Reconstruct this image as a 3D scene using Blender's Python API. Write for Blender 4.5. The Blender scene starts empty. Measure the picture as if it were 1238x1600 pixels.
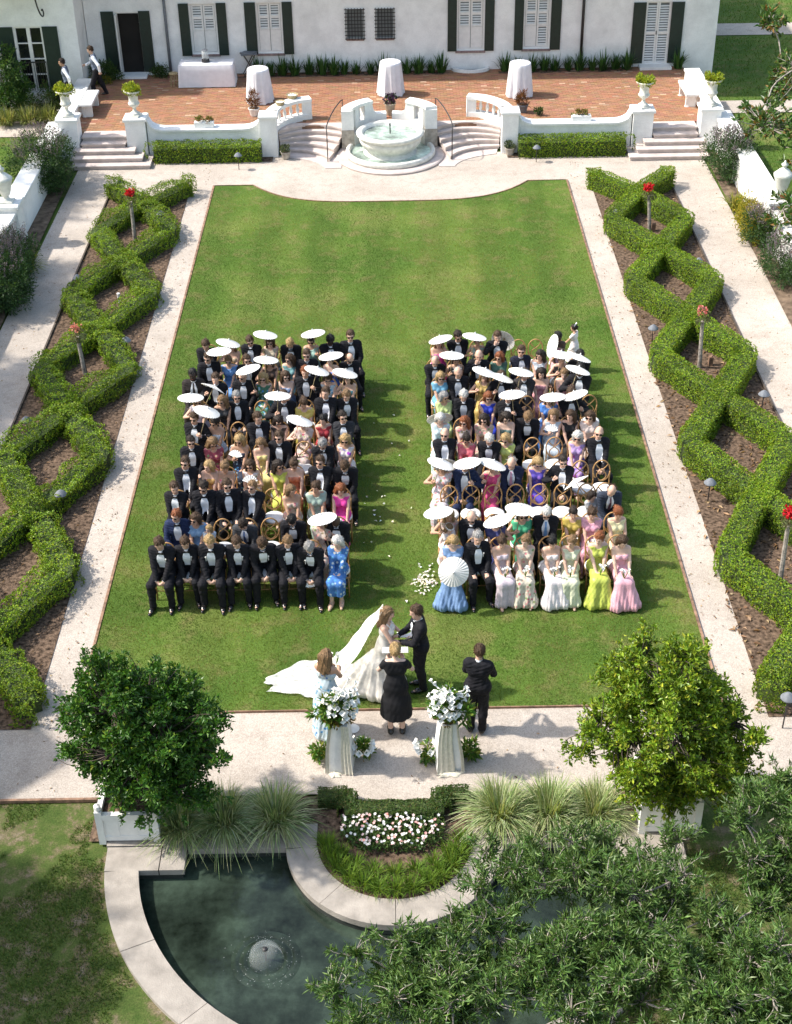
import bpy, math, random, colorsys
import numpy as np
from mathutils import Vector, Matrix, Euler
rng = np.random.default_rng(7); random.seed(7)
sc = bpy.context.scene
COL = sc.collection
PI = math.pi
# ---------------------------------------------------------------- camera, sky, sun, exposure
F, H, TH, RO = 2181.0, 15.6, math.radians(34.6), math.radians(-0.98)
cd = bpy.data.cameras.new('camera'); cam = bpy.data.objects.new('camera', cd); COL.objects.link(cam)
cam.matrix_world = Matrix.Translation((0, 0, H)) @ Matrix.Rotation(PI/2-TH, 4, 'X') @ Matrix.Rotation(RO, 4, 'Z')
cd.sensor_fit = 'VERTICAL'; cd.sensor_height = 24.0; cd.lens = 24.0*F/1600.0
cd.clip_start = 0.1; cd.clip_end = 1500
sc.camera = cam
SUN_EL, SUN_AL = math.radians(48), math.radians(4.5)
S2 = Vector((-math.cos(SUN_EL)*math.cos(SUN_AL), math.cos(SUN_EL)*math.sin(SUN_AL), math.sin(SUN_EL)))
w = bpy.data.worlds.new('World'); sc.world = w; w.use_nodes = True
nt = w.node_tree; nt.nodes.clear()
sky = nt.nodes.new('ShaderNodeTexSky'); sky.sky_type = 'NISHITA'; sky.sun_disc = False
sky.sun_elevation = SUN_EL; sky.sun_rotation = math.atan2(S2.x, S2.y)
sky.air_density = 1.6; sky.dust_density = 3.0; sky.ozone_density = 1.0
bg = nt.nodes.new('ShaderNodeBackground'); bg.inputs[1].default_value = 0.135
wo = nt.nodes.new('ShaderNodeOutputWorld')
nt.links.new(sky.outputs[0], bg.inputs[0]); nt.links.new(bg.outputs[0], wo.inputs[0])
sd = bpy.data.lights.new('sun', 'SUN'); sd.energy = 3.5; sd.angle = math.radians(1.6); sd.color = (1.0, 0.945, 0.86)
sun = bpy.data.objects.new('sun', sd); COL.objects.link(sun)
sun.rotation_euler = S2.to_track_quat('Z', 'Y').to_euler()
sc.view_settings.view_transform = 'Standard'; sc.view_settings.look = 'None'
sc.view_settings.exposure = 0.90; sc.view_settings.gamma = 1.0; sc.view_settings.use_curve_mapping = False
sc.render.engine = 'CYCLES'
sc.cycles.max_bounces = 6; sc.cycles.transparent_max_bounces = 8
# ---------------------------------------------------------------- measured pixel -> place in the garden
def ray(u, v):
    a = (u-619)/F; b = -(v-800)/F
    c, s = math.cos(RO), math.sin(RO); x = c*a-s*b; y = s*a+c*b
    c, s = math.cos(PI/2-TH), math.sin(PI/2-TH)
    return x, c*y+s, s*y-c
def P(u, v, z=0.0):
    d = ray(u, v); t = (z-H)/d[2]; return Vector((d[0]*t, d[1]*t, z))
def PY(u, v, Y):
    d = ray(u, v); t = Y/d[1]; return Vector((d[0]*t, Y, H+d[2]*t))
# ---------------------------------------------------------------- mesh helpers
def npmesh(name, V, Fc, mats=(), smooth=False, fm=None, tint=None):
    """V (n,3); Fc: list of (m,k) int arrays or of tuples; tint (n,3) colour per vertex"""
    me = bpy.data.meshes.new(name)
    V = np.asarray(V, dtype=np.float32).reshape(-1, 3)
    if isinstance(Fc, np.ndarray): Fc = [Fc]
    if len(Fc) and not isinstance(Fc[0], np.ndarray):
        tot = np.array([len(f) for f in Fc], dtype=np.int32); idx = np.array([i for f in Fc for i in f], dtype=np.int32)
    else:
        tot = np.concatenate([np.full(len(f), f.shape[1], dtype=np.int32) for f in Fc]) if len(Fc) else np.zeros(0, np.int32)
        idx = np.concatenate([f.ravel() for f in Fc]).astype(np.int32) if len(Fc) else np.zeros(0, np.int32)
    st = np.zeros(len(tot), dtype=np.int32)
    if len(tot): st[1:] = np.cumsum(tot)[:-1]
    me.vertices.add(len(V)); me.vertices.foreach_set('co', V.ravel())
    me.loops.add(len(idx)); me.loops.foreach_set('vertex_index', idx)
    me.polygons.add(len(tot)); me.polygons.foreach_set('loop_start', st); me.polygons.foreach_set('loop_total', tot)
    me.polygons.foreach_set('use_smooth', np.full(len(tot), bool(smooth)))
    for m in mats: me.materials.append(m)
    if fm is not None: me.polygons.foreach_set('material_index', np.asarray(fm, dtype=np.int32))
    if tint is not None:
        at = me.attributes.new('tint', 'FLOAT_COLOR', 'POINT')
        t4 = np.ones((len(V), 4), dtype=np.float32); t4[:, :3] = tint
        at.data.foreach_set('color', t4.ravel())
    me.update(calc_edges=True)
    return me
class MB:
    def __init__(s): s.V = []; s.F = []; s.M = []; s.n = 0; s.m = 0
    def add(s, V, Fs):
        V = [tuple(v) for v in V]
        s.V += V; s.F += [tuple(i+s.n for i in f) for f in Fs]; s.M += [s.m]*len(Fs); s.n += len(V); return s
    def box(s, x0, x1, y0, y1, z0, z1, rz=0, bev=0):
        c = ((x0+x1)/2, (y0+y1)/2)
        if bev:
            V = []
            for (dz, i) in ((z0, 0), (z1-bev, 0), (z1, bev)):
                V += [(x0+i, y0+i, dz), (x1-i, y0+i, dz), (x1-i, y1-i, dz), (x0+i, y1-i, dz)]
            Fs = [(3, 2, 1, 0), (8, 9, 10, 11)]
            for r in (0, 4): Fs += [(r+k, r+(k+1) % 4, r+4+(k+1) % 4, r+4+k) for k in range(4)]
        else:
            V = [(x, y, z) for z in (z0, z1) for x, y in ((x0, y0), (x1, y0), (x1, y1), (x0, y1))]
            Fs = [(3, 2, 1, 0), (4, 5, 6, 7), (0, 1, 5, 4), (1, 2, 6, 5), (2, 3, 7, 6), (3, 0, 4, 7)]
        if rz:
            co, si = math.cos(rz), math.sin(rz)
            V = [(c[0]+(x-c[0])*co-(y-c[1])*si, c[1]+(x-c[0])*si+(y-c[1])*co, z) for x, y, z in V]
        return s.add(V, Fs)
    def lathe(s, prof, n=20, c=(0, 0, 0), a0=0, a1=2*PI, sq=1.0):
        full = abs(a1-a0-2*PI) < 1e-6; m = n if full else n+1
        V = [(c[0]+r*math.cos(a0+(a1-a0)*i/n), c[1]+sq*r*math.sin(a0+(a1-a0)*i/n), c[2]+z) for r, z in prof for i in range(m)]
        Fs = []
        for j in range(len(prof)-1):
            for i in range(n):
                k = (i+1) % m
                Fs.append((j*m+i, j*m+k, (j+1)*m+k, (j+1)*m+i))
        if full: Fs += [tuple(range(m))[::-1], tuple(range((len(prof)-1)*m, len(prof)*m))]
        return s.add(V, Fs)
    def tube(s, pts, r, n=6, cap=True):
        pts = [Vector(p) for p in pts]; k = len(pts)
        rs = r if hasattr(r, '__len__') else [r]*k
        V = []; up = None
        for i, p in enumerate(pts):
            t = (pts[min(i+1, k-1)]-pts[max(i-1, 0)])
            t = t.normalized() if t.length > 1e-9 else Vector((0, 0, 1))
            if up is None:
                up = t.cross(Vector((0, 0, 1)) if abs(t.z) < .9 else Vector((1, 0, 0))).normalized()
            up = (up - t*up.dot(t)); up = up.normalized() if up.length > 1e-6 else t.orthogonal().normalized()
            b = t.cross(up)
            V += [p+(up*math.cos(2*PI*j/n)+b*math.sin(2*PI*j/n))*rs[i] for j in range(n)]
        Fs = [(i*n+j, i*n+(j+1) % n, (i+1)*n+(j+1) % n, (i+1)*n+j) for i in range(k-1) for j in range(n)]
        if cap: Fs += [tuple(range(n))[::-1], tuple(range((k-1)*n, k*n))]
        return s.add(V, Fs)
    def prism(s, poly, z0, z1):
        n = len(poly)
        V = [(x, y, z0) for x, y in poly]+[(x, y, z1) for x, y in poly]
        return s.add(V, [tuple(range(n))[::-1], tuple(range(n, 2*n))]+[(i, (i+1) % n, n+(i+1) % n, n+i) for i in range(n)])
    def mesh(s, name, mats, smooth=False):
        if not isinstance(mats, (list, tuple)): mats = [mats]
        return npmesh(name, s.V, s.F, mats, smooth, s.M)
    def obj(s, name, mats, parent=None, smooth=False, **k):
        return obj(name, s.mesh(name, mats, smooth), parent, **k)
def obj(name, me, parent=None, loc=None, rz=0, color=None, mat=None, **props):
    o = bpy.data.objects.new(name, me); COL.objects.link(o)
    if parent: o.parent = parent
    if loc is not None: o.location = loc
    if rz: o.rotation_euler = (0, 0, rz)
    if mat is not None: o.matrix_basis = mat
    if color is not None: o.color = (*color[:3], 1)
    for k, v in props.items(): o[k] = v
    return o
def thing(name, label, cat, loc=(0, 0, 0), rz=0, group=None):
    o = obj(name, None, None, loc, rz, label=label, category=cat); o.empty_display_size = .1
    if group: o['group'] = group
    return o
def copytree(o, parent=None):
    c = o.copy(); COL.objects.link(c); c.parent = parent
    for ch in o.children: copytree(ch, c)
    return c
def struct(o): o['kind'] = 'structure'; return o
def smooth_path(pts, n=8):
    pts = [Vector(p) for p in pts]; out = []
    for i in range(len(pts)-1):
        p0, p1, p2, p3 = pts[max(i-1, 0)], pts[i], pts[i+1], pts[min(i+2, len(pts)-1)]
        for k in range(n):
            t = k/n
            out.append(0.5*((2*p1)+(p2-p0)*t+(2*p0-5*p1+4*p2-p3)*t*t+(3*p1-p0-3*p2+p3)*t**3))
    out.append(pts[-1]); return out
# ---------------------------------------------------------------- materials
def newmat(name):
    m = bpy.data.materials.new(name); m.use_nodes = True
    nt = m.node_tree; b = nt.nodes['Principled BSDF']
    return m, nt, b
def N(nt, t, **kw):
    n = nt.nodes.new(t)
    for k, v in kw.items(): setattr(n, k, v)
    return n
def ramp(nt, fac, stops):
    r = N(nt, 'ShaderNodeValToRGB'); e = r.color_ramp.elements
    while len(e) < len(stops): e.new(.5)
    for i, (p, c) in enumerate(stops): e[i].position = p; e[i].color = (*c, 1)
    nt.links.new(fac, r.inputs[0]); return r.outputs[0]
def noise(nt, co, scale, detail=4, rough=.55):
    n = N(nt, 'ShaderNodeTexNoise'); n.inputs['Scale'].default_value = scale; n.inputs['Detail'].default_value = detail
    n.inputs['Roughness'].default_value = rough
    nt.links.new(co, n.inputs['Vector']); return n.outputs[0]
def mix(nt, fac, a, b, mode='MIX'):
    m = N(nt, 'ShaderNodeMix', data_type='RGBA', blend_type=mode)
    for s, v in ((m.inputs[0], fac), (m.inputs[6], a), (m.inputs[7], b)):
        if isinstance(v, (int, float)): s.default_value = v
        elif isinstance(v, tuple): s.default_value = (*v[:3], 1)
        else: nt.links.new(v, s)
    return m.outputs[2]
def bump(nt, b, h, strength, dist=.02):
    n = N(nt, 'ShaderNodeBump'); n.inputs['Strength'].default_value = strength; n.inputs['Distance'].default_value = dist
    nt.links.new(h, n.inputs['Height']); nt.links.new(n.outputs[0], b.inputs['Normal'])
def OC(nt): return N(nt, 'ShaderNodeTexCoord').outputs['Object']
def plain(name, col, rough=.6, var=.12, scale=6, bmp=0, bscale=60, metal=0, spec=None, sheen=0):
    m, nt, b = newmat(name); co = OC(nt)
    n = noise(nt, co, scale, 5)
    lo = tuple(max(0, c*(1-var*2)) for c in col); hi = tuple(min(1, c*(1+var)) for c in col)
    nt.links.new(ramp(nt, n, [(.3, lo), (.7, hi)]), b.inputs['Base Color'])
    b.inputs['Roughness'].default_value = rough; b.inputs['Metallic'].default_value = metal
    if spec is not None: b.inputs['Specular IOR Level'].default_value = spec
    if bmp: bump(nt, b, noise(nt, co, bscale, 3), bmp)
    return m
def objcol(name, rough=.7, var=.15, scale=25, bmp=.15, spec=.3, floral=None, sub=0, sheen=0):
    """colour from the object's own colour (one mesh shared by many people)"""
    m, nt, b = newmat(name); co = OC(nt)
    oi = N(nt, 'ShaderNodeObjectInfo'); c = oi.outputs['Color']
    n = noise(nt, co, scale, 3)
    f = ramp(nt, n, [(.3, (1-var*1.5,)*3), (.7, (1+var*.2,)*3)])
    c = mix(nt, 1.0, c, f, 'MULTIPLY')
    if floral:
        rv = N(nt, 'ShaderNodeMath', operation='MULTIPLY'); rv.inputs[1].default_value = 20; nt.links.new(oi.outputs['Random'], rv.inputs[0])
        ad = N(nt, 'ShaderNodeVectorMath', operation='ADD'); nt.links.new(co, ad.inputs[0]); nt.links.new(rv.outputs[0], ad.inputs[1])
        vo = N(nt, 'ShaderNodeTexVoronoi'); vo.inputs['Scale'].default_value = floral[0]; nt.links.new(ad.outputs[0], vo.inputs['Vector'])
        k = ramp(nt, vo.outputs['Distance'], [(.28, (1,)*3), (.42, (0,)*3)])
        pc = ramp(nt, vo.outputs['Color'], [(0, floral[1]), (.45, floral[2]), (.8, floral[3])])
        c = mix(nt, k, c, pc)
    nt.links.new(c, b.inputs['Base Color']); b.inputs['Roughness'].default_value = rough
    b.inputs['Specular IOR Level'].default_value = spec
    if sub: b.inputs['Subsurface Weight'].default_value = sub; b.inputs['Subsurface Radius'].default_value = (.02, .008, .005)
    if sheen: b.inputs['Sheen Weight'].default_value = sheen
    if bmp: bump(nt, b, noise(nt, co, scale*3, 2), bmp, .01)
    return m
def tintmat(name, rough=.55, spec=.35, trans=0.0, bmp=0):
    m, nt, b = newmat(name)
    a = N(nt, 'ShaderNodeAttribute', attribute_name='tint')
    nt.links.new(a.outputs['Color'], b.inputs['Base Color']); b.inputs['Roughness'].default_value = rough
    b.inputs['Specular IOR Level'].default_value = spec
    if trans:
        out = nt.nodes['Material Output']; t = N(nt, 'ShaderNodeBsdfTranslucent'); mx = N(nt, 'ShaderNodeMixShader')
        mx.inputs[0].default_value = trans
        yl = mix(nt, 1.0, a.outputs['Color'], (1.35, 1.2, .45), 'MULTIPLY'); nt.links.new(yl, t.inputs[0])
        nt.links.new(b.outputs[0], mx.inputs[1]); nt.links.new(t.outputs[0], mx.inputs[2]); nt.links.new(mx.outputs[0], out.inputs[0])
    return m
M = {}
M['leaf'] = tintmat('leaf', .5, .35, .3)
M['glossleaf'] = tintmat('gloss_leaf', .42, .4, .25)
M['blade'] = tintmat('blade', .6, .25, .3)
M['petal'] = tintmat('petal', .6, .2, .25)
M['bricktint'] = tintmat('brick_clay', .9, .2)
# lawn earth under the blades; the mown one carries lengthwise mower bands
def turfmat(name, bands):
    m, nt, b = newmat(name); co = OC(nt)
    n1 = noise(nt, co, .42, 5, .6); n2 = noise(nt, co, 1.7, 7, .68); n3 = noise(nt, co, 42, 3, .6)
    g = ramp(nt, n1, [(.32, (.060, .116, .018)), (.5, (.086, .146, .024)), (.66, (.140, .182, .042))])
    g = mix(nt, ramp(nt, n2, [(.50, (0,)*3), (.62, (.45,)*3), (.76, (.85,)*3)]), g, (.20, .165, .07))
    if bands:
        sp = N(nt, 'ShaderNodeSeparateXYZ'); nt.links.new(co, sp.inputs[0]); k = N(nt, 'ShaderNodeMath', operation='MULTIPLY'); k.inputs[1].default_value = 2*PI/1.5; nt.links.new(sp.outputs[0], k.inputs[0])
        sn = N(nt, 'ShaderNodeMath', operation='SINE'); nt.links.new(k.outputs[0], sn.inputs[0]); h = N(nt, 'ShaderNodeMath', operation='MULTIPLY_ADD'); h.inputs[1].default_value = .5; h.inputs[2].default_value = .5; nt.links.new(sn.outputs[0], h.inputs[0])
        g = mix(nt, 1.0, g, ramp(nt, h.outputs[0], [(.25, (.93,)*3), (.75, (1.06,)*3)]), 'MULTIPLY')
    g = mix(nt, 1.0, g, ramp(nt, n3, [(.25, (.66,)*3), (.75, (1.2,)*3)]), 'MULTIPLY')
    nt.links.new(g, b.inputs['Base Color']); b.inputs['Roughness'].default_value = .9; b.inputs['Specular IOR Level'].default_value = .15
    bump(nt, b, n3, .6, .03); return m
M['turf'] = turfmat('field_turf', False); M['lawn'] = turfmat('mown_turf', True)
# rough lawn with bare earth (lower left)
m, nt, b = newmat('patchy_turf'); co = OC(nt)
n1 = noise(nt, co, .9, 6, .65); n3 = noise(nt, co, 38, 3, .6)
g = ramp(nt, noise(nt, co, 2.4, 9, .75), [(.34, (.05, .09, .018)), (.50, (.085, .115, .03)), (.58, (.17, .14, .08)), (.70, (.32, .27, .21))])
g = mix(nt, 1.0, g, ramp(nt, n3, [(.25, (.6,)*3), (.75, (1.2,)*3)]), 'MULTIPLY')
nt.links.new(g, b.inputs['Base Color']); b.inputs['Roughness'].default_value = .95; b.inputs['Specular IOR Level'].default_value = .15
bump(nt, b, n3, .6, .03); M['patchy'] = m
# shell gravel
m, nt, b = newmat('shell_gravel'); co = OC(nt)
n1 = noise(nt, co, .6, 6, .65); n2 = noise(nt, co, 2.6, 10, .78); n3 = noise(nt, co, 60, 5, .75)
vo = N(nt, 'ShaderNodeTexVoronoi'); vo.inputs['Scale'].default_value = 55; nt.links.new(co, vo.inputs['Vector'])
g = ramp(nt, n1, [(.3, (.42, .365, .312)), (.7, (.55, .485, .425))])
g = mix(nt, ramp(nt, n2, [(.50, (0,)*3), (.64, (.35,)*3), (.76, (.9,)*3)]), g, (.25, .205, .165))
g = mix(nt, 1.0, g, ramp(nt, n3, [(.3, (.66,)*3), (.55, (1.0,)*3), (.75, (1.2,)*3)]), 'MULTIPLY')
g = mix(nt, .55, g, ramp(nt, vo.outputs['Color'], [(0, (.55,)*3), (1, (1.3,)*3)]), 'MULTIPLY')
nt.links.new(g, b.inputs['Base Color']); b.inputs['Roughness'].default_value = .95; b.inputs['Specular IOR Level'].default_value = .15
bump(nt, b, n3, .5, .015); M['gravel'] = m
M['mulch'] = plain('mulch', (.145, .10, .07), .95, .45, 14, .8, 50, spec=.1)
M['earth'] = plain('bare_earth', (.17, .125, .09), .95, .35, 4, .6, 50, spec=.1)
def paint(name, col, brickbump=True, grime=.12):
    m, nt, b = newmat(name); co = OC(nt)
    n1 = noise(nt, co, 1.4, 6, .65); n2 = noise(nt, co, 26, 4)
    lo = tuple(c*(1-grime*1.6) for c in col)
    c = ramp(nt, n1, [(.3, lo), (.6, col)])
    c = mix(nt, .25, c, ramp(nt, n2, [(.3, (.8,)*3), (.6, (1.05,)*3)]), 'MULTIPLY')
    nt.links.new(c, b.inputs['Base Color']); b.inputs['Roughness'].default_value = .75; b.inputs['Specular IOR Level'].default_value = .25
    h = n2
    if brickbump:
        br = N(nt, 'ShaderNodeTexBrick'); br.inputs['Scale'].default_value = 1.0; br.inputs['Mortar Size'].default_value = .006
        br.inputs['Brick Width'].default_value = .22; br.inputs['Row Height'].default_value = .075; br.inputs['Mortar Smooth'].default_value = .5
        br.inputs['Color1'].default_value = (1, 1, 1, 1); br.inputs['Color2'].default_value = (.7, .7, .7, 1); br.inputs['Mortar'].default_value = (.35,)*3+(1,)
        sp = N(nt, 'ShaderNodeSeparateXYZ'); cb = N(nt, 'ShaderNodeCombineXYZ'); nt.links.new(co, sp.inputs[0])
        ad = N(nt, 'ShaderNodeMath', operation='ADD'); nt.links.new(sp.outputs[0], ad.inputs[0]); nt.links.new(sp.outputs[1], ad.inputs[1])
        nt.links.new(ad.outputs[0], cb.inputs[0]); nt.links.new(sp.outputs[2], cb.inputs[1]); nt.links.new(cb.outputs[0], br.inputs['Vector'])
        h = mix(nt, .6, n2, br.outputs[0])
    bump(nt, b, h, .55 if brickbump else .3, .012); return m
M['wall'] = paint('white_painted_brick', (.88, .88, .87))
M['stucco'] = paint('white_stucco', (.82, .82, .80), False)
M['trim'] = plain('white_trim', (.78, .77, .75), .5, .04, 8)
M['shutter'] = plain('dark_green_paint', (.008, .024, .018), .5, .15, 8)
M['stone'] = plain('coping_stone', (.345, .31, .272), .85, .14, 4, .35, 45, spec=.2)
M['step'] = plain('step_stone', (.55, .475, .44), .85, .10, 4, .4, 40, spec=.2)
M['rubble'] = plain('weathered_stone', (.42, .38, .33), .9, .25, 5, .7, 18, spec=.2)
M['marble'] = plain('pale_marble', (.70, .69, .63), .55, .10, 7, .4, 30)
M['iron'] = plain('wrought_iron', (.02, .018, .02), .5, .2)
M['zinc'] = plain('zinc_grey', (.17, .185, .21), .75, .15, 12)
M['wood'] = plain('chair_wood', (.40, .225, .085), .5, .18, 18, spec=.4)
M['cushion'] = plain('white_cushion', (.72, .72, .72), .9, .05, 8)
M['edging'] = plain('brick_edging', (.26, .155, .10), .9, .3, 9, .5, 30)
M['glass'] = plain('dark_glass', (.012, .014, .016), .08, .2, 2)
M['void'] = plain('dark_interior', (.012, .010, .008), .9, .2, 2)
M['dim_backing'] = plain('window_dim', (.20, .22, .22), .8, .06, 4)  # flat backing sheet, coloured dark so the louvre gaps read as shaded
M['sill'] = plain('brick_sill', (.28, .20, .19), .85, .2, 10)
M['roof'] = plain('roof_slate', (.16, .13, .12), .8, .3, 6, .5, 20)
M['cloth'] = plain('white_tablecloth', (.74, .74, .78), .9, .04, 6, .2, 90)
M['bark'] = plain('grey_bark', (.34, .30, .26), .9, .3, 9, .6, 40)
M['darkbark'] = plain('dark_bark', (.085, .065, .05), .9, .3, 9, .6, 40)
M['paper'] = plain('white_paper', (.84, .83, .79), .8, .03, 10)
M['basket'] = plain('wicker', (.42, .33, .18), .8, .3, 40, .6, 120)
M['terracotta'] = plain('clay_pot', (.40, .33, .25), .8, .15, 8)
M['moss'] = plain('moss', (.16, .12, .03), .95, .45, 20, .8, 60)
M['drape'] = plain('cream_gauze', (.70, .66, .54), .9, .08, 20, .3, 60)
M['bell'] = None
# water
def water(name, col, rip, scale):
    m, nt, b = newmat(name); co = OC(nt)
    b.inputs['Base Color'].default_value = (*col, 1); b.inputs['Roughness'].default_value = .06
    b.inputs['IOR'].default_value = 1.33; b.inputs['Transmission Weight'].default_value = .0
    n1 = noise(nt, co, scale, 4, .6); bump(nt, b, n1, rip, .03)
    n2 = noise(nt, co, 1.3, 7, .68)
    nt.links.new(ramp(nt, n2, [(.35, tuple(c*.35 for c in col)), (.5, col), (.68, tuple(c*2.3 for c in col))]), b.inputs['Base Color'])
    return m
M['pool'] = water('pond_water', (.020, .030, .022), .22, 5.5)
M['aqua'] = water('fountain_water', (.34, .42, .37), .3, 14)
m, nt, b = newmat('spray'); b.inputs['Base Color'].default_value = (.85, .9, .9, 1); b.inputs['Roughness'].default_value = .08
b.inputs['IOR'].default_value = 1.33; b.inputs['Alpha'].default_value = .30; M['spray'] = m
m, nt, b = newmat('water_bell'); b.inputs['Base Color'].default_value = (.8, .86, .86, 1); b.inputs['Roughness'].default_value = .04; b.inputs['IOR'].default_value = 1.33; b.inputs['Alpha'].default_value = .10; M['bell'] = m
# ================================================================ SETTING: ground, gravel, lawn
from mathutils.geometry import tessellate_polygon
T = 0.65            # terrace level
M['mortar'] = plain('sandy_mortar', (.25, .14, .09), .95, .15, 6)
def sheet(name, outer, z, mat, holes=(), **k):
    polys = [[Vector((x, y, 0)) for x, y in outer]]+[[Vector((x, y, 0)) for x, y in h] for h in holes]
    tri = tessellate_polygon(polys); V = [v for p in polys for v in p]
    V = [(v.x, v.y, z) for v in V]; Fs = []
    for a, b_, c in tri:
        n = (Vector(V[b_])-Vector(V[a])).cross(Vector(V[c])-Vector(V[a]))
        Fs.append((a, b_, c) if n.z > 0 else (a, c, b_))
    return struct(obj(name, npmesh(name, V, Fs, [mat])))
CX, CYP, PA, PB = -0.1, 14.05, 4.2, 4.02
def ell(a, b, a0, a1, n, cx=CX, cy=CYP): return [(cx+a*math.cos(a0+(a1-a0)*i/n), cy+b*math.sin(a0+(a1-a0)*i/n)) for i in range(n+1)]
hole = ell(3.98, 3.8, PI, 2*PI, 40)+[(3.88, 14.2), (-4.08, 14.2)]
sheet('ground', [(-500, -200), (500, -200), (500, 900), (-500, 900)], -.05, M['turf'], [hole])
sheet('lower_lawn', [(-12, 5), (9, 5), (9, 15.0), (-12, 15.0)], -.03, M['patchy'], [hole])
sheet('gravel_court', [(-14, 15.08), (-1.25, 15.08), (-.72, 15.06), (-.70, 14.72), (.52, 14.72), (.54, 15.06), (1.05, 15.08), (14, 15.08), (14, 17.2), (9.75, 17.6), (9.65, 42.4), (-9.6, 42.4), (-9.6, 17.6), (-14, 17.2)], 0, M['gravel'])
def larc(x): return 38.47+1.42*min(1, abs(x)/4.1)**4
lawn_out = [(-5.27, 16.92), (5.27, 16.92), (5.27, 39.9)]+[(x, larc(x)) for x in np.linspace(4.1, -4.1, 33)]+[(-5.27, 39.9)]
sheet('lawn', lawn_out, .02, M['lawn'])
def ribbon(pts, wd, z0, z1, closed=False):
    """vertical band along a path: V,F"""
    pts = [Vector((p[0], p[1], 0)) for p in pts]; n = len(pts); V = []
    zt = z1 if hasattr(z1, '__len__') else [z1]*n
    for i, p in enumerate(pts):
        a = pts[(i-1) % n] if (closed or i > 0) else p; c = pts[(i+1) % n] if (closed or i < n-1) else p
        t = (c-a).normalized(); s = Vector((-t.y, t.x, 0))*(wd/2)
        if 0 < i < n-1 or closed:
            t1 = (p-a).normalized(); t2 = (c-p).normalized(); f = max(.4, math.sqrt(max(.01, (1+t1.dot(t2))/2))); s = s/f
        V += [(p.x-s.x, p.y-s.y, z0), (p.x+s.x, p.y+s.y, z0), (p.x+s.x, p.y+s.y, zt[i]), (p.x-s.x, p.y-s.y, zt[i])]
    Fs = []
    for i in range(n if closed else n-1):
        a, b_ = i*4, ((i+1) % n)*4
        Fs += [(a+k, a+(k+1) % 4, b_+(k+1) % 4, b_+k)[::-1] for k in range(4)]
    if not closed: Fs += [(3, 2, 1, 0), tuple((n-1)*4+k for k in range(4))]
    return V, Fs
ed = MB(); ed.add(*ribbon(lawn_out, .035, -.03, .04, True)); struct(ed.obj('lawn_edging', M['edging']))
struct(MB().add(*ribbon([(-14, 15.04), (-4.3, 15.04)], .045, -.03, .03)).obj('path_edging', M['edging']))
struct(MB().add(*ribbon([(4.6, 15.04), (14, 15.04)], .045, -.03, .03)).obj('path_edging', M['edging']))
for s in (-1, 1):
    sheet('hedge_bed', [(s*5.95, 16.6), (s*8.28, 16.6), (s*8.28, 39.2), (s*5.95, 39.2)][::s], .012, M['mulch'])
    for xx in (8.30,):
        e = MB()
        for y0 in np.arange(16.6, 39.1, 2.4): e.box(s*xx-.02, s*xx+.02, y0+.01, min(39.2, y0+2.39), -.02, .05+.02*((y0*7) % 1))
        struct(e.obj('bed_edging', M['darkbark']))
    sheet('border_bed', [(s*9.5, 17.6), (s*10.3, 17.6), (s*10.3, 42.0), (s*9.75, 42.0)][::s], .016, M['earth'])
    sheet('wall_bed', [(s*3.65, 41.85), (s*7.3, 41.85), (s*7.6, 42.6), (s*3.65, 42.6)][::s], .018, M['mulch'])
sheet('planting_bed', [(-4.6, 14.2), (4.4, 14.2), (4.4, 15.03), (1.0, 15.03), (.5, 14.7), (-.7, 14.7), (-1.2, 15.03), (-4.6, 15.03)], .008, M['mulch'])
sheet('side_path', [(11.0, 45.75), (40, 45.6), (40, 47.0), (11.0, 47.0)], -.03, M['gravel'])
sheet('far_path', [(12.0, 54.7), (60, 54.4), (60, 56.0), (12.0, 56.3)], -.03, M['gravel'])
sheet('wing_path', [(-40, 44.6), (-10.7, 44.6), (-10.7, 46.1), (-40, 46.1)], -.03, M['gravel'])
# ---------------------------------------------------------------- pond with coping slabs
pond = struct(obj('pond', None))
inner = ell(3.73, 3.62, PI, 2*PI, 48)
barc = [(CX+1.58*math.cos(a), 14.15+1.58*math.sin(a)) for a in np.linspace(-5*PI/180, -175*PI/180, 25)]
pin = inner+[(3.63, 13.63), (2.96, 13.63), (2.96, 14.01), (1.47, 14.01)]+barc+[(-1.67, 14.01), (-3.16, 14.01), (-3.16, 13.63), (-3.83, 13.63)]
wl = MB(); n = len(pin)
wl.add([(x, y, -.9) for x, y in pin]+[(x, y, .0) for x, y in pin], [((i+1) % n, i, n+i, n+(i+1) % n) for i in range(n)])
wl.add([(x, y, -.9) for x, y in pin], [tuple(range(n))])
wl.obj('basin', plain('wet_dark_stone', (.035, .04, .035), .6, .3, 4), pond)
def slab(poly, z0=-.06, z1=.045):
    cx = sum(p[0] for p in poly)/len(poly); cy = sum(p[1] for p in poly)/len(poly)
    q = []
    for i, (x, y) in enumerate(poly):
        d = Vector((cx-x, cy-y)); d = d.normalized()*.003; q.append((x+d.x, y+d.y))
    mb = MB(); k = len(q); zt = z1+random.uniform(-.004, .004)
    d2 = [(x+(cx-x)*.004, y+(cy-y)*.004) for x, y in q]
    mb.add([(x, y, z0) for x, y in q]+[(x, y, zt-.012) for x, y in q]+[(x, y, zt) for x, y in d2],
           [tuple(range(2*k, 3*k))]+[(r*k+i, r*k+(i+1) % k, (r+1)*k+(i+1) % k, (r+1)*k+i) for r in (0, 1) for i in range(k)])
    return mb.obj('coping_slab', M['stone'], pond)
A = np.linspace(PI+.115, 2*PI-.115, 9)
for i in range(8):
    o_ = ell(4.2, 4.02, A[i], A[i+1], 9); i_ = ell(3.71, 3.60, A[i], A[i+1], 9)
    slab(o_+i_[::-1])
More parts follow.
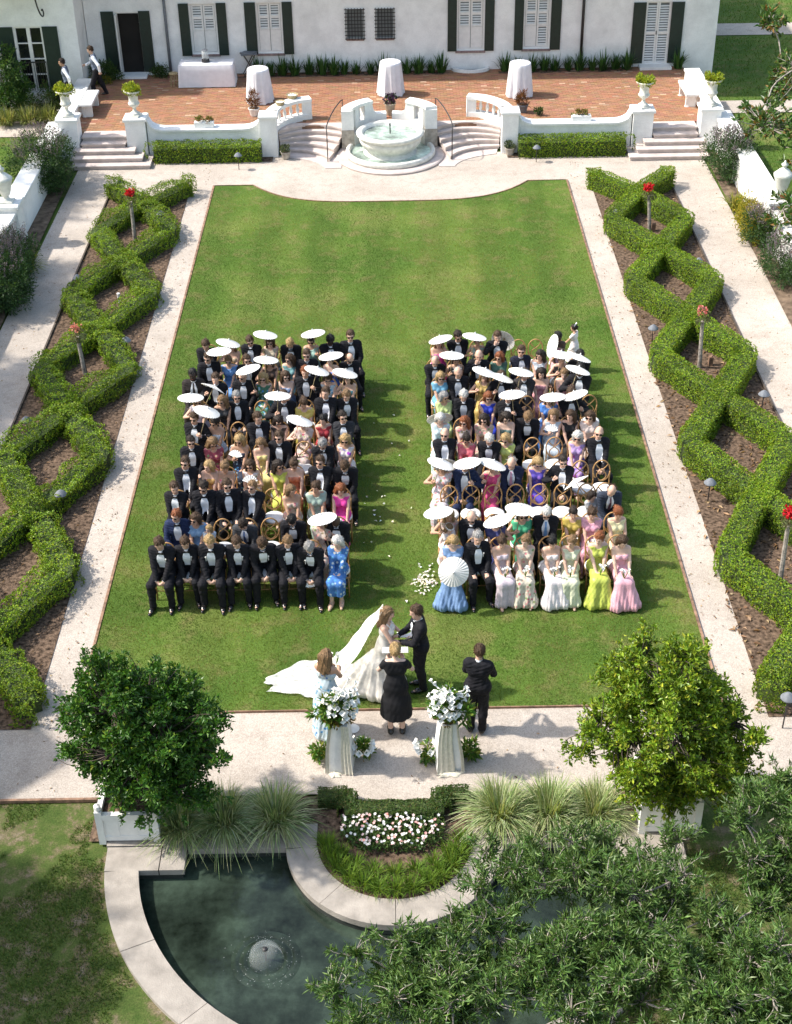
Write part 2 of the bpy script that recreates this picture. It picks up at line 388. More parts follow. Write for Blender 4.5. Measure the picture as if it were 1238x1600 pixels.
slab([(-4.28, 13.60), (-3.5, 13.60), (-3.5, 14.05), (-4.3, 14.05)])
slab([(-4.32, 14.07), (-3.5, 14.07), (-3.5, 14.44), (-4.32, 14.44)])
slab([(-3.49, 13.60), (-3.13, 13.60), (-3.13, 14.44), (-3.49, 14.44)])
slab([(3.3, 13.60), (4.1, 13.60), (4.1, 14.44), (3.3, 14.44)]); slab([(2.93, 13.60), (3.29, 13.60), (3.29, 14.44), (2.93, 14.44)])
for a_, b_ in ((-3.12, -2.4), (-2.39, -1.68), (1.48, 2.2), (2.21, 2.92)): slab([(a_, 13.98), (b_, 13.98), (b_, 14.44), (a_, 14.44)])
slab([(-1.67, 13.98), (-1.24, 13.98), (-1.24, 14.44), (-1.67, 14.44)]); slab([(1.04, 13.98), (1.47, 13.98), (1.47, 14.44), (1.04, 14.44)])
B_ = np.linspace(-173, -7, 5)*PI/180
for i in range(4):
    aa = np.linspace(B_[i], B_[i+1], 10)
    slab([(CX+1.60*math.cos(a), 14.15+1.60*math.sin(a)) for a in aa]+[(CX+1.14*math.cos(a), 14.15+1.14*math.sin(a)) for a in aa[::-1]])
sheet('water', pin, -.17, M['pool'])
sheet('flower_bed', [(CX+1.2*math.cos(a), 14.15+1.2*math.sin(a)) for a in np.linspace(-PI, 0, 25)]+[(1.08, 14.75), (-1.28, 14.75)], .02, M['mulch'])
# fountain jets in the pond: a mushroom of water on a pipe
for (u, v) in ((416, 1500),):
    c = P(u, v, -.17)
    t = thing('pond_jet', 'small bell shaped water jet on black pipe in the green pond', 'fountain', c)
    MB().tube([(0, 0, -.3), (0, 0, .20)], .014).lathe([(.02, .18), (.035, .21), (.035, .24), (.01, .25)], 10).obj('pipe', M['iron'], t)
    prof = [(.03, .22), (.09, .25), (.15, .235), (.20, .18), (.225, .10), (.235, .0)]
    MB().lathe(prof, 28).obj('water_bell', M['bell'], t, True)
    rip = MB()
    for r_, h_ in ((.30, .010), (.42, .006)):
        rip.lathe([(r_-.05, .0), (r_-.02, h_), (r_, h_*1.2), (r_+.02, h_), (r_+.06, 0)], 40, (0, 0, .001), 0, 2*PI)
    fl = [i for i, f in enumerate(rip.F) if len(f) == 4]
    rip.F = [rip.F[i] for i in fl]; rip.M = [0]*len(fl)
    rip.obj('ripple', M['pool'], t, True)
    dr = MB()
    for k in range(160):
        a = random.uniform(0, 2*PI); r_ = random.gauss(.36, .09); s_ = random.uniform(.002, .006)
        dr.lathe([(0.001, -s_*.5), (s_, 0), (0.001, s_*.5)], 5, (r_*math.cos(a), r_*math.sin(a), .012))
    dr.obj('splash_drop', M['spray'], t, kind='stuff')
# ================================================================ TERRACE
terr = struct(obj('terrace', None))
MB().box(-10.15, 10.15, 43.3, 49.4, -.1, T-.03).box(-7.6, -3.9, 42.9, 43.3, -.1, T-.031).box(3.9, 7.6, 42.9, 43.3, -.1, T-.031).obj('terrace_base', M['mortar'], terr)
bx = []; tint = []; L, Wd = .205, .100
fv = np.array([[0, 0, 0], [1, 0, 0], [1, 1, 0], [0, 1, 0], [0, 0, 1], [1, 0, 1], [1, 1, 1], [0, 1, 1]], float)
ff = np.array([[4, 5, 6, 7], [0, 1, 5, 4], [1, 2, 6, 5], [2, 3, 7, 6], [3, 0, 4, 7]])
row = 0
y = 42.95
while y < 48.7:
    x = -10.1+(row % 2)*L/2
    while x < 10.1:
        ok = not (abs(x) < 7.6 and y < 43.0) and not (abs(x) > 7.5 and y < 43.02)
        if abs(x) < 3.7:
            ok = y > 44.05 if abs(x) > .0 else ok
            if abs(x+.1) < 3.45 and y > 43.35 and (abs(abs(x)-2.1) < .75): ok = y > 43.42
            if abs(x) < .9: ok = y > 43.85
        if ok: bx.append((x, y))
        x += L+.008
    y += Wd+.008; row += 1
bx = np.array(bx); nb = len(bx)
V = np.empty((nb, 8, 3)); hz = rng.uniform(.0, .006, nb)
V[:, :, 0] = bx[:, 0, None]+fv[None, :, 0]*L; V[:, :, 1] = bx[:, 1, None]+fv[None, :, 1]*Wd
V[:, :, 2] = T-.04+fv[None, :, 2]*(.04+hz[:, None])
Fb = (ff[None]+8*np.arange(nb)[:, None, None]).reshape(-1, 4)
base = np.array([.305, .16, .095])
tn = base*rng.uniform(.90, 1.10, (nb, 1))*(1+rng.normal(0, .06, (nb, 3)))
pale = rng.random(nb) < .03; tn[pale] = np.array([.43, .29, .20])*rng.uniform(.8, 1.2, (pale.sum(), 1))
dark = rng.random(nb) < .10; tn[dark] *= .84
o = obj('paving_brick', npmesh('paving_brick', V.reshape(-1, 3), Fb, [M['bricktint']], tint=np.repeat(np.clip(tn, 0, 1), 8, 0)), terr); o['kind'] = 'stuff'
# steps at both ends of the terrace
for s in (-1, 1):
    nm = 'left' if s < 0 else 'right'
    t = thing('stone_steps', 'five straight pale stone steps at the %s end of the terrace' % nm, 'steps', (s*8.9, 42, 0), group='steps up to the terrace')
    xs = [(7.36, 9.82), (7.62, 9.82), (7.88, 9.82), (8.2, 9.6), (8.2, 9.6)]
    for k in range(5):
        y0 = 41.40+.28*k; x0, x1 = xs[k]
        yb = 43.06 if k == 4 else y0+.36+.0
        lo, hi = sorted((s*x0-s*8.9, s*x1-s*8.9))
        MB().box(lo+.03, hi-.03, y0+.03-42, 43.3-42, .13*k-.0, .13*(k+1)-.045).obj('riser', M['step'], t)
        MB().box(lo, hi, y0-42, yb-42, .13*(k+1)-.044, .13*(k+1)+.002*k, bev=.012).obj('tread', M['step'], t)
def wallpiece(pts, wd, z0, z1, cap=True, name='wall', parent=None, capw=.08, caph=.07):
    MB().add(*ribbon(pts, wd, z0, z1)).obj(name, M['wall'], parent)
    if cap:
        z2 = [z+.002 for z in z1] if hasattr(z1, '__len__') else z1+.002
        V, Fs = ribbon(pts, wd+capw, 0, 0); k = len(pts)
        for i in range(k):
            zz = z2[i] if hasattr(z2, '__len__') else z2
            for q in range(4): V[i*4+q] = (V[i*4+q][0], V[i*4+q][1], zz+(caph if q > 1 else 0))
        MB().add(V, Fs).obj('coping', M['stucco'], parent)
def post(parent, x, y, wx, wy, z0, z1):
    MB().box(x-wx/2, x+wx/2, y-wy/2, y+wy/2, z0, z1).obj('post', M['wall'], parent)
    MB().box(x-wx/2-.05, x+wx/2+.05, y-wy/2-.05, y+wy/2+.05, z1+.001, z1+.09, bev=.02).obj('post_cap', M['stucco'], parent)
def swoop(xa, xb, zlo, zhi, end, n=10, r=.55):
    """top line rising in a concave quarter curve towards an end"""
    xs = list(np.linspace(xa, xb, 30)); z = []
    for x in xs:
        d = min([abs(x-e) for e in end]); z.append(zlo if d > r else zlo+(zhi-zlo)*(1-math.sqrt(max(0, 1-((r-d)/r)**2))))
    return xs, z
BAL = [(.045, 0), (.05, .02), (.03, .05), (.05, .14), (.055, .18), (.035, .28), (.028, .36), (.045, .40), (.045, .43)]
for s in (-1, 1):
    nm = 'left' if s < 0 else 'right'
    t = thing('retaining_wall', 'low white terrace wall with curved ends and balustrade, %s of the fountain' % nm, 'wall', (0, 0, 0), group='terrace front walls')
    xs, z = swoop(s*7.52, s*4.0, .78, 1.12, (s*7.52, s*4.0))
    wallpiece([(x, 42.68) for x in xs], .42, -.05, z, True, 'wall', t, .07, .07)
    post(t, s*7.86, 42.62, .62, .55, -.05, 1.17)
    post(t, s*3.74, 42.52, .50, .52, -.05, 1.22)
    arc = smooth_path([(s*3.66, 42.78, 0), (s*3.46, 43.3, 0), (s*3.02, 43.78, 0), (s*2.50, 43.98, 0)], 5)
    MB().add(*ribbon(arc, .30, T-.05, .80)).obj('balustrade_plinth', M['stucco'], t)
    MB().add(*ribbon(arc, .36, 1.215, 1.31)).obj('balustrade_rail', M['stucco'], t)
    bal = MB().lathe([(r*1.05, zz*.965) for r, zz in BAL], 10).mesh('baluster', [M['stucco']], True)
    for i in (3, 5, 7, 9, 11): obj('baluster', bal, t, (arc[i].x, arc[i].y, .80))
    MB().box(s*2.62-.15, s*2.62+.15, 43.82, 44.12, T-.02, 1.2149, rz=0).obj('end_post', M['stucco'], t)
    # outer pillar, side wall, garden wall
    g = thing('garden_wall', 'white garden wall with broad flat top along the %s border' % nm, 'wall', (0, 0, 0), group='garden side walls')
    MB().box(*sorted((s*10.17, s*10.63)), 14.0, 43.2, -.1, .93).obj('wall', M['wall'], g)
    MB().box(*sorted((s*10.12, s*10.68)), 13.9, 43.0, .931, 1.0, bev=.015).obj('coping', M['stucco'], g)
    p = thing('terrace_side_wall', 'white parapet wall closing the %s side of the terrace' % nm, 'wall', (0, 0, 0), group='terrace side walls')
    post(p, s*9.95, 42.62, .60, .60, -.05, 1.20)
    MB().box(*sorted((s*9.98, s*10.42)), 42.93, 47.0, -.1, 1.02).obj('wall', M['wall'], p)
    MB().box(*sorted((s*9.94, s*10.46)), 43.03, 47.0, 1.021, 1.10, bev=.015).obj('coping', M['stucco'], p)
    b_ = thing('stone_bench', 'white stone bench against the %s parapet of the terrace' % nm, 'bench', (s*9.72, 45.0, T+.006), group='terrace benches')
    MB().box(-.20, .20, -.75, .75, .38, .45, bev=.015).obj('seat', M['stucco'], b_)
    for yy in (-.55, .55):
        MB().add(*ribbon([(-.16, yy), (.16, yy)], .12, 0.0, .38)).lathe([(.09, .0), (.05, .1), (.08, .3), (.11, .379)], 10, (-.1, yy-.0, 0)).obj('leg', M['stucco'], b_)
# curved stairs beside the fountain
lev = [(.02, (-3.32, 42.2), (-2.41, 41.8), (-1.99, 41.2)), (.13, (-3.45, 42.62), (-2.43, 42.37), (-1.88, 41.75)), (.26, (-3.45, 42.72), (-2.44, 42.68), (-1.74, 42.15)),
       (.39, (-3.46, 42.74), (-2.44, 42.92), (-1.60, 42.48)), (.52, (-3.47, 42.75), (-2.46, 43.12), (-1.44, 42.72)), (.65, (-3.48, 42.78), (-2.44, 43.33), (-1.38, 42.82))]
for s in (-1, 1):
    nm = 'left' if s < 0 else 'right'
    t = thing('curved_steps', 'curved pale stone steps rising beside the fountain, %s side' % nm, 'steps', (0, 0, 0), group='curved fountain steps')
    zp = -.05
    for k, (z, a, mpt, c) in enumerate(lev):
        cv = [((1-q)*(1-2*q)*a[0]+4*q*(1-q)*mpt[0]+q*(2*q-1)*c[0], (1-q)*(1-2*q)*a[1]+4*q*(1-q)*mpt[1]+q*(2*q-1)*c[1]) for q in np.linspace(0, 1, 15)]
        poly = cv+[(-1.40+.001*k, 43.5), (-3.47-.001*k, 43.5)]
        if k == 0: poly = cv+[(-1.5, 41.2), (-1.45, 42.6), (-3.4, 42.7)]
        poly = [(-s*x, y) for x, y in poly]
        if s > 0: poly = poly[::-1]
        sk = MB().prism([(x*.998-.0, y+.03) for x, y in poly], zp, z-.05); sk.obj('riser', M['step'], t)
        MB().prism(poly, z-.049, z).obj('tread', M['step'], t); zp = z
    xs_ = s*1.93
    h = thing('handrail', 'thin black iron handrail arching over the %s curved steps' % nm, 'handrail', (s*1.92, 41.75, 0), group='iron handrails')
    pa = [(0, 0, .02), (0, 0, .85), (0, .25, 1.08), (-s*.18, .8, 1.32), (-s*.40, 1.3, 1.47), (-s*.48, 1.42, 1.47)]
    MB().tube(smooth_path(pa, 6), .018, 6).obj('rail', M['iron'], h, True)
    MB().tube([(-s*.46, 1.40, 1.47), (-s*.46, 1.40, T)], .016, 6).obj('post', M['iron'], h)
# exedra behind the fountain
ex = thing('fountain_screen', 'white curved screen wall with two baluster openings behind the fountain', 'wall', (0, 42.28, 0))
def arcw(a0, a1, r0, r1, z0, z1, n=12):
    aa = np.linspace(a0, a1, n)*PI/180; r = (r0+r1)/2
    return ribbon([(r*math.cos(a), r*math.sin(a)) for a in aa], r1-r0, z0, z1)
for s in (-1, 1):
    f = lambda a: 90+s*a
    MB().box(s*1.30-.20, s*1.30+.20, .40, .80, -.05, T+.02).obj('pier_base', M['rubble'], ex)
    MB().box(s*1.30-.19, s*1.30+.19, .41, .79, T+.021, 1.27).obj('pier', M['stucco'], ex)
    MB().add(*arcw(f(50), f(38), 1.24, 1.50, T-.1, .80)).obj('bottom_rail', M['stucco'], ex)
    MB().add(*arcw(f(58), f(50), 1.24, 1.50, T-.1, 1.27)).add(*arcw(f(38), f(25), 1.24, 1.50, T-.1, 1.27)).obj('panel', M['stucco'], ex)
    obj('baluster', bal, ex, (1.37*math.cos(f(44)*PI/180), 1.37*math.sin(f(44)*PI/180), .80))
    MB().add(*arcw(f(70), f(25), 1.20, 1.56, 1.271, 1.36)).obj('coping', M['stucco'], ex)
    aa = np.linspace(25, 4, 16); zz = [1.27-(.36)*min(1, max(0, math.sqrt(max(0, 1-((a-15)/10)**2)) if a > 15 else 1)) for a in aa]
    pts = [(1.37*math.cos(f(a)*PI/180), 1.37*math.sin(f(a)*PI/180)) for a in aa]
    MB().add(*ribbon(pts, .26, T-.1, zz)).obj('scroll', M['stucco'], ex)
MB().add(*arcw(22, 158, 1.20, 1.52, -.05, T-.101, 24)).obj('plinth', M['stucco'], ex)
# fountain
ft = thing('fountain', 'round white stone bowl fountain standing in a shallow basin', 'fountain', (.02, 42.2, 0))
def ring(prof, n=40, c=(0, 0, 0)):
    mb = MB(); mb.lathe(prof, n, c); mb.F = [f for f in mb.F if len(f) == 4]; mb.M = [0]*len(mb.F); return mb
MB().lathe([(1.66, -.02), (1.68, .05), (1.64, .08)], 48).obj('plinth', M['step'], ft)
ring([(1.36, .08), (1.40, .12), (1.39, .22), (1.34, .25), (1.27, .24), (1.24, .10)]).obj('basin', M['marble'], ft, True)
MB().lathe([(1.25, .10), (1.25, .15)], 40).obj('basin_water', M['aqua'], ft)
ring([(.82, .10), (.84, .16), (.74, .20), (.72, .26), (.86, .36), (.95, .50), (.97, .60), (.93, .64), (1.00, .68), (1.05, .73), (1.05, .78), (.99, .82), (.90, .82), (.84, .77), (.80, .62), (.55, .45), (.01, .42)], 48).obj('bowl', M['marble'], ft, True)
MB().lathe([(.83, .68), (.83, .72)], 40).obj('bowl_water', M['aqua'], ft)
MB().tube([(0, 0, .5), (0, 0, 1.02)], .018, 8).lathe([(.03, .98), (.03, 1.03)], 8).obj('spout', M['iron'], ft)
dr = MB()
for k in range(70):
    a = random.uniform(0, 2*PI); q = random.random(); r_ = .28*q; zz = 1.03+.14*4*q*(1-q)*.6-.3*q*q; s_ = random.uniform(.008, .018)
    dr.lathe([(.001, -s_), (s_, 0), (.001, s_)], 5, (r_*math.cos(a), r_*math.sin(a), zz))
o = dr.obj('water_drop', M['spray'], ft); o['kind'] = 'stuff'
# ================================================================ HOUSE
HY = 48.7
def wall_open(mb, x0, x1, z0, z1, y, ops, dep=.16):
    xs = sorted(set([x0, x1]+[o[0] for o in ops]+[o[1] for o in ops])); zs = sorted(set([z0, z1]+[o[2] for o in ops]+[o[3] for o in ops]))
    for i in range(len(xs)-1):
        for j in range(len(zs)-1):
            cx, cz = (xs[i]+xs[i+1])/2, (zs[j]+zs[j+1])/2
            if any(o[0] < cx < o[1] and o[2] < cz < o[3] for o in ops): continue
            mb.add([(xs[i], y, zs[j]), (xs[i+1], y, zs[j]), (xs[i+1], y, zs[j+1]), (xs[i], y, zs[j+1])], [(0, 1, 2, 3)])
    for a, b_, c, d in ops:
        mb.add([(a, y, c), (b_, y, c), (b_, y, d), (a, y, d), (a, y+dep, c), (b_, y+dep, c), (b_, y+dep, d), (a, y+dep, d)],
               [(0, 4, 5, 1), (1, 5, 6, 2), (2, 6, 7, 3), (3, 7, 4, 0)])
house = thing('house', 'white painted brick house with dark green shutters behind the terrace', 'house', (0, 0, 0))
wins = [(-6.73, -5.83, 1.34, 3.03), (-4.46, -3.60, 1.33, 3.03), (2.37, 3.30, 1.31, 3.03), (4.65, 5.55, 1.33, 3.03)]
grl = [(-1.40, -.84, 1.78, 2.76), (-.38, .19, 1.78, 2.76)]
doors = [(-9.30, -8.47, .72, 2.80), (8.81, 9.66, .74, 2.84)]
up = [(a, b_, 4.5, 6.1) for a, b_, c, d in wins]+[(-1.0, .0, 4.5, 6.1), (8.8, 9.7, 4.5, 6.1), (-9.3, -8.4, 4.5, 6.1)]
mb = MB(); wall_open(mb, -10.3, 11.28, -.1, 4.6, HY, wins+grl+doors)
mb.add([(11.28, HY, -.1), (11.28, 60, -.1), (11.28, 60, 4.6), (11.28, HY, 4.6)], [(0, 1, 2, 3)])
mb.add([(-20, 60, -.1), (11.28, 60, -.1), (11.28, 60, 4.6), (-20, 60, 4.6)], [(3, 2, 1, 0)])
wall = mb.obj('wall', M['wall'], house)
mb = MB(); wdoor = (P(40, 130, .35), )
WY = 47.3; WX = -10.32
wd = [(-12.42, -11.48, .62, 2.75)]
wall_open(mb, -22, WX, -.1, 4.9, WY, wd)
mb.add([(WX, WY, -.1), (WX, HY+.2, -.1), (WX, HY+.2, 4.9), (WX, WY, 4.9)], [(0, 1, 2, 3)])
mb.obj('wing_wall', M['wall'], house)
rf = MB(); e = .95; ex_ = .25
rf.add([(-11.4, HY-e, 4.5), (11.28+ex_, HY-e, 4.5), (11.28+ex_, 61, 4.5), (-11.4, 61, 4.5), (-5, 54.5, 7.4), (5.0, 54.5, 7.4),
        (-11.4, HY-e, 4.62), (11.28+ex_, HY-e, 4.62), (11.28+ex_, 61, 4.62), (-11.4, 61, 4.62)],
       [(0, 1, 2, 3)[::-1], (0, 1, 7, 6), (1, 2, 8, 7), (2, 3, 9, 8), (3, 0, 6, 9), (6, 7, 5, 4), (7, 8, 5), (8, 9, 4, 5), (9, 6, 4)])
roof = rf.obj('roof', M['roof'], house)
rf = MB(); rf.add([(-23, WY-.6, 4.85), (WX+.3, WY-.6, 4.85), (WX+.3, 60, 4.85), (-23, 60, 4.85), (-16.5, 53, 7.6), (-16.4, 54, 7.6)],
       [(3, 2, 1, 0), (0, 1, 5, 4), (1, 2, 5), (2, 3, 4, 5), (3, 0, 4)]); rf.obj('wing_roof', M['roof'], house)
MB().box(3, 4.0, 54, 55, 6.6, 9.0).obj('chimney', M['wall'], roof)
def slats(x0, x1, z0, z1, y, pitch=.085):
    mb = MB(); z = z0
    while z+pitch*.7 < z1:
        mb.add([(x0, y-.004, z), (x1, y-.004, z), (x1, y+.030, z+pitch*.50), (x0, y+.030, z+pitch*.50)], [(0, 1, 2, 3)]); z += pitch
    return mb
def leaf_panel(par, x0, x1, z0, z1, y, mat, lou=True, rails=3):
    mb = MB(); w_ = .055
    mb.box(x0, x0+w_, y-.018, y+.018, z0, z1).box(x1-w_, x1, y-.018, y+.018, z0, z1)
    for k in range(rails):
        zc = z0+(z1-z0)*k/(rails-1); mb.box(x0+w_, x1-w_, y-.016, y+.016, max(z0, zc-.045), min(z1, zc+.045))
    lf = mb.obj('shutter_leaf', mat, par)
    if lou:
        s_ = slats(x0+w_, x1-w_, z0+.05, z1-.05, y); s_.obj('louvre', mat, lf)
    else:
        MB().box(x0+w_, x1-w_, y-.006, y+.006, z0+.02, z1-.02).obj('panel', mat, lf)
    return lf
def ext_shutter(par, x0, x1, z0, z1, y):
    mb = MB(); mb.box(x0, x1, y-.05, y-.012, z0, z1)
    sh = mb.obj('shutter', M['shutter'], par)
    fr = MB()
    for k in range(4):
        a = z0+(z1-z0)*k/4+.05; b_ = z0+(z1-z0)*(k+1)/4-.03
        fr.box(x0+.05, x1-.05, y-.054, y-.0505, a, b_)
    fr.obj('raised_panel', M['shutter'], sh); return sh
for i, (a, b_, c, d) in enumerate(wins):
    wn = MB().box(a, b_, HY+.135, HY+.15, c, d).obj('window', M['dim_backing'], house)
    fr = MB().box(a, a+.05, HY+.06, HY+.13, c, d).box(b_-.05, b_, HY+.06, HY+.13, c, d).box(a+.05, b_-.05, HY+.06, HY+.13, c, c+.06).box(a+.05, b_-.05, HY+.06, HY+.13, d-.05, d)
    fr.obj('frame', M['trim'], wn)
    mid = (a+b_)/2; zc = c+(d-c)*.46
    for (p, q) in ((a+.06, mid-.01), (mid+.01, b_-.06)):
        leaf_panel(wn, p, q, zc, d-.06, HY+.085, M['trim'])
        leaf_panel(wn, p, q, c+.07, zc-.01, HY+.085, M['trim'], i == 3 and p > mid, 2)
    MB().box(a-.05, b_+.05, HY-.05, HY+.12, c-.07, c-.002).obj('sill', M['sill'], wn)
for (a, b_) in ((-7.09, -6.75), (-5.81, -5.48), (-4.86, -4.48), (-3.58, -3.24), (2.05, 2.36), (3.32, 3.64), (4.33, 4.64), (5.57, 5.92)):
    ext_shutter(house, a, b_, 1.30, 3.05, HY)
for (a, b_, c, d) in grl:
    wn = MB().box(a, b_, HY+.12, HY+.14, c, d).obj('window', M['dim_backing'], house)
    g = MB()
    for x in np.linspace(a-.03, b_+.03, 7): g.box(x-.011, x+.011, HY-.065, HY-.045, c-.03, d+.05)
    for z in np.linspace(c, d, 9): g.box(a-.07, b_+.07, HY-.044, HY-.024, z-.011, z+.011)
    g.obj('iron_grille', M['iron'], wn); MB().box(a-.02, b_+.02, HY-.02, HY+.1, c-.07, c-.002).obj('sill', M['sill'], wn)
for i, (a, b_, c, d) in enumerate(doors):
    if i == 0:
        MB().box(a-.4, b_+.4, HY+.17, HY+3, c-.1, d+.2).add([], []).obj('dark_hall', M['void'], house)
        MB().box(a, a+.06, HY+.03, HY+.15, c, d).box(a+.06, b_, HY+.03, HY+.15, d-.05, d).obj('door_frame', M['trim'], house)
        MB().box(a+.065, a+.10, HY-.28, HY+.13, c+.02, d-.06).obj('door', M['trim'], house)
    else:
        dr = MB().box(a, b_, HY+.135, HY+.15, c, d).obj('door', M['dim_backing'], house)
        mid = (a+b_)/2
        for (p, q) in ((a+.01, mid-.005), (mid+.005, b_-.01)): leaf_panel(dr, p, q, c, d, HY+.06, M['trim'], True, 3)
        MB().box(mid-.03, mid-.01, HY-.0, HY+.04, c+1.0, c+1.12).obj('handle', M['iron'], dr)
    MB().box(a-.12, b_+.12, HY-.42, HY+.14, T-.05, c-.002).obj('door_step', M['stucco'], house)
for (a, b_) in ((-9.74, -9.31), (-8.46, -8.08), (8.37, 8.80), (9.67, 10.10)): ext_shutter(house, a, b_, .78, 2.83, HY)
a, b_, c, d = wd[0]
dr = MB().box(a, b_, WY+.12, WY+.14, c, d).obj('french_door', M['glass'], house)
mid = (a+b_)/2
for p, q in ((a, mid), (mid, b_)):
    fr = MB().box(p, p+.06, WY+.05, WY+.10, c, d).box(q-.06, q, WY+.05, WY+.10, c, d)
    for z in np.linspace(c, d-.06, 5): fr.box(p+.06, q-.06, WY+.05, WY+.10, z, z+(.06 if z < c+.01 or z > d-.1 else .035))
    fr.obj('glazing_bar', M['trim'], dr)
g = MB()
for x in np.linspace(a, b_, 12): g.box(x-.008, x+.008, WY-.05, WY-.034, c+.02, c+.95)
g.box(a, b_, WY-.055, WY-.033, c+.95, c+.99); g.obj('iron_guard', M['iron'], dr)
for (p, q) in ((a-.52, a-.02), (b_+.02, b_+.52)): ext_shutter(house, p, q, c, d, WY)
MB().box(a-.3, b_+.3, WY-.3, WY+.1, .3, c-.002).obj('door_step', M['stucco'], house)
for x in (-13.35, -11.42):
    MB().tube(smooth_path([(x, WY-.6, 4.2), (x+.02, WY-.5, 3.6), (x+.05, WY-.32, 3.25), (x+.09, WY-.18, 3.12), (x+.12, WY-.12, 3.2), (x+.09, WY-.1, 3.32), (x+.05, WY-.08, 3.28)], 5), .025, 6).obj('balcony_bracket', M['iron'], house, True)
MB().box(-14.3, -11.0, WY-.9, WY, 4.2, 4.32).obj('balcony', M['stucco'], house)
for x, col in ((-7.55, M['zinc']), (6.66, M['iron'])):
    MB().tube([(x, HY-.07, .66), (x, HY-.07, 4.45)], .05, 8).obj('downpipe', col, house, True)
o = P(732, 124, T)
ws = thing('window_well', 'white half round window well kerb at the foot of the house wall', 'window well', (2.85, HY-.02, T))
mb = MB(); mb.lathe([(.52, -.02), (.52, .10), (.66, .10), (.66, -.02)], 20, (0, 0, 0), PI, 2*PI, .6); mb.obj('kerb', M['stucco'], ws)
MB().prism([(.51*math.cos(a), .6*.51*math.sin(a)) for a in np.linspace(PI, 2*PI, 20)], .0, .02).obj('pit', M['glass'], ws)
# ================================================================ PLANTS
words = ['first', 'second', 'third', 'fourth', 'fifth', 'sixth', 'seventh', 'eighth', 'ninth', 'tenth', 'eleventh', 'twelfth', 'thirteenth', 'fourteenth', 'fifteenth', 'sixteenth', 'seventeenth', 'eighteenth', 'nineteenth', 'twentieth', 'twenty-first', 'twenty-second', 'twenty-third', 'twenty-fourth', 'twenty-fifth', 'twenty-sixth', 'twenty-seventh', 'twenty-eighth', 'twenty-ninth', 'thirtieth']
def snoise(x, y, f, seed):
    r = np.random.default_rng(seed); o = np.zeros_like(x)
    for k in range(7):
        a = r.uniform(0, 2*PI); ff_ = f*r.uniform(.5, 1.6); o += np.sin((x*math.cos(a)+y*math.sin(a))*ff_*2*PI+r.uniform(0, 6.28))
    return o/3.0
def unit(a): return a/np.maximum(1e-9, np.linalg.norm(a, axis=-1, keepdims=True))
def rdir(n, r=rng): return unit(r.normal(size=(n, 3)))
def leafmesh(name, C, D, ln, wd, tint, mat, up=None, fold=.25, nrm=None):
    """C base points, D axis, ln/wd lengths -> folded diamond leaves"""
    n = len(C); D = unit(D)
    R = rdir(n) if nrm is None else unit(nrm+.5*rng.normal(size=(n, 3)))
    S = unit(np.cross(D, R)); Nn = np.cross(S, D)
    ln = np.broadcast_to(ln, (n,))[:, None]; wd = np.broadcast_to(wd, (n,))[:, None]
    V = np.empty((n, 4, 3)); mid = C+D*ln*.45
    V[:, 0] = C; V[:, 1] = mid+S*wd*.5+Nn*wd*fold; V[:, 2] = C+D*ln-Nn*wd*fold*.6; V[:, 3] = mid-S*wd*.5+Nn*wd*fold
    i = 4*np.arange(n)[:, None]
    Fc = np.concatenate([i+np.array([[0, 1, 2]]), i+np.array([[0, 2, 3]])])
    return npmesh(name, V.reshape(-1, 3), Fc, [mat], tint=np.repeat(np.clip(tint, 0, 1), 4, 0))
def tints(n, cols, w_=None, jit=.15):
    c = np.array(cols)[rng.choice(len(cols), n, p=w_)]
    return c*rng.uniform(1-jit*1.6, 1+jit*1.3, (n, 1))*(1+rng.normal(0, .05, (n, 3)))
# ---------------------------------------------------------------- grass blades
def inpoly(x, y, poly):
    p = np.array(poly); k = np.zeros(len(x), bool); j = len(p)-1
    for i in range(len(p)):
        c = ((p[i, 1] > y) != (p[j, 1] > y)); 
        with np.errstate(divide='ignore', invalid='ignore'):
            xi = (p[j, 0]-p[i, 0])*(y-p[i, 1])/(p[j, 1]-p[i, 1])+p[i, 0]
        k ^= c & (x < xi); j = i
    return k
def blades(name, x, y, z, h, wd, tint, label):
    n = len(x); a = rng.uniform(0, 2*PI, n); le = rng.uniform(.1, .9, n); b = rng.uniform(0, 2*PI, n)
    hh = h*rng.uniform(.6, 1.25, n); V = np.empty((n, 3, 3))
    V[:, 0, 0] = x-np.cos(a)*wd/2; V[:, 0, 1] = y-np.sin(a)*wd/2; V[:, 1, 0] = x+np.cos(a)*wd/2; V[:, 1, 1] = y+np.sin(a)*wd/2
    V[:, :2, 2] = z-.004; V[:, 2, 0] = x+np.cos(b)*le*hh; V[:, 2, 1] = y+np.sin(b)*le*hh; V[:, 2, 2] = z+hh
    o = obj(name, npmesh(name, V.reshape(-1, 3), np.arange(3*n).reshape(-1, 3), [M['blade']], tint=np.repeat(np.clip(tint, 0, 1), 3, 0)))
    o['label'] = label; o['category'] = 'grass'; o['kind'] = 'stuff'; return o
n = 400000
x = rng.uniform(-5.25, 5.25, n); yy = 16.95+(39.88-16.95)*rng.beta(1, 1.35, n)
k = inpoly(x, yy, lawn_out); x, yy = x[k], yy[k]
p1 = snoise(x, yy, .16, 1); p2 = snoise(x, yy, .6, 2); p3 = snoise(x, yy, 1.9, 3)
wear = np.clip(.55*p3+.40*p2+.25*p1+.34*np.exp(-((yy-17.8)/1.7)**2)+.25*np.exp(-((np.abs(x)-5.2)/.25)**2)+.30*np.exp(-((x-.05)/.6)**2)*(yy < 29)-.25, 0, .75)
dryp = rng.random(len(x)) < wear*.55
g1 = np.array([.066, .138, .016]); g2 = np.array([.205, .250, .050])
tn = g1+(g2-g1)*np.clip(.5+.5*p1+.35*p2, 0, 1)[:, None]
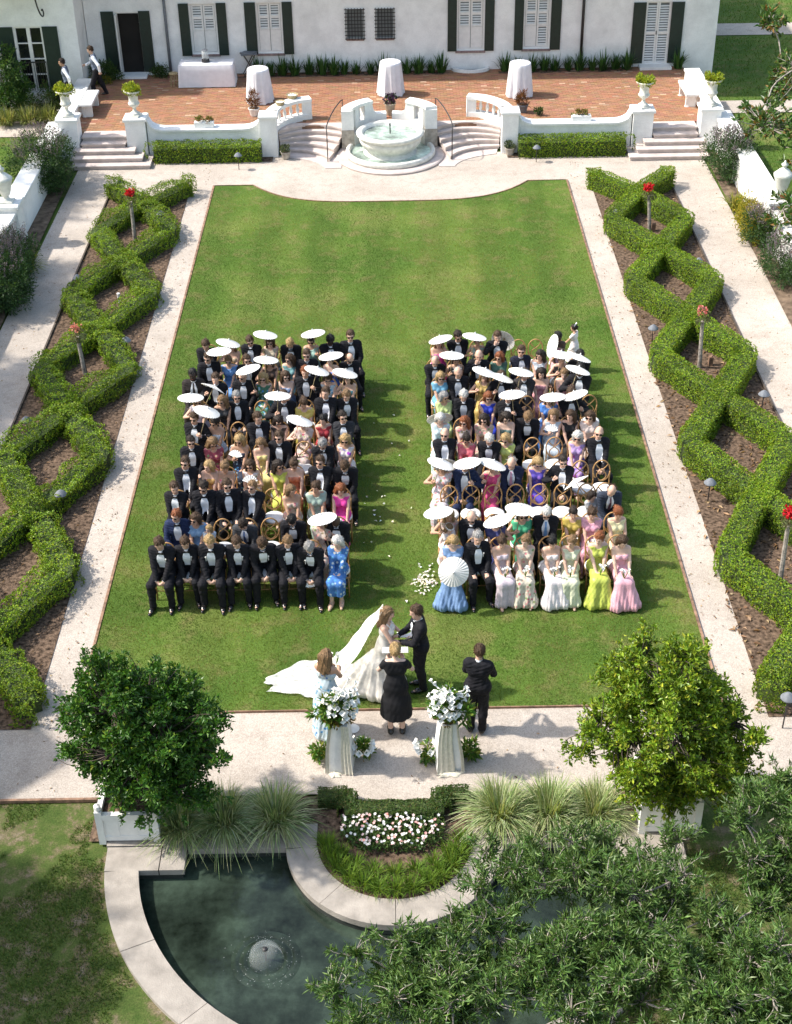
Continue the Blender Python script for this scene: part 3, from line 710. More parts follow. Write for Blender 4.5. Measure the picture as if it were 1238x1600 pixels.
strp = .5+.5*np.tanh(3*np.sin(x*2*PI/1.5+.25*np.sin(yy*.5))); tn = tn*(1+.22*(strp-.5))[:, None]
tn[dryp] = np.array([.23, .19, .085]); tn *= rng.uniform(.7, 1.3, (len(x), 1))
blades('lawn_grass', x, yy, .02, .032, .010, tn, 'short mown green grass of the ceremony lawn')
n = 170000
x = rng.uniform(-7.4, 5, n); yy = rng.uniform(9.5, 15.0, n)
e2 = ((x-CX)/4.25)**2+((yy-CYP)/4.06)**2
bare = snoise(x, yy, .45, 5)+.5*snoise(x, yy, 1.4, 6)+np.where(yy > 14.0, .55, 0)
k = (e2 > 1) & ~((yy > 13.9) & (x > -4.6)) & (bare < .62); x, yy = x[k], yy[k]
tn = tints(len(x), [(.07, .135, .025), (.10, .155, .03), (.18, .16, .07)], [.55, .35, .10])
blades('rough_grass', x, yy, -.03, .045, .013, tn, 'patchy rough grass beside the pond')
n = 60000
x = np.concatenate([rng.uniform(10.7, 18, n//2), rng.uniform(-18, -10.7, n//2)]); yy = rng.uniform(27, 60, n)
k = ~((x > 0) & ((np.abs(yy-46.4) < .7) | (np.abs(yy-55.4) < .85) | ((yy > 48.5) & (x < 11.3)))) & ~((x < 0) & ((yy > 47) | (np.abs(yy-45.35) < .75))); x, yy = x[k], yy[k]
tn = tints(len(x), [(.075, .155, .022), (.115, .18, .03)], None)
blades('side_lawn_grass', x, yy, -.05, .06, .03, tn, 'mown grass of the side lawns beyond the garden walls')
# ---------------------------------------------------------------- clipped hedges
HG = [(.15, .255, .013), (.205, .31, .015), (.095, .17, .012), (.28, .34, .017)]
def hedge_foliage(paths, wd, h, per, ragged, seed, lsz=.055, cols=HG, w_=(.4, .3, .2, .1), lump=0.0):
    """leaves over the surface of vertical bands"""
    r = np.random.default_rng(seed); Cs, Ds, Ns = [], [], []
    for pts in paths:
        pts = np.array([(p[0], p[1]) for p in pts], float); seg = np.diff(pts, axis=0); L = np.linalg.norm(seg, axis=1); tot = L.sum()
        n = int(tot*(wd+2*h)*per); s = r.uniform(0, tot, n); i = np.minimum(np.searchsorted(np.cumsum(L), s), len(L)-1)
        f = (s-np.concatenate([[0], np.cumsum(L)])[i])/L[i]; p = pts[i]+seg[i]*f[:, None]; t = seg[i]/L[i][:, None]; nn = np.stack([-t[:, 1], t[:, 0]], 1)
        q = r.uniform(0, wd+2*h, n)
        side = np.where(q < h, -1, np.where(q > h+wd, 1, 0)); off = np.where(side == 0, q-h-wd/2, side*wd/2)
        z = np.where(side == -1, q, np.where(side == 1, wd+2*h-q, h))
        bmp = ragged*(snoise(s+p[:, 0], z*2+off, 1.1, seed)+.6*snoise(s*2.3, off*3+z*3, 2.2, seed+1))*.5
        # round the top edge
        edge = np.where(side == 0, np.clip((np.abs(off)-wd/2+.08)/.08, 0, 1), np.clip((z-h+.08)/.08, 0, 1))
        nx = np.where(side == 0, np.sign(off)*edge*.5, side); nz = np.where(side == 0, 1, edge*.5)
        low = 1-lump*np.clip(.15+.55*snoise(s+pts[0, 0], s*0, .55, seed+8)+.35*snoise(s, off*2, 1.3, seed+9), 0, 1); z = z*low
        c3 = np.zeros((n, 3)); inn = edge**2*.03
        c3[:, :2] = p+nn*(off+nx*(bmp-inn))[:, None]; c3[:, 2] = np.maximum(.02, z+nz*(bmp-inn))
        d3 = np.zeros((n, 3)); d3[:, :2] = nn*nx[:, None]; d3[:, 2] = nz
        Cs.append(c3-unit(d3)*.012); Ns.append(unit(d3)); Ds.append(unit(d3)+.75*r.normal(size=(n, 3)))
    C = np.concatenate(Cs); D = np.concatenate(Ds); n = len(C)
    shade = np.clip(.5+.5*snoise(C[:, 0], C[:, 1], .5, seed+4), 0, 1)
    tn = tints(n, cols, w_, .2)*(.82+.3*shade[:, None])
    Nn = np.concatenate(Ns); jit = r.random(n) < .72
    T_ = r.normal(size=(n, 3)); T_ = T_-Nn*(T_*Nn).sum(1, keepdims=True); D = np.where(jit[:, None], unit(T_)+.22*Nn, D)
    return leafmesh('foliage', C, D, lsz*r.uniform(.7, 1.3, n), lsz*.62, tn, M['leaf'], nrm=Nn*1.3)
M['hcore'] = plain('hedge_inside', (.05, .08, .014), .9, .4, 25, .8, 60)  # solid dark core added inside the hedges to block light between leaves
zig = [(5.98, 39.35), (7.07, 37.92), (8.10, 36.0), (7.07, 34.05), (6.04, 32.1), (7.07, 30.15), (8.10, 28.2), (7.07, 26.3), (6.04, 24.4), (7.07, 22.45), (8.10, 20.5), (7.07, 18.6), (6.02, 16.95)]
zag = [(14.14-x, y) for x, y in zig]
def wig(path, a, seed):
    r = random.Random(seed); out = []
    for i in range(len(path)-1):
        for k in range(4):
            q = k/4; out.append((path[i][0]*(1-q)+path[i+1][0]*q+r.uniform(-a, a)*(k > 0), path[i][1]*(1-q)+path[i+1][1]*q+r.uniform(-a, a)*(k > 0)))
    out = out+[path[-1]]; res = [out[0]]
    for i in range(1, len(out)-1): res += [tuple(.3*out[i-1][q]+.7*out[i][q] for q in (0, 1)), tuple(.7*out[i][q]+.3*out[i+1][q] for q in (0, 1))]
    return res+[out[-1]]
for s in (-1, 1):
    nm = 'left' if s < 0 else 'right'
    t = thing('clipped_hedge', 'clipped green hedge woven in a chain of diamonds, %s of the lawn' % nm, 'hedge', (0, 0, 0), group='diamond hedges')
    ps = [[(s*x, y) for x, y in wig(p_, .05 if s < 0 else .015, 3+i)] for i, p_ in enumerate((zig, zag))]
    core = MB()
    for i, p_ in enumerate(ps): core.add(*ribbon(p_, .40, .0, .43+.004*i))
    core.obj('solid_core', M['hcore'], t)
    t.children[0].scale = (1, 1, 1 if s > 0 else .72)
    ends = [[(e_[0]-.22, e_[1]+.02), (e_[0]+.22, e_[1]-.02)] for p_ in ps for e_ in (p_[0], p_[-1])]
    obj('foliage', hedge_foliage(ps+ends, .52 if s > 0 else .54, .53, 1250, .035 if s > 0 else .12, 20+s, .046, lump=.06 if s > 0 else .38), t)
for s in (-1, 1):
    t = thing('box_hedge', 'low clipped hedge in front of the %s terrace wall' % ('left' if s < 0 else 'right'), 'hedge', (0, 0, 0), group='terrace wall hedges')
    p_ = [(s*7.30, 42.08), (s*3.98, 42.08)]
    MB().add(*ribbon(p_, .42, 0, .45)).obj('solid_core', M['hcore'], t)
    obj('foliage', hedge_foliage([p_, [(p_[0][0], 42.0), (p_[0][0], 42.2)]], .56, .56, 800, .07, 30+s, .055), t)
t = thing('box_hedge', 'low dark U-shaped box hedge between the gravel and flower bed', 'hedge', (0, 0, 0))
U = [(-1.25, 14.88), (-.80, 14.88), (-.80, 14.60), (.60, 14.60), (.60, 14.88), (1.02, 14.88)]
MB().add(*ribbon(U, .20, 0, .20)).obj('solid_core', M['hcore'], t)
obj('foliage', hedge_foliage([U, [(-.8, 14.95), (-.8, 14.55)], [(.6, 14.95), (.6, 14.55)]], .30, .25, 2600, .02, 44, .032, [(.05, .10, .018), (.075, .125, .022), (.12, .11, .03)], (.5, .4, .1)), t)
# ---------------------------------------------------------------- bushes, clumps
def bush_leaves(blobs, n, ln, wd, cols, w_, mat, clump=.13, shell=.55, drop=0, seed=1, updir=.2, spray=.8):
    r = np.random.default_rng(seed); vol = np.array([b[3]*b[4]*b[5] for b in blobs])**.67; cnt = (vol/vol.sum()*n).astype(int); Cs, Ds = [], []
    for b, m in zip(blobs, cnt):
        nc = max(6, m//26); d = rdir(nc, r); rad = 1-shell*r.random(nc)**1.8
        cc = np.array(b[:3])+d*np.array(b[3:6])*rad[:, None]*(1+.12*r.normal(size=(nc, 1)))
        j = r.integers(0, nc, m); off = rdir(m, r)*(r.random((m, 1))**.5)*clump
        Cs.append(cc[j]+off); Ds.append(unit(off)*spray+d[j]*.45+np.array([0, 0, updir])+.4*r.normal(size=(m, 3)))
    C = np.concatenate(Cs); D = np.concatenate(Ds); k = C[:, 2] > .03; C, D = C[k], D[k]; n = len(C)
    return leafmesh('foliage', C, D, ln*r.uniform(.65, 1.3, n), wd*r.uniform(.8, 1.2, n), tints(n, cols, w_, .2), mat)
def strap_leaves(n, ln, wd, spread, cols, w_, mat, seed, r0=.05, seg=3, droop=1.0, c=(0, 0, 0)):
    """arching strap leaves from one root"""
    r = np.random.default_rng(seed); a = r.uniform(0, 2*PI, n); L = ln*r.uniform(.6, 1.15, n); out = spread*r.uniform(.15, 1.0, n)
    V = np.empty((n, (seg+1)*2, 3)); rad = r0*np.sqrt(r.random(n)); bx_, by_ = rad*np.cos(a+r.normal(0, .6, n)), rad*np.sin(a+r.normal(0, .6, n))
    for k in range(seg+1):
        q = k/seg; hor = L*out*(q**1.25); ver = L*(q*(1.15-.4*out)-droop*out*.75*q**2.4)
        px = bx_+np.cos(a)*hor; py = by_+np.sin(a)*hor; pz = np.maximum(.02, ver+.01); w2 = wd*(1-q**2.2)*.5+.0006
        V[:, 2*k, 0] = px-np.sin(a)*w2; V[:, 2*k, 1] = py+np.cos(a)*w2; V[:, 2*k, 2] = pz
        V[:, 2*k+1, 0] = px+np.sin(a)*w2; V[:, 2*k+1, 1] = py-np.cos(a)*w2; V[:, 2*k+1, 2] = pz
    V += np.array(c)
    m = (seg+1)*2; i = m*np.arange(n)[:, None]
    Fc = np.concatenate([i+np.array([[2*k, 2*k+1, 2*k+3, 2*k+2]]) for k in range(seg)])
    return V.reshape(-1, 3), Fc, np.repeat(np.clip(tints(n, cols, w_, .18), 0, 1), m, 0)
def clump(name, label, cat, loc, n, ln, wd, spread, cols, w_, seed, group=None, r0=.06, droop=1.0, mat='blade'):
    t = thing(name, label, cat, loc, group=group); V, Fc, tn = strap_leaves(n, ln, wd, spread, cols, w_, M[mat], seed, r0, 3, droop)
    obj('foliage', npmesh('foliage', V, Fc, [M[mat]], tint=tn), t); return t
VG = [(.34, .40, .19), (.19, .27, .10), (.48, .50, .31)]
for i, (u, v, sc_, wh) in enumerate([(285, 1296, .85, 'half hidden under the left potted tree'), (350, 1290, 1.0, 'left of the pond hedge, nearer the potted tree'), (432, 1286, 1.0, 'just left of the low box hedge'),
                         (782, 1280, 1.05, 'just right of the low box hedge'), (858, 1276, 1.0, 'right of the flower bed, middle of three'), (930, 1276, .95, 'beside the right potted tree')]):
    clump('fountain_grass', 'variegated fountain grass clump, '+wh, 'grass clump', P(u, v, .01), 760, .74*sc_, .015, 1.15, VG, (.4, .4, .2), 60+i, 'variegated grasses', .16, 1.0)
# bright lily turf around the flower bed
LT = [(.11, .20, .02), (.15, .235, .025), (.075, .145, .018)]
for i, ang in enumerate(np.linspace(-172, -8, 13)):
    a = ang*PI/180; rr = 1.0
    clump('lily_turf', 'outer lily turf tuft along the curved pond edge, %s from the left' % words[i], 'plant',
          (CX+rr*math.cos(a), 14.15+rr*math.sin(a)*.98, .02), 150, .25, .010, .95, LT, (.5, .3, .2), 90+i, 'lily turf round the flower bed', .10, .8)
for i, ang in enumerate(np.linspace(-150, -30, 7)):
    a = ang*PI/180; rr = .72
    clump('lily_turf', 'inner bright green lily turf tuft, %s from the left' % ['first', 'second', 'third', 'fourth', 'fifth', 'sixth', 'seventh'][i], 'plant',
          (CX+rr*1.25*math.cos(a), 14.18+rr*math.sin(a), .02), 130, .22, .010, .95, LT, (.5, .3, .2), 110+i, 'lily turf round the flower bed', .10, .8)
# impatiens
fl = thing('flower_bed_planting', 'bed of white and pink bedding flowers behind the lily turf', 'flowers', (0, 0, 0)); fl['kind'] = 'stuff'
n = 2600; fx = rng.uniform(-.88, .62, n); fy = rng.uniform(13.85, 14.45, n); k = (((fx+.12)/.80)**2+((fy-14.3)/.50)**2 < 1); fx, fy = fx[k], fy[k]; n = len(fx)
C = np.stack([fx, fy, rng.uniform(.04, .2, n)], 1)
obj('foliage', leafmesh('foliage', C, rng.normal(size=(n, 3))+np.array([0, 0, .6]), .06, .034, tints(n, [(.06, .12, .03), (.09, .15, .04)]), M['leaf']), fl)
pv, pf, pt = [], [], []; q = 0
for k_ in range(190):
    i = rng.integers(0, n); c = np.array([fx[i], fy[i], rng.uniform(.19, .25)]); nn = unit(np.array([rng.normal(0, .35), -.25+rng.normal(0, .3), 1.0]))
    col = [(.82, .80, .80), (.80, .42, .40), (.78, .60, .58)][0 if rng.random() < (.65 if abs(c[0]+.1) < .4 else .45) else rng.integers(1, 3)]
    u_ = unit(np.cross(nn, [1, 0, 0])); w2 = np.cross(nn, u_); pts = [c]
    for a in range(10):
        r_ = .026 if a % 2 == 0 else .018; pts.append(c+(u_*math.cos(a*PI/5)+w2*math.sin(a*PI/5))*r_+nn*.004)
    pv += pts; pf += [(q, q+1+a, q+1+(a+1) % 10) for a in range(10)]; pt += [col]*11; q += 11
obj('blossoms', npmesh('blossoms', pv, np.array(pf), [M['petal']], tint=np.array(pt)), fl)
# strap leaf plants along the house
ST = [(.035, .095, .02), (.055, .125, .028), (.025, .07, .018)]
xs = list(np.arange(-4.45, 1.85, .42))+[4.05]+list(np.arange(4.5, 8.6, .42))+[10.0]
tm = []
for k in range(4):
    V, Fc, tn = strap_leaves(60, .62, .045, .62, ST, (.4, .4, .2), None, 140+k, .12, 3, .9); tm.append(npmesh('foliage', V, Fc, [M['glossleaf']], tint=tn))
for i, x in enumerate(xs):
    sz = random.uniform(.8, 1.15)*(1.25 if x > 9 else 1)
    t = thing('strap_leaf_plant', 'dark green strap leaf plant against the house, %s from the left' % words[i], 'plant', (x+random.uniform(-.06, .06), HY-.28+random.uniform(-.06, .04), T+.005), random.uniform(0, 6), 'strap leaf plants along the house')
    o = obj('foliage', tm[i % 4], t); o.scale = (sz, sz, sz)
sheet('house_bed', [(-7.3, HY-.5), (1.9, HY-.5), (1.9, HY), (-7.3, HY)], T+.004, M['mulch']); sheet('house_bed', [(3.8, HY-.5), (8.3, HY-.5), (8.3, HY), (3.8, HY)], T+.004, M['mulch'])
DG = [(.035, .075, .018), (.05, .10, .022), (.075, .13, .03)]
def bush(name, label, loc, blobs, n, ln, wd, cols, w_=None, mat='leaf', seed=1, group=None, cat='shrub', stem=True, **k):
    t = thing(name, label, cat, loc, group=group)
    obj('foliage', bush_leaves(blobs, n, ln, wd, cols, w_, M[mat], seed=seed, **k), t)
    if stem:
        mb = MB(); r = random.Random(seed)
        for b in blobs[:4]:
            for q in range(3):
                mb.tube([(r.uniform(-.08, .08), r.uniform(-.08, .08), -.02), (b[0]*.5+r.uniform(-.1, .1), b[1]*.5+r.uniform(-.1, .1), b[2]*.6), (b[0]+r.uniform(-.5, .5)*b[3], b[1]+r.uniform(-.5, .5)*b[4], b[2]+.3*b[5])], [.02, .015, .006], 5)
        mb.obj('stem', M['darkbark'], t)
    return t
def salvia(loc, sx, sy, h, seed, label):
    t = bush('salvia_bush', label, loc, [(0, 0, h*.42, sx, sy, h*.42), (sx*.35, -sy*.3, h*.35, sx*.6, sy*.6, h*.36)], int(4200*sx*h*2.0), .085, .026, [(.045, .10, .028), (.065, .13, .035), (.03, .07, .022)], None, 'leaf', seed, 'salvia bushes')
    r = np.random.default_rng(seed); n = int(85*sx*2); V = MB(); C, D = [], []
    for k in range(n):
        d = rdir(1, r)[0]; d[2] = abs(d[2])+.35; d /= np.linalg.norm(d)
        b0 = np.array([d[0]*sx*.8, d[1]*sy*.8, h*.45+d[2]*h*.36]); L = r.uniform(.25, .42); ax = unit(d*.5+np.array([0, 0, 1.0])+.2*r.normal(size=3))
        m = 26; q = r.random(m)[:, None]; C.append(b0+ax*L*q+.012*r.normal(size=(m, 3))); D.append(ax*.5+r.normal(size=(m, 3)))
    C = np.concatenate(C); D = np.concatenate(D)
    obj('flower_spikes', leafmesh('flower_spikes', C, D, .03, .016, tints(len(C), [(.23, .17, .24), (.30, .25, .29), (.17, .13, .15)]), M['petal']), t); return t
salvia(P(75, 290)+Vector((-.05, -.1, 0)), .95, 1.35, 1.95, 201, 'large salvia bush with grey purple spikes by the left steps')
salvia(Vector((-9.85, 32.3, 0)), .85, 1.3, 1.75, 202, 'salvia bush with grey purple spikes at the left photo edge')
salvia(Vector((-10.0, 34.1, 0)), .6, .8, 1.3, 206, 'dark salvia bush behind the strappy plant at the left edge')
salvia(P(1143, 285)+Vector((-.05, .4, 0)), .72, .95, 1.65, 203, 'salvia bush with grey purple spikes beside the right steps')
salvia(Vector((10.0, 35.0, 0)), .55, .6, 1.15, 204, 'salvia bush with purple spikes below the right urn')
salvia(Vector((10.05, 32.9, 0)), .62, .95, 1.15, 205, 'leafy salvia bush under the magnolia at the right edge')
clump('strappy_plant', 'yellow green strappy plant in the left border', 'plant', P(40, 425, .02), 220, .75, .03, .85, [(.20, .24, .03), (.26, .27, .05), (.13, .18, .03)], (.4, .3, .3), 210, None, .2)
clump('strappy_plant', 'yellow tipped strappy plant in the right border', 'plant', P(1150, 330, .02), 110, .75, .03, .75, [(.24, .26, .04), (.30, .28, .06), (.13, .18, .03)], (.4, .3, .3), 211, None, .12)
bush('golden_shrub', 'golden yellow shrub in the right border', P(1168, 375)+Vector((.1, .35, 0)), [(0, .35, .5, .36, .5, .5), (.02, -.4, .42, .36, .55, .46)], 5000, .06, .03, [(.30, .27, .02), (.38, .32, .025), (.20, .22, .02)], None, 'leaf', 212)
for i, (u, v) in enumerate([(12, 195), (45, 193), (75, 190)]):
    clump('fountain_grass', 'pale green grass clump on the left lawn, %s from the photo edge' % words[i], 'grass clump', P(u, v, 0), 240, .70, .03, .85, [(.22, .25, .08), (.30, .31, .13), (.15, .19, .05)], (.4, .3, .3), 215+i, 'grasses by the house wing', .22)
bush('camellia_bush', 'tall dark green shrub beside the french door', (-12.85, 46.65, 0), [(0, 0, 1.35, .75, .55, 1.0), (.1, -.1, .7, .8, .5, .6)], 5200, .10, .05, [(.03, .085, .015), (.05, .12, .02), (.10, .17, .03)], (.4, .4, .2), 'glossleaf', 220)
bush('low_shrub', 'low rounded shrub under the french door', (-11.55, 46.7, 0), [(0, 0, .45, .72, .45, .45), (.6, .0, .35, .4, .4, .36)], 3400, .07, .035, [(.05, .11, .02), (.075, .15, .025), (.10, .10, .03)], None, 'leaf', 221)
bush('low_shrub', 'dark shrub left of the open door', (-9.85, 48.25, T), [(0, 0, .32, .4, .3, .35), (.35, -.1, .25, .3, .25, .28)], 2200, .07, .035, DG, None, 'leaf', 222)
bush('low_shrub', 'yellow flowering groundcover left of the open door', (-9.75, 47.75, T), [(0, 0, .10, .42, .22, .14), (-.5, .05, .1, .25, .2, .13)], 1300, .05, .03, [(.10, .13, .02), (.30, .24, .02), (.06, .09, .02)], None, 'leaf', 223)
bush('low_shrub', 'low shrub between the open door and the downpipe', (-7.85, 48.42, T), [(0, 0, .16, .36, .22, .22)], 1200, .06, .03, DG, None, 'leaf', 224)
# ---------------------------------------------------------------- trees
def limb_tree(t, trunk, r0, ends, seed, mat, name='trunk', rt=.007, hubs=None):
    """trunk path, then limbs to hubs, then twigs to the ends"""
    r = random.Random(seed); mb = MB(); top = Vector(trunk[-1])
    mb.tube(smooth_path(trunk, 4), list(np.linspace(r0, r0*.7, (len(trunk)-1)*4+1)), 9); mb.obj(name, M[mat], t, True)
    lb = MB(); tw = MB()
    nodes = [(top-Vector((0, 0, .05)), r0*.6)]
    for h in sorted([Vector(q) for q in hubs], key=lambda q: (q-top).length):
        p_, rp = min(nodes, key=lambda q: (q[0]-h).length*(1+.25*(q[0]-top).length/max(.1, (h-top).length))); ln = (h-p_).length
        m1 = p_.lerp(h, .5)+Vector((r.uniform(-1, 1), r.uniform(-1, 1), r.uniform(-.3, 1)))*ln*.18; r1 = max(rt*2.2, rp*.72)
        lb.tube(smooth_path([p_, m1, h], 4), list(np.linspace(rp*.85, r1, 9)), 6); nodes.append((h, r1))
    for e in ends:
        e = Vector(e); h = min(hubs, key=lambda q: (Vector(q)-e).length); h = Vector(h)
        m1 = h.lerp(e, .5)+Vector((r.uniform(-1, 1), r.uniform(-1, 1), r.uniform(-.6, .6)))*(e-h).length*.16
        tw.tube(smooth_path([h, m1, e], 3), list(np.linspace(rt*1.6, rt*.5, 7)), 4, False)
    lb.obj('limbs', M[mat], t, True); tw.obj('twigs', M[mat], t, True)
def crown_points(blobs, n, seed, shell=.6, ground=.2):
    r = np.random.default_rng(seed); vol = np.array([b[3]*b[4]*b[5] for b in blobs]); j = r.choice(len(blobs), n, p=vol/vol.sum()); b = np.array(blobs)[j]
    d = rdir(n, r); rad = 1-shell*r.random(n)**1.4; C = b[:, :3]+d*b[:, 3:6]*rad[:, None]; k = C[:, 2] > ground
    return C[k], d[k]
def whorls(C, D, per, ln, wd, cols, w_, mat, seed, rad=.05, spread=1.0, name='crown', droop=0.0):
    r = np.random.default_rng(seed); n = len(C); j = np.repeat(np.arange(n), per); m = n*per
    back = r.random((m, 1))*rad*2
    base = C[j]-D[j]*back+.25*rad*r.normal(size=(m, 3)); ax = D[j]*.7+spread*rdir(m, r)+np.array([0, 0, .15-droop])
    tone = r.uniform(.75, 1.2, n)[j][:, None]
    return leafmesh(name, base, ax, ln*r.uniform(.65, 1.25, m), wd*r.uniform(.8, 1.2, m), tints(m, cols, w_, .16)*tone, M[mat])
def planter(x, y, label):
    t = thing('planter_box', label, 'planter', (x, y, .012), group='white planter boxes')
    mb = MB()
    for k in range(6):
        a = -.40+k*.80/6; 
        for sy in (-1, 1): MB().box(a+.0004, a+.80/6-.0004, sy*.40-.018-.006*(k % 2), sy*.40+.018+.006*(k % 2), .14, .50).obj('board', M['trim'], t)
        for sx in (-1, 1): MB().box(sx*.40-.018, sx*.40+.018, a+.004+.02*(k == 0), a+.80/6-.004-.02*(k == 5), .14, .50).obj('board', M['trim'], t)
    for z0, z1, e in ((.06, .15, .03), (.50, .60, .045)):
        MB().box(-.40-e, .40+e, -.40-e, -.40+.03, z0, z1).box(-.40-e, .40+e, .40-.03, .40+e, z0, z1).box(-.40-e, -.40+.03, -.369, .369, z0, z1).box(.40-.03, .40+e, -.369, .369, z0, z1).obj('rail', M['trim'], t)
    for sx in (-1, 1):
        for sy in (-1, 1):
            MB().box(sx*.40-.05, sx*.40+.05, sy*.40-.05, sy*.40+.05, 0, .66).lathe([(.03, .66), (.055, .71), (.05, .76), (.01, .79)], 8, (sx*.40, sy*.40, 0)).obj('corner_post', M['trim'], t)
    MB().box(-.37, .37, -.37, .37, .3, .52).obj('soil', M['mulch'], t); return t
CITL = [(.035, .105, .012), (.055, .145, .016), (.085, .19, .022), (.19, .28, .03)]
CITR = [(.11, .20, .013), (.16, .26, .017), (.23, .32, .024), (.38, .42, .04)]
for s, (bx_, by_), blobs, cols, w_, seed in ((-1, (-3.98, 14.58), [(.40, -.1, 1.95, 1.02, .95, .90), (.05, .0, 2.55, .75, .7, .62), (1.05, -.1, 1.75, .62, .6, .62), (-.35, 0, 1.55, .6, .6, .6), (.45, -.35, 1.25, .85, .6, .6)], CITL, (.4, .35, .2, .05), 301),
                                           (1, (3.92, 14.58), [(-.15, -.15, 1.95, 1.15, 1.05, 1.02), (-.2, .0, 2.6, .88, .8, .68), (-.85, -.15, 1.75, .68, .7, .66), (.65, -.1, 1.95, .66, .7, .72), (-.15, -.35, 1.2, .95, .65, .62), (.5, -.3, 1.3, .6, .6, .6)], CITR, (.3, .35, .25, .10), 302)):
    nm = 'left' if s < 0 else 'right'
    planter(bx_, by_, 'white panelled planter box at the %s corner of the pond' % nm)
    t = thing('potted_tree', '%s citrus tree with dense round crown in the %s planter' % ('dark green' if s < 0 else 'bright yellow green', nm), 'tree', (bx_, by_, .5))
    bl = [(b[0], b[1], b[2]-.5, b[3], b[4], b[5]) for b in blobs]
    r_ = np.random.default_rng(seed+3); cc, cd_ = crown_points(bl, 190, seed+2, .6, .1); cc = cc+cd_*r_.normal(0, .10, (len(cc), 1)); rad_ = r_.uniform(.14, .32, len(cc)); k = r_.choice(len(cc), 3000, p=rad_**2/np.sum(rad_**2)); dd_ = rdir(len(k), r_); C = cc[k]+dd_*(rad_[k]*r_.random(len(k))**.4)[:, None]; D = unit(dd_+.7*cd_[k]); q_ = C[:, 2] > .1; C, D = C[q_], D[q_]
    hubs, _ = crown_points([(b[0], b[1], b[2], b[3]*.55, b[4]*.55, b[5]*.55) for b in bl], 26, seed+5, .8, .2)
    limb_tree(t, [(0, 0, -.1), (.03, .02, .3), (.05, 0, .62)], .05, C[::3], seed, 'darkbark', hubs=[tuple(h) for h in hubs])
    # a few long shoots leaving the crown
    r_ = np.random.default_rng(seed+9); k = r_.choice(len(C), 60); Cx = C[k]+D[k]*r_.uniform(.08, .28, (60, 1))
    obj('crown', whorls(np.concatenate([C, Cx]), np.concatenate([D, D[k]]), 17, .078, .038, cols, w_, 'glossleaf', seed, .08, 1.0), t)
# foreground tree leaning over the pond
t = thing('foreground_tree', 'spreading grey barked tree with narrow leaves over the right half of the pond', 'tree', (3.6, 8.3, -.02))
bl = [(-1.1, 2.2, 2.2, 2.3, 1.35, .55), (1.5, 3.4, 2.35, 1.25, 1.25, .60), (-3.2, 1.75, 2.0, 1.35, 1.1, .5), (-1.3, 3.7, 1.8, 1.8, .85, .45), (.6, 1.2, 2.5, 2.2, 1.2, .6), (2.2, 2.6, 2.6, 1.0, 1.2, .6), (1.75, 4.6, 1.9, .9, .65, .5)]
hubs, hd_ = crown_points([(b[0], b[1], b[2]-.05, b[3]*.95, b[4]*.95, b[5]*.9) for b in bl], 330, 313, .95, .4)
r_ = np.random.default_rng(310); k = r_.integers(0, len(hubs), 7600); k = k[(k % 13) != 0]; dd_ = rdir(len(k), r_)*np.array([1, 1, .75]); C = hubs[k]+dd_*.34*r_.random((len(k), 1))**.45+np.array([0, 0, .06]); D = unit(dd_+.5*hd_[k])
limb_tree(t, [(0, 0, 0), (-.1, .2, .6), (.0, .7, 1.1), (-.1, 1.1, 1.4)], .13, C[::1], 311, 'bark', hubs=[tuple(h) for h in hubs], rt=.006)
D2 = unit(D*np.array([1, 1, .3])+np.array([0, 0, .75]))
obj('crown', whorls(C, D2, 26, .105, .023, [(.078, .152, .034), (.105, .19, .046), (.17, .25, .08), (.055, .11, .026)], (.35, .35, .15, .15), 'glossleaf', 312, .075, .95), t)
# magnolia reaching in from the right
t = thing('magnolia_tree', 'magnolia with glossy brown backed leaves and white blossoms beyond the right wall', 'tree', (12.05, 36.4, -.05))
bl = [(-1.0, 3.6, 1.75, .95, 1.2, .55), (-.3, 1.6, 1.6, .8, 1.2, .9), (.2, 5.5, 2.6, .8, .9, .7), (-.1, 8.2, 3.2, .55, .7, .6), (-1.65, -2.2, 1.3, .62, .9, .8), (-1.5, -3.6, 1.2, .65, .9, .9), (.6, 0, 2.2, 1.5, 1.6, 1.2), (.3, 7.2, 1.7, .5, .9, .8)]
C, D = crown_points(bl, 620, 320, .8, .3)
hubs, _ = crown_points([(b[0], b[1], b[2], b[3]*.5, b[4]*.5, b[5]*.5) for b in bl], 30, 321, .9, .4)
limb_tree(t, [(0, 0, 0), (.05, 0, .6), (.1, .2, 1.1)], .12, C[::1], 322, 'bark', hubs=[tuple(h) for h in hubs], rt=.011)
obj('crown', whorls(C, D, 13, .20, .085, [(.045, .105, .02), (.075, .15, .03), (.14, .20, .05), (.22, .13, .04)], (.38, .34, .14, .14), 'glossleaf', 323, .10, 1.0), t)
for i, (u, v, Y) in enumerate([(1206, 194, 40.1), (1232, 195, 40.3), (1231, 398, 33.9), (1221, 20, 44.9)]):
    c = PY(u, v, Y)-t.location
    if i == 3: continue
    V, Fs, tn = [], [], []; q = 0
    for a in range(9):
        an = a*2*PI/9*2.0; o_ = .16 if a < 5 else .11; zt = .02 if a < 5 else .10
        d = np.array([math.cos(an), math.sin(an), 0]); s_ = np.array([-d[1], d[0], 0]); b0 = np.array([c.x, c.y, c.z])
        pts = [b0, b0+d*o_*.55+s_*.055+np.array([0, 0, zt*.4+.03]), b0+d*o_+np.array([0, 0, zt]), b0+d*o_*.55-s_*.055+np.array([0, 0, zt*.4+.03])]
        V += pts; Fs += [(q, q+1, q+2), (q, q+2, q+3)]; q += 4
    obj('blossom', npmesh('blossom', V, np.array(Fs), [M['petal']], tint=np.full((len(V), 3), .82)), t)
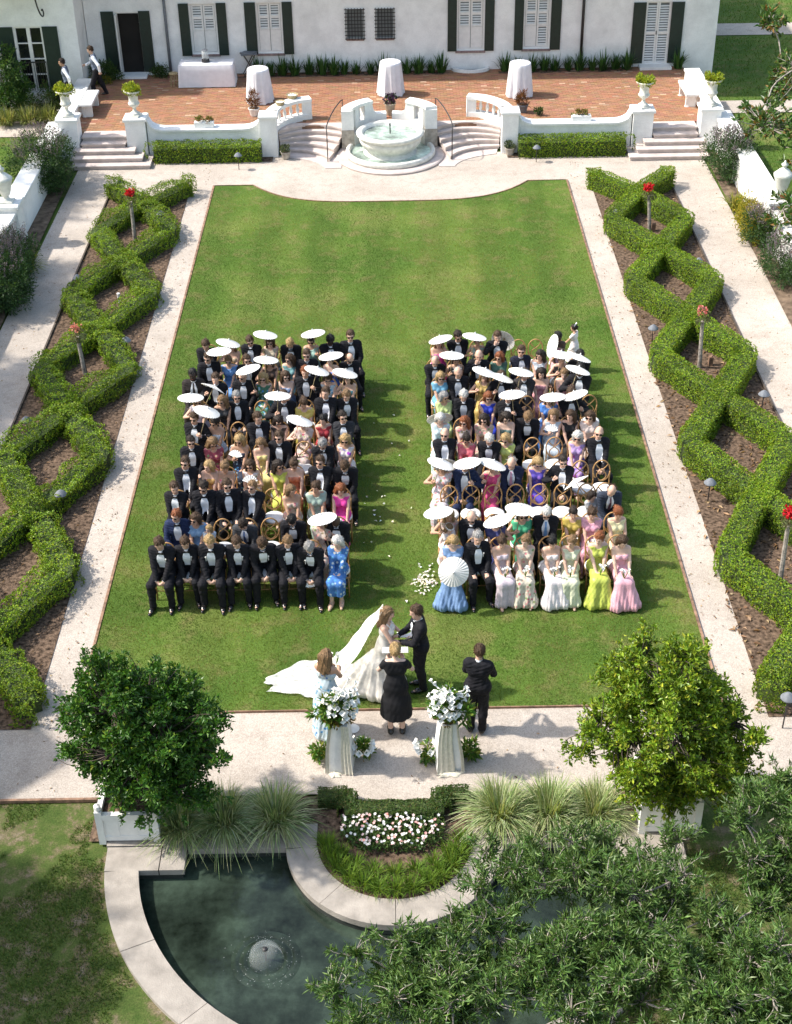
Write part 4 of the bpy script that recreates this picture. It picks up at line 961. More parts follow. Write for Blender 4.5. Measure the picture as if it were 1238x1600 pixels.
# trees standing left of the picture whose shade falls on the left path
for i, (x, y, h, R_, n, lab) in enumerate([(-17.0, 27.0, 10.5, 3.4, 520, 'tall oak beyond the left wall shading the path'), (-16.2, 33.2, 9.0, 2.2, 300, 'smaller oak beyond the left wall near the house'), (-11.4, 12.0, 7.5, 2.5, 900, 'oak on the lower lawn left of the pond'), (-18.5, 38.5, 10, 2.6, 300, 'oak beside the house wing at the left')]):
    t = thing('oak_tree', lab, 'tree', (x, y, -.05), group='oaks left of the garden')
    bl = [(0, 0, h-R_*.9, R_, R_, R_*.75), (R_*.6, .3*R_, h-R_*1.2, R_*.7, R_*.7, R_*.5), (-R_*.5, -.6*R_, h-R_*1.1, R_*.7, R_*.7, R_*.5)]
    C, D = crown_points(bl, n, 330+i, .9, 1); hubs, _ = crown_points([(b[0], b[1], b[2], b[3]*.5, b[4]*.5, b[5]*.4) for b in bl], 20, 340+i, .9, 1)
    limb_tree(t, [(0, 0, 0), (.1, 0, 1.5), (-.05, .1, h*.45)], .28, C, 335+i, 'darkbark', hubs=[tuple(q) for q in hubs], rt=.02)
    obj('crown', whorls(C, D, 14, .30, .16, DG, None, 'leaf', 345+i, .28, 1.2), t)
# garden pavilion standing left of the picture (its gable shadow falls on the gravel)
t = thing('garden_pavilion', 'small white gabled garden pavilion left of the gravel court', 'pavilion', (-12.0, 16.28, 0))
MB().box(-2.1, 2.1, -1.9, 1.9, -.1, 3.0).add([(2.1, -1.9, 3.0), (2.1, 1.9, 3.0), (2.1, 0, 4.95), (-2.1, -1.9, 3.0), (-2.1, 1.9, 3.0), (-2.1, 0, 4.95)], [(0, 1, 2), (5, 4, 3)]).obj('wall', M['wall'], t)
for sy in (-1, 1): MB().add([(-2.3, sy*2.1, 2.80), (2.3, sy*2.1, 2.80), (2.3, 0, 5.0), (-2.3, 0, 5.0), (-2.3, sy*2.1, 2.90), (2.3, sy*2.1, 2.90), (2.3, 0, 5.1), (-2.3, 0, 5.1)], [(0, 1, 2, 3), (7, 6, 5, 4), (0, 4, 5, 1), (1, 5, 6, 2), (3, 7, 4, 0)]).obj('roof', M['roof'], t)
MB().box(2.1, 2.13, -.5, .5, 0, 2.1).obj('door', M['shutter'], t)
# ---------------------------------------------------------------- leaf litter, petals, gravel debris
def litter(name, label, cat, x, y, z, ln, wd, cols, w_, lift=.01):
    n = len(x); C = np.stack([x, y, np.full(n, z)], 1); d = rng.normal(size=(n, 3)); d[:, 2] *= .12
    o = obj(name, leafmesh(name, C+np.array([0, 0, lift]), d, ln*rng.uniform(.6, 1.3, n), wd*rng.uniform(.7, 1.2, n), tints(n, cols, w_), M['petal'], nrm=np.tile([0, 0, 1.0], (n, 1))))
    o['label'] = label; o['category'] = cat; o['kind'] = 'stuff'
BR = [(.34, .22, .12), (.24, .14, .07), (.42, .30, .18), (.15, .09, .05)]
yl = rng.uniform(16.7, 39, 1800); xl = rng.uniform(5.85, 8.3, 1800); k = rng.random(1800) < np.where(yl < 28, 1, .35)
litter('fallen_leaves', 'fallen brown leaves in the right hedge bed', 'leaves', xl[k], yl[k], .02, .12, .055, BR, None)
yl = rng.uniform(16.7, 39, 700); xl = rng.uniform(-8.3, -5.85, 700)
litter('fallen_leaves', 'fallen brown leaves in the left hedge bed', 'leaves', xl, yl, .02, .07, .03, BR, None)
yl = np.concatenate([rng.uniform(15.2, 42, 520), rng.uniform(15.1, 16.8, 60), rng.uniform(17, 39, 420)]); xl = np.concatenate([np.where(rng.random(520) < .5, 1, -1)*rng.uniform(5.35, 5.8, 520)+rng.normal(0, .12, 520), rng.uniform(-5, 5, 60), np.where(rng.random(420) < .5, 1, -1)*rng.uniform(8.4, 9.7, 420)])
k = np.abs(xl) > 5.33; k |= yl < 16.8
litter('fallen_leaves', 'scattered dry leaves along the gravel paths', 'leaves', xl[k], yl[k], .002, .055, .022, BR, None)
px = np.concatenate([rng.normal(.52, .11, 105), rng.normal(-.35, .2, 14), rng.uniform(-.5, .5, 14)]); py = np.concatenate([rng.normal(20.3, .17, 105), rng.normal(22.6, .5, 14), rng.uniform(17.5, 26.5, 14)])
litter('flower_petals', 'white petals scattered along the grass aisle', 'petals', px, py, .045, .06, .05, [(.84, .83, .80), (.80, .76, .66)], (.8, .2), .012)
# ================================================================ TERRACE AND GARDEN FURNISHINGS
URN = [(.15, 0), (.155, .05), (.12, .07), (.06, .12), (.05, .20), (.075, .24), (.13, .27), (.175, .33), (.18, .36), (.15, .39), (.14, .48), (.15, .60), (.20, .68), (.265, .72), (.275, .75), (.25, .76), (.22, .70)]
um = ring(URN, 24).mesh('urn_body', [M['marble']], True)
LIME = [(.30, .36, .03), (.38, .42, .05), (.20, .28, .03)]
lime = bush_leaves([(0, 0, .80, .24, .24, .13)], 800, .075, .045, LIME, None, M['leaf'], clump=.08, seed=401, updir=.5)
for s in (-1, 1):
    for (x, lab) in ((7.86, 'inner post of the %s terrace steps'), (9.95, 'outer post of the %s terrace steps')):
        t = thing('stone_urn', 'white urn of lime green foliage on the '+lab % ('left' if s < 0 else 'right'), 'urn', (s*x, 42.62, 1.262 if x < 9 else 1.292), random.uniform(0, 3), 'planted urns')
        MB().box(-.17, .17, -.17, .17, -.002, .06).obj('foot', M['marble'], t); obj('bowl', um, t, (0, 0, .05)); obj('foliage', lime, t, (0, 0, .05))
COV = [(.14, 0), (.15, .05), (.10, .09), (.07, .16), (.12, .20), (.17, .32), (.21, .50), (.25, .60), (.26, .66), (.21, .70), (.19, .72), (.13, .78), (.06, .82), (.05, .86), (.085, .89), (.09, .93), (.03, .97), (.025, 1.01), (.005, 1.03)]
cm_ = MB().lathe(COV, 24).mesh('urn_body', [M['marble']], True)
for s, y in ((-1, 36.0), (1, 35.35)):
    nm = 'left' if s < 0 else 'right'
    t = thing('wall_pedestal', 'white square pedestal standing in the %s garden wall' % nm, 'pedestal', (s*10.40, y, 0), group='wall pedestals')
    MB().box(-.32, .32, -.32, .32, -.1, 1.12).obj('shaft', M['stucco'], t); MB().box(-.38, .38, -.38, .38, 1.121, 1.20, bev=.02).obj('cap', M['stucco'], t)
    t = thing('lidded_urn', 'white lidded stone urn on the %s garden wall' % nm, 'urn', (s*10.40, y, 1.201), group='lidded urns'); obj('body', cm_, t); MB().box(-.19, .19, -.19, .19, -.0, .05).obj('foot', M['marble'], t)
def drape_round(r0, r1, h, n=72, amp=.03, seed=1):
    r = random.Random(seed); ph = [r.uniform(0, 6) for _ in range(4)]; V = [(0, 0, h)]; Fs = []
    rows = [(r0*.96, h), (r0, h-.012)]+[(r0+(r1-r0)*q, h*(1-q)+.015*q) for q in np.linspace(.1, 1, 7)]
    for j, (rr, z) in enumerate(rows):
        q = max(0, 1-z/h)
        for i in range(n):
            a = 2*PI*i/n; wv = amp*(q**.7)*(math.sin(9*a+ph[0])+.7*math.sin(14*a+ph[1])+.5*math.sin(23*a+ph[2])); V.append(((rr+wv)*math.cos(a), (rr+wv)*math.sin(a), z+.01*q*math.sin(7*a+ph[3])))
    Fs = [(0, 1+i, 1+(i+1) % n) for i in range(n)]
    for j in range(len(rows)-1): Fs += [(1+j*n+i, 1+(j+1)*n+i, 1+(j+1)*n+(i+1) % n, 1+j*n+(i+1) % n) for i in range(n)]
    return V, Fs
for i, (u, v, wh) in enumerate([(406, 160, 'left of the fountain'), (611, 149, 'straight behind the fountain'), (812, 151, 'right of the fountain')]):
    c = P(u, v, T+.006); c.y += .12
    t = thing('cocktail_table', 'tall round cocktail table under a long white cloth, '+wh, 'table', c, group='cocktail tables')
    MB().tube([(0, 0, 0), (0, 0, 1.05)], .03, 8).lathe([(.25, 0), (.25, .02)], 20).obj('pedestal_leg', M['iron'], t); MB().lathe([(.335, 1.05), (.335, 1.075)], 28).obj('top', M['wood'], t)
    MB().add(*drape_round(.345, .43, 1.085, seed=i)).obj('tablecloth', M['cloth'], t, True)
a, b_ = P(281, 138, T+.006), P(367, 136.5, T+.006)
t = thing('buffet_table', 'rectangular table with floor length white cloth below the left window', 'table', ((a.x+b_.x)/2, a.y+.38, T+.006))
w2 = (b_.x-a.x)/2-.02; V, Fs = [], []; n = 80; per = []
for i in range(n):
    q = i/n*4; e = int(q); f = q-e
    per.append([(-1+2*f, -1), (1, -1+2*f), (1-2*f, 1), (-1, 1-2*f)][e])
for j, (k_, z) in enumerate(((.985, .76), (1.0, .75), (1.02, .5), (1.035, .25), (1.05, .02))):
    for i, (px_, py_) in enumerate(per):
        wv = 1+(.014*math.sin(i*1.9)+.01*math.sin(i*.8+1))*(1-z/.76); V.append((px_*w2*k_*wv, py_*.37*k_*wv, z))
V.append((0, 0, .762)); Fs = [(len(V)-1, i, (i+1) % n) for i in range(n)]+[(j*n+i, (j+1)*n+i, (j+1)*n+(i+1) % n, j*n+(i+1) % n) for j in range(4) for i in range(n)]
MB().add(V, Fs).obj('tablecloth', M['cloth'], t, True); lg = MB().box(-.03, .03, -.03, .03, 0, .73).mesh('leg', [M['iron']])
for sx in (-1, 1):
    for sy in (-1, 1): obj('leg', lg, t, (sx*(w2-.1), sy*.28, 0))
d = thing('drink_dispenser', 'glass drink dispenser on a metal stand on the buffet table', 'dispenser', (t.location.x-.02, t.location.y, T+.77))
MB().lathe([(.10, .1), (.115, .14), (.115, .34), (.10, .37)], 16).obj('jar', M['spray'], d, True); MB().lathe([(.10, .37), (.10, .40), (.02, .41), (.02, .44)], 16).obj('lid', M['zinc'], d)
MB().lathe([(.14, .0), (.12, .10)], 8).tube([(0, -.11, .14), (0, -.17, .13), (0, -.17, .1)], .012).obj('stand', M['iron'], d)
t = thing('tray_stand', 'folding tray stand with dark tray beside the buffet table', 'tray stand', P(391, 117, T+.006), .2)
for s in (-1, 1): MB().tube([(-.22, s*.14, 0), (.2, s*.14, .72)], .016).tube([(.22, s*.12, 0), (-.2, s*.12, .72)], .016).obj('legs', M['darkbark'], t)
MB().box(-.28, .28, -.2, .2, .72, .745).lathe([(.30, .745), (.31, .78)], 4, (0, 0, 0)).obj('tray', M['zinc'], t)
t = thing('wicker_chair', 'small pale wicker stool left of the buffet table', 'stool', P(273, 134, T+.006))
for q in range(8): MB().tube([(.14*math.cos(q*PI/4), .14*math.sin(q*PI/4), 0), (.12*math.cos(q*PI/4+.5), .12*math.sin(q*PI/4+.5), .4)], .012).obj('strut', M['basket'], t)
MB().lathe([(.15, .40), (.16, .42), (.15, .44)], 16).obj('seat', M['basket'], t)
def pot(name, label, loc, prof, mat, blobs, n, ln, wd, cols, seed, cat='potted plant', leafmat='leaf'):
    t = thing(name, label, cat, loc); ring(prof, 18).obj('pot', mat, t, True); MB().lathe([(prof[-2][0]*.93, prof[-2][1]-.05), (prof[-2][0]*.93, prof[-2][1]-.035)], 16).obj('soil', M['mulch'], t)
    obj('foliage', bush_leaves(blobs, n, ln, wd, cols, None, M[leafmat], clump=.06, seed=seed, updir=.5), t)
PT = [(.11, 0), (.13, .04), (.17, .22), (.19, .25), (.17, .26), (.15, .2)]
pot('flower_pot', 'white pot of russet grass at the left end of the balustrade', P(397, 184, T+.006)+Vector((0, .2, 0)), PT, M['stucco'], [(0, 0, .48, .16, .16, .25)], 420, .16, .02, [(.16, .06, .03), (.22, .10, .04), (.10, .06, .03)], 411)
pot('flower_pot', 'pot of russet grass behind the right balustrade post', P(818, 180, T+.006)+Vector((0, .3, 0)), PT, M['zinc'], [(0, 0, .45, .16, .16, .25)], 420, .16, .02, [(.16, .06, .03), (.22, .10, .04), (.10, .06, .03)], 412)
pot('flower_pot', 'tall beige pot of purple flowers behind the fountain screen', (.03, 44.1, T+.006), [(.10, 0), (.12, .04), (.17, .34), (.20, .38), (.18, .40), (.15, .32)], M['terracotta'], [(0, 0, .52, .2, .2, .15)], 420, .07, .045, [(.10, .03, .12), (.03, .02, .05), (.04, .07, .02)], 413)
pot('flower_pot', 'small grey pot at the foot of the left curved steps', P(447, 247, .02), [(.11, 0), (.15, .18), (.17, .22), (.15, .22), (.13, .15)], M['rubble'], [(0, 0, .28, .15, .15, .10)], 260, .06, .035, [(.07, .10, .05), (.10, .13, .06)], 414)
pot('flower_pot', 'small grey pot at the foot of the right curved steps', P(797, 241, .02), [(.11, 0), (.15, .18), (.17, .22), (.15, .22), (.13, .15)], M['rubble'], [(0, 0, .28, .15, .15, .10)], 260, .06, .035, [(.07, .10, .05), (.10, .13, .06)], 415)
for i, (u, v, wh) in enumerate([(320, 197, 'left'), (907, 185, 'right')]):
    c = P(u, v, .852); t = thing('window_box', 'grey trough of small flowers on the %s terrace wall' % wh, 'planter', (c.x, 42.70, .852), group='wall troughs')
    MB().box(-.30, .30, -.11, .11, 0, .18, bev=.012).obj('trough', M['stucco'], t); obj('foliage', bush_leaves([(-.12, 0, .22, .16, .09, .08), (.13, 0, .22, .15, .09, .08)], 420, .06, .03, [(.10, .14, .03), (.20, .22, .05), (.25, .10, .05)], None, M['leaf'], clump=.05, seed=420+i, updir=.6), t)
pot('small_plant', 'little dark green plant near the right trough', P(843, 182, T+.006)+Vector((0, .15, 0)), [(.05, 0), (.07, .1), (.08, .12), (.07, .12), (.05, .1)], M['iron'], [(0, 0, .14, .12, .12, .08)], 200, .07, .03, DG, 417)
for i, (u, v, rr, wh) in enumerate([(457, 150, .20, 'larger wicker basket'), (438, 161, .16, 'smaller wicker basket')]):
    c = P(u, v+3, 1.312); t = thing('wicker_basket', wh+' resting on the left balustrade rail', 'basket', c, .4*i)
    ring([(rr*.7, 0), (rr*.95, .10), (rr, .12), (rr*.95, .12), (rr*.7, .02), (.01, .02)], 18).obj('basket', M['basket'], t, True)
    f = MB()
    for k in range(9): a = k*.7; f.box(.5*rr*math.cos(a)-.04, .5*rr*math.cos(a)+.04, .5*rr*math.sin(a)-.03, .5*rr*math.sin(a)+.03, .08+.004*k, .084+.004*k, rz=a)
    f.obj('programs', M['paper'], t)
# path lights
LP = [(187, 285, .30, 'at the head of the left hedge'), (251, 334, .30, 'on the lawn side of the first left diamond'), (121, 434, .3, 'outside the second left diamond'), (197, 532, .3, 'on the lawn side of the third left diamond'),
      (41, 657, .3, 'outside the left hedge near the photo edge'), (95, 772, .35, 'over the fourth left diamond'), (372, 243, .4, 'in the left terrace hedge'), (839, 231, .4, 'in the right terrace hedge'),
      (963, 332, .35, 'on the lawn side of the first right diamond'), (1092, 408, .3, 'outside the second right diamond'), (1021, 513, .3, 'on the lawn side of the third right diamond'), (1194, 616, .35, 'outside the fourth right diamond'),
      (1110, 754, .4, 'on the lawn side of the fourth right diamond'), (1232, 1090, .6, 'at the near end of the right hedge'), (1032, 272, .3, 'at the head of the right hedge')]
hat = MB().lathe([(.125, 0), (.12, .012), (.075, .065), (.03, .10), (.005, .11)], 18).mesh('shade', [M['zinc']], True)
for u, v, z, wh in LP:
    c = P(u, v, z+.05); t = thing('path_light', 'grey conical path light '+wh, 'garden light', (c.x, c.y, 0), group='path lights')
    MB().tube([(0, 0, 0), (0, 0, z+.09)], .012, 6).obj('stake', M['iron'], t); obj('shade', hat, t, (0, 0, z+.04)); MB().lathe([(.03, z), (.03, z+.05)], 8).obj('lamp_holder', M['iron'], t)
# standard roses on stakes
for i, (u, v, u2, v2, col, wh) in enumerate([(211, 377, 203, 300, (.42, .004, .012), 'red flowered standard rose in the first left diamond'), (133, 585, 118, 512, (.50, .18, .14), 'faded standard rose in the third left diamond'),
        (1015, 361, 1014, 292, (.42, .004, .012), 'red flowered standard rose in the first right diamond'), (1093, 574, 1099, 484, (.60, .20, .20), 'pink flowered standard rose in the third right diamond'), (1218, 914, 1235, 798, (.42, .004, .012), 'red flowered standard rose at the right photo edge')]):
    g = P(u, v, .012); top = PY(u2, v2, g.y); h = top.z; dx = top.x-g.x
    t = thing('standard_rose', wh, 'rose', g, group='standard roses')
    MB().tube([(0, 0, 0), (dx*.8, 0, h*.80)], [.05, .04], 8).obj('stake', M['bark'], t)
    MB().tube([(.05, .03, 0), (dx*.85+.03, .03, h*.82)], .012, 6).obj('stem', M['darkbark'], t)
    obj('foliage', bush_leaves([(dx*.9, 0, h*.85, .15, .15, .17)], 330, .06, .025, [(.13, .16, .06), (.20, .20, .09), (.10, .10, .05)], None, M['leaf'], clump=.05, seed=430+i), t)
    n_ = 40 if i in (1, 3) else 120
    C = np.array([dx, 0, h*.985])+rdir(n_)*np.array([.14, .14, .10])*rng.random((n_, 1))**.4
    obj('blossoms', leafmesh('blossoms', C, rng.normal(size=(n_, 3)), .07, .055, tints(n_, [col, tuple(min(1, c_*1.3+.02) for c_ in col)]), M['petal']), t)
for i, (u, v) in enumerate([(187, 473), (1218, 912)]):
    c = P(u, v, .012); t = thing('irrigation_stub', 'short white pipe stub in the %s hedge bed' % ('left', 'right')[i], 'pipe', c)
    MB().lathe([(.035, 0), (.035, .22), (.042, .222), (.042, .26), (.01, .27)], 10).obj('pipe', M['trim'], t)
for i, (u, v) in enumerate([(1021, 360), (1110, 570)]):
    c = P(u, v, .012); t = thing('timber_peg', 'short brown timber peg beside the %s rose' % ('first right', 'third right')[i], 'peg', c); MB().box(-.05, .05, -.05, .05, 0, .22).obj('peg', M['edging'], t); MB().lathe([(.05, .22), (.04, .24)], 4).obj('top', M['edging'], t)
# flower pedestals of the ceremony
def lily(mb, c, d, L, r):
    """trumpet shaped flower"""
    d = Vector(d).normalized(); u_ = d.orthogonal().normalized(); w_ = d.cross(u_); c = Vector(c); V = []; n = 8
    for q, rr in ((0, .15), (.45, .32), (.8, .7), (1.0, 1.15)):
        for k in range(n): a = 2*PI*k/n; f = 1+(.22 if k % 2 else -.12)*(q > .5); V.append(c+d*L*q*(1 if k % 2 else .93)+(u_*math.cos(a)+w_*math.sin(a))*r*rr*f)
    mb.add(V, [(j*n+k, j*n+(k+1) % n, (j+1)*n+(k+1) % n, (j+1)*n+k) for j in range(3) for k in range(n)])
M['lily'] = plain('white_petal', (.82, .82, .78), .5, .06, 30)
for s, (x, y), wh in ((-1, (-.92, 15.72), 'left'), (1, (.74, 15.70), 'right')):
    t = thing('flower_pedestal', 'tapered white pedestal draped with cream gauze, %s of the officiant' % wh, 'pedestal', (x, y, .002), .12*s, group='ceremony pedestals')
    V = [(sx*q, sy*q, z) for q, z in ((.20, 0), (.135, .92)) for sx, sy in ((-1, -1), (1, -1), (1, 1), (-1, 1))]
    MB().add(V, [(3, 2, 1, 0), (4, 5, 6, 7), (0, 1, 5, 4), (1, 2, 6, 5), (2, 3, 7, 6), (3, 0, 4, 7)]).obj('plinth', M['stucco'], t)
    for (px0, px1, sd) in ((.05, .21, 1), (-.21, -.15, 2)) if s < 0 else ((-.20, .06, 3), (.16, .21, 4)):
        V = []; n = 14
        for j, q in enumerate(np.linspace(0, 1, 10)):
            k_ = .145+(.215-.145)*q
            for i in range(n+1):
                f = i/n; xx = (px0+(px1-px0)*f)*(.70+.36*q)+.012*math.sin(q*5+sd); V.append((xx, -k_-.012-.010*math.sin(f*19+sd)-.05*max(0, q-.88)*3, .92*(1-q)+.012))
        MB().add(V, [(j*(n+1)+i, (j+1)*(n+1)+i, (j+1)*(n+1)+i+1, j*(n+1)+i+1) for j in range(9) for i in range(n)]).obj('gauze', M['drape'], t, True)
    pd = MB(); V = [(0, 0, .035)]; nn_ = 40
    for q_, z_ in ((.5, .03), (.8, .02), (1.0, .004)):
        for k in range(nn_): a = 2*PI*k/nn_; rr = q_*(1+.18*math.sin(5*a+s)+.10*math.sin(9*a)); V.append((rr*(.20 if s > 0 else .10)*math.cos(a), rr*.065*math.sin(a), z_+.012*math.sin(11*a+q_*3)*q_*(q_ < .9)))
    pd.add(V, [(0, 1+k, 1+(k+1) % nn_) for k in range(nn_)]+[(1+j_*nn_+k, 1+(j_+1)*nn_+k, 1+(j_+1)*nn_+(k+1) % nn_, 1+j_*nn_+(k+1) % nn_) for j_ in range(2) for k in range(nn_)])
    o = pd.obj('gauze_pool', M['drape'], t, True); o.location = (0 if s > 0 else -.06, -.255, .002)
    f = thing('flower_arrangement', 'large arrangement of white lilies and moss on the %s pedestal' % wh, 'flowers', (x, y, .925), group='pedestal flowers')
    obj('moss', bush_leaves([(0, 0, .05, .20, .20, .13), (.05*s, -.08, .0, .16, .14, .14)], 900, .05, .03, [(.14, .10, .02), (.09, .055, .02), (.20, .16, .03)], None, M['leaf'], clump=.05, seed=440+s), f)
    MB().lathe([(.13, -.002), (.17, .05), (.15, .12), (.02, .14)], 14).obj('bowl', M['moss'], f)
    obj('foliage', bush_leaves([(-.12 if s < 0 else .16, -.05, .20, .20, .17, .17), (0, 0, .3, .24, .2, .24), (.24*s, .05, .12, .14, .12, .12)], 700, .12, .045, [(.06, .15, .02), (.10, .22, .03), (.20, .26, .05)], None, M['leaf'], clump=.06, seed=442+s, spray=1.2), f)
    lm = MB(); r = random.Random(5+s)
    for k in range(95):
        a = r.uniform(0, 2*PI); el = r.uniform(-.3, 1.5); d = Vector((math.cos(a)*math.cos(el), math.sin(a)*math.cos(el), math.sin(el))); rr = r.uniform(.13, .24)
        lily(lm, Vector((-.03*s, -.03, .30))+d*rr*Vector((1, 1, 1.1)).x, d+Vector((0, -.2, .2)), .085, .036)
    lm.obj('lilies', M['lily'], f, True)
    cl = MB()
    for k in range(9):
        a = r.uniform(0, 2*PI); b0 = Vector((0, 0, .32)); e = Vector((.24*math.cos(a), .20*math.sin(a), .48+r.uniform(0, .18))); cl.tube(smooth_path([b0, b0.lerp(e, .5)+Vector((0, 0, .08)), e], 3), .008, 5); lily(cl, e, (e-b0)+Vector((0, 0, .1)), .10, .028)
    cl.obj('calla', M['lily'], f, True)
    for k, (dx, dy) in enumerate(((-.33, .1), (.33, .12))):
        white = (dx > 0) == (s < 0)
        g = thing('ground_posy', 'posy of %s at the %s foot of the %s pedestal' % ('white lilies' if white else 'green leaves', 'right' if dx > 0 else 'left', wh), 'flowers', (x+dx, y+dy, .005), group='posies at the pedestals')
        obj('foliage', bush_leaves([(0, 0, .14, .13, .12, .16)], 260, .10, .04, [(.06, .15, .02), (.10, .22, .03), (.22, .25, .05)], None, M['leaf'], clump=.05, seed=450+k+s, spray=1.2), g)
        if not white: continue
        lm = MB()
        for q in range(16): a = r.uniform(0, 6.28); lily(lm, (.11*math.cos(a), .11*math.sin(a), .16+r.uniform(0, .16)), (math.cos(a), math.sin(a)-.3, .8), .09, .045)
        lm.obj('lilies', M['lily'], g, True)
c = P(552, 1139, .002); t = thing('paper_fan', 'white paper fan lying on the gravel behind the left pedestal', 'fan', c)
MB().lathe([(.10, .0), (.105, .012), (.02, .03)], 16).obj('fan', M['paper'], t)
# ================================================================ PEOPLE: continuous bodies grown from blended limbs
def surfnets(D, org, h):
    s = D < 0; nx, ny, nz = D.shape
    c = [s[i:nx-1+i, j:ny-1+j, k:nz-1+k] for i in (0, 1) for j in (0, 1) for k in (0, 1)]
    cnt = sum(a.astype(np.int8) for a in c); act = (cnt > 0) & (cnt < 8)
    idx = np.full(act.shape, -1, np.int64); ijk = np.argwhere(act); idx[act] = np.arange(len(ijk))
    I, J, K = ijk.T; acc = np.zeros((len(ijk), 3)); num = np.zeros(len(ijk))
    for ax in range(3):
        for a in (0, 1):
            for b in (0, 1):
                o0 = [0, 0, 0]; o1 = [0, 0, 0]; r = [q for q in range(3) if q != ax]; o0[r[0]] = o1[r[0]] = a; o0[r[1]] = o1[r[1]] = b; o1[ax] = 1
                d0 = D[I+o0[0], J+o0[1], K+o0[2]]; d1 = D[I+o1[0], J+o1[1], K+o1[2]]; m = (d0 < 0) != (d1 < 0)
                t = np.where(m, d0/np.where(m, d0-d1, 1), 0); p = np.array(o0, float)[None]+np.zeros((len(I), 3)); p[:, ax] += t
                acc[m] += p[m]; num += m
    V = (ijk+acc/num[:, None])*h+org; Q = []
    for ax in range(3):
        r = [q for q in range(3) if q != ax]; sl0 = [slice(None)]*3; sl1 = [slice(None)]*3
        for q in r: sl0[q] = slice(1, -1); sl1[q] = slice(1, -1)
        sl0[ax] = slice(0, -1); sl1[ax] = slice(1, None)
        a, b = s[tuple(sl0)], s[tuple(sl1)]
        e = np.argwhere(a != b)
        if not len(e): continue
        e0 = e.copy(); 
        for q in r: e0[:, q] += 1
        u = np.zeros(3, int); v = np.zeros(3, int); u[r[0]] = 1; v[r[1]] = 1
        q4 = [idx[tuple((e0-u*x-v*y).T)] for x, y in ((1, 1), (0, 1), (0, 0), (1, 0))]
        q4 = np.stack(q4, 1); inside0 = a[tuple(e.T)]; flip = inside0 if ax != 1 else ~inside0
        q4[~flip] = q4[~flip][:, ::-1]; Q.append(q4)
    return V, np.concatenate(Q)
def cone(a, b, ra, rb, sc=(1, 1, 1), k=.03): return ('c', np.array(a, float), np.array(b, float), ra, rb, np.array(sc, float), k)
def elps(c, r, R=None, k=.03): return ('e', np.array(c, float), np.array(r, float), np.eye(3) if R is None else np.array(R), k)
def infl(ps, d, k=None):
    out = []
    for p in ps:
        if p[0] == 'c': out.append(('c', p[1], p[2], p[3]+d, p[4]+d, p[5], p[6] if k is None else k))
        else: out.append(('e', p[1], p[2]+d, p[3], p[4] if k is None else k))
    return out
def field(ps, h, post=None, pad=.03):
    lo = np.full(3, 9.); hi = np.full(3, -9.)
    bb = []
    for p in ps:
        if p[0] == 'c': r = max(p[3], p[4])*p[5].max(); l, u = np.minimum(p[1], p[2])-r, np.maximum(p[1], p[2])+r
        else: r = p[2].max(); l, u = p[1]-r, p[1]+r
        bb.append((l, u)); lo = np.minimum(lo, l); hi = np.maximum(hi, u)
    lo -= pad; hi += pad; n = np.ceil((hi-lo)/h).astype(int)+1; D = np.full(n, .12); ax = [lo[i]+h*np.arange(n[i]) for i in range(3)]
    for p, (l, u) in zip(ps, bb):
        k = p[-1]; m = k+.03; i0 = np.maximum(0, ((l-m-lo)/h).astype(int)); i1 = np.minimum(n, ((u+m-lo)/h).astype(int)+2)
        X, Y, Z = np.meshgrid(*[ax[q][i0[q]:i1[q]] for q in range(3)], indexing='ij', sparse=True)
        if p[0] == 'c':
            sc = p[5]; mid = (p[1]+p[2])/2; a = (p[1]-mid)/sc; b = (p[2]-mid)/sc; x, y, z = (X-mid[0])/sc[0]-a[0], (Y-mid[1])/sc[1]-a[1], (Z-mid[2])/sc[2]-a[2]; ba = b-a
            t = np.clip((x*ba[0]+y*ba[1]+z*ba[2])/max(1e-9, ba@ba), 0, 1)
            d = (np.sqrt((x-ba[0]*t)**2+(y-ba[1]*t)**2+(z-ba[2]*t)**2)-(p[3]+(p[4]-p[3])*t))*sc.min()
        else:
            R = p[3]; x, y, z = X-p[1][0], Y-p[1][1], Z-p[1][2]
            q = [(R[0, i]*x+R[1, i]*y+R[2, i]*z)/p[2][i] for i in range(3)]; k0 = np.sqrt(q[0]**2+q[1]**2+q[2]**2); d = (k0-1)*p[2].min()*(.5+.5*k0)/np.maximum(k0, .5)
        S = tuple(slice(i0[q], i1[q]) for q in range(3)); e = D[S]
        if k > 0: hh = np.clip(.5+.5*(e-d)/k, 0, 1); D[S] = e*(1-hh)+d*hh-k*hh*(1-hh)
        else: D[S] = np.minimum(e, d)
    if post is not None: D = post(D, *np.meshgrid(*ax, indexing='ij', sparse=True))
    D[0] = D[-1] = .05; D[:, 0] = D[:, -1] = .05; D[:, :, 0] = D[:, :, -1] = .05
    return D, lo, h
def grow(name, ps, h, mats, post=None, extra=None):
    D, lo, h = field(ps, h, post); V, Q = surfnets(D, lo, h)
    if extra:
        Fs = [Q]; fm = [np.zeros(len(Q), int)]; n = len(V); Vs = [V]
        for (ev, ef, mi) in extra:
            ev = np.array([tuple(v) for v in ev]); Vs.append(ev)
            for k in sorted(set(len(f) for f in ef)):
                a = np.array([f for f in ef if len(f) == k])+n; Fs.append(a); fm.append(np.full(len(a), mi))
            n += len(ev)
        return npmesh(name, np.concatenate(Vs), Fs, mats, True, np.concatenate(fm)), (D, lo, h)
    return npmesh(name, V, Q, mats, True), (D, lo, h)
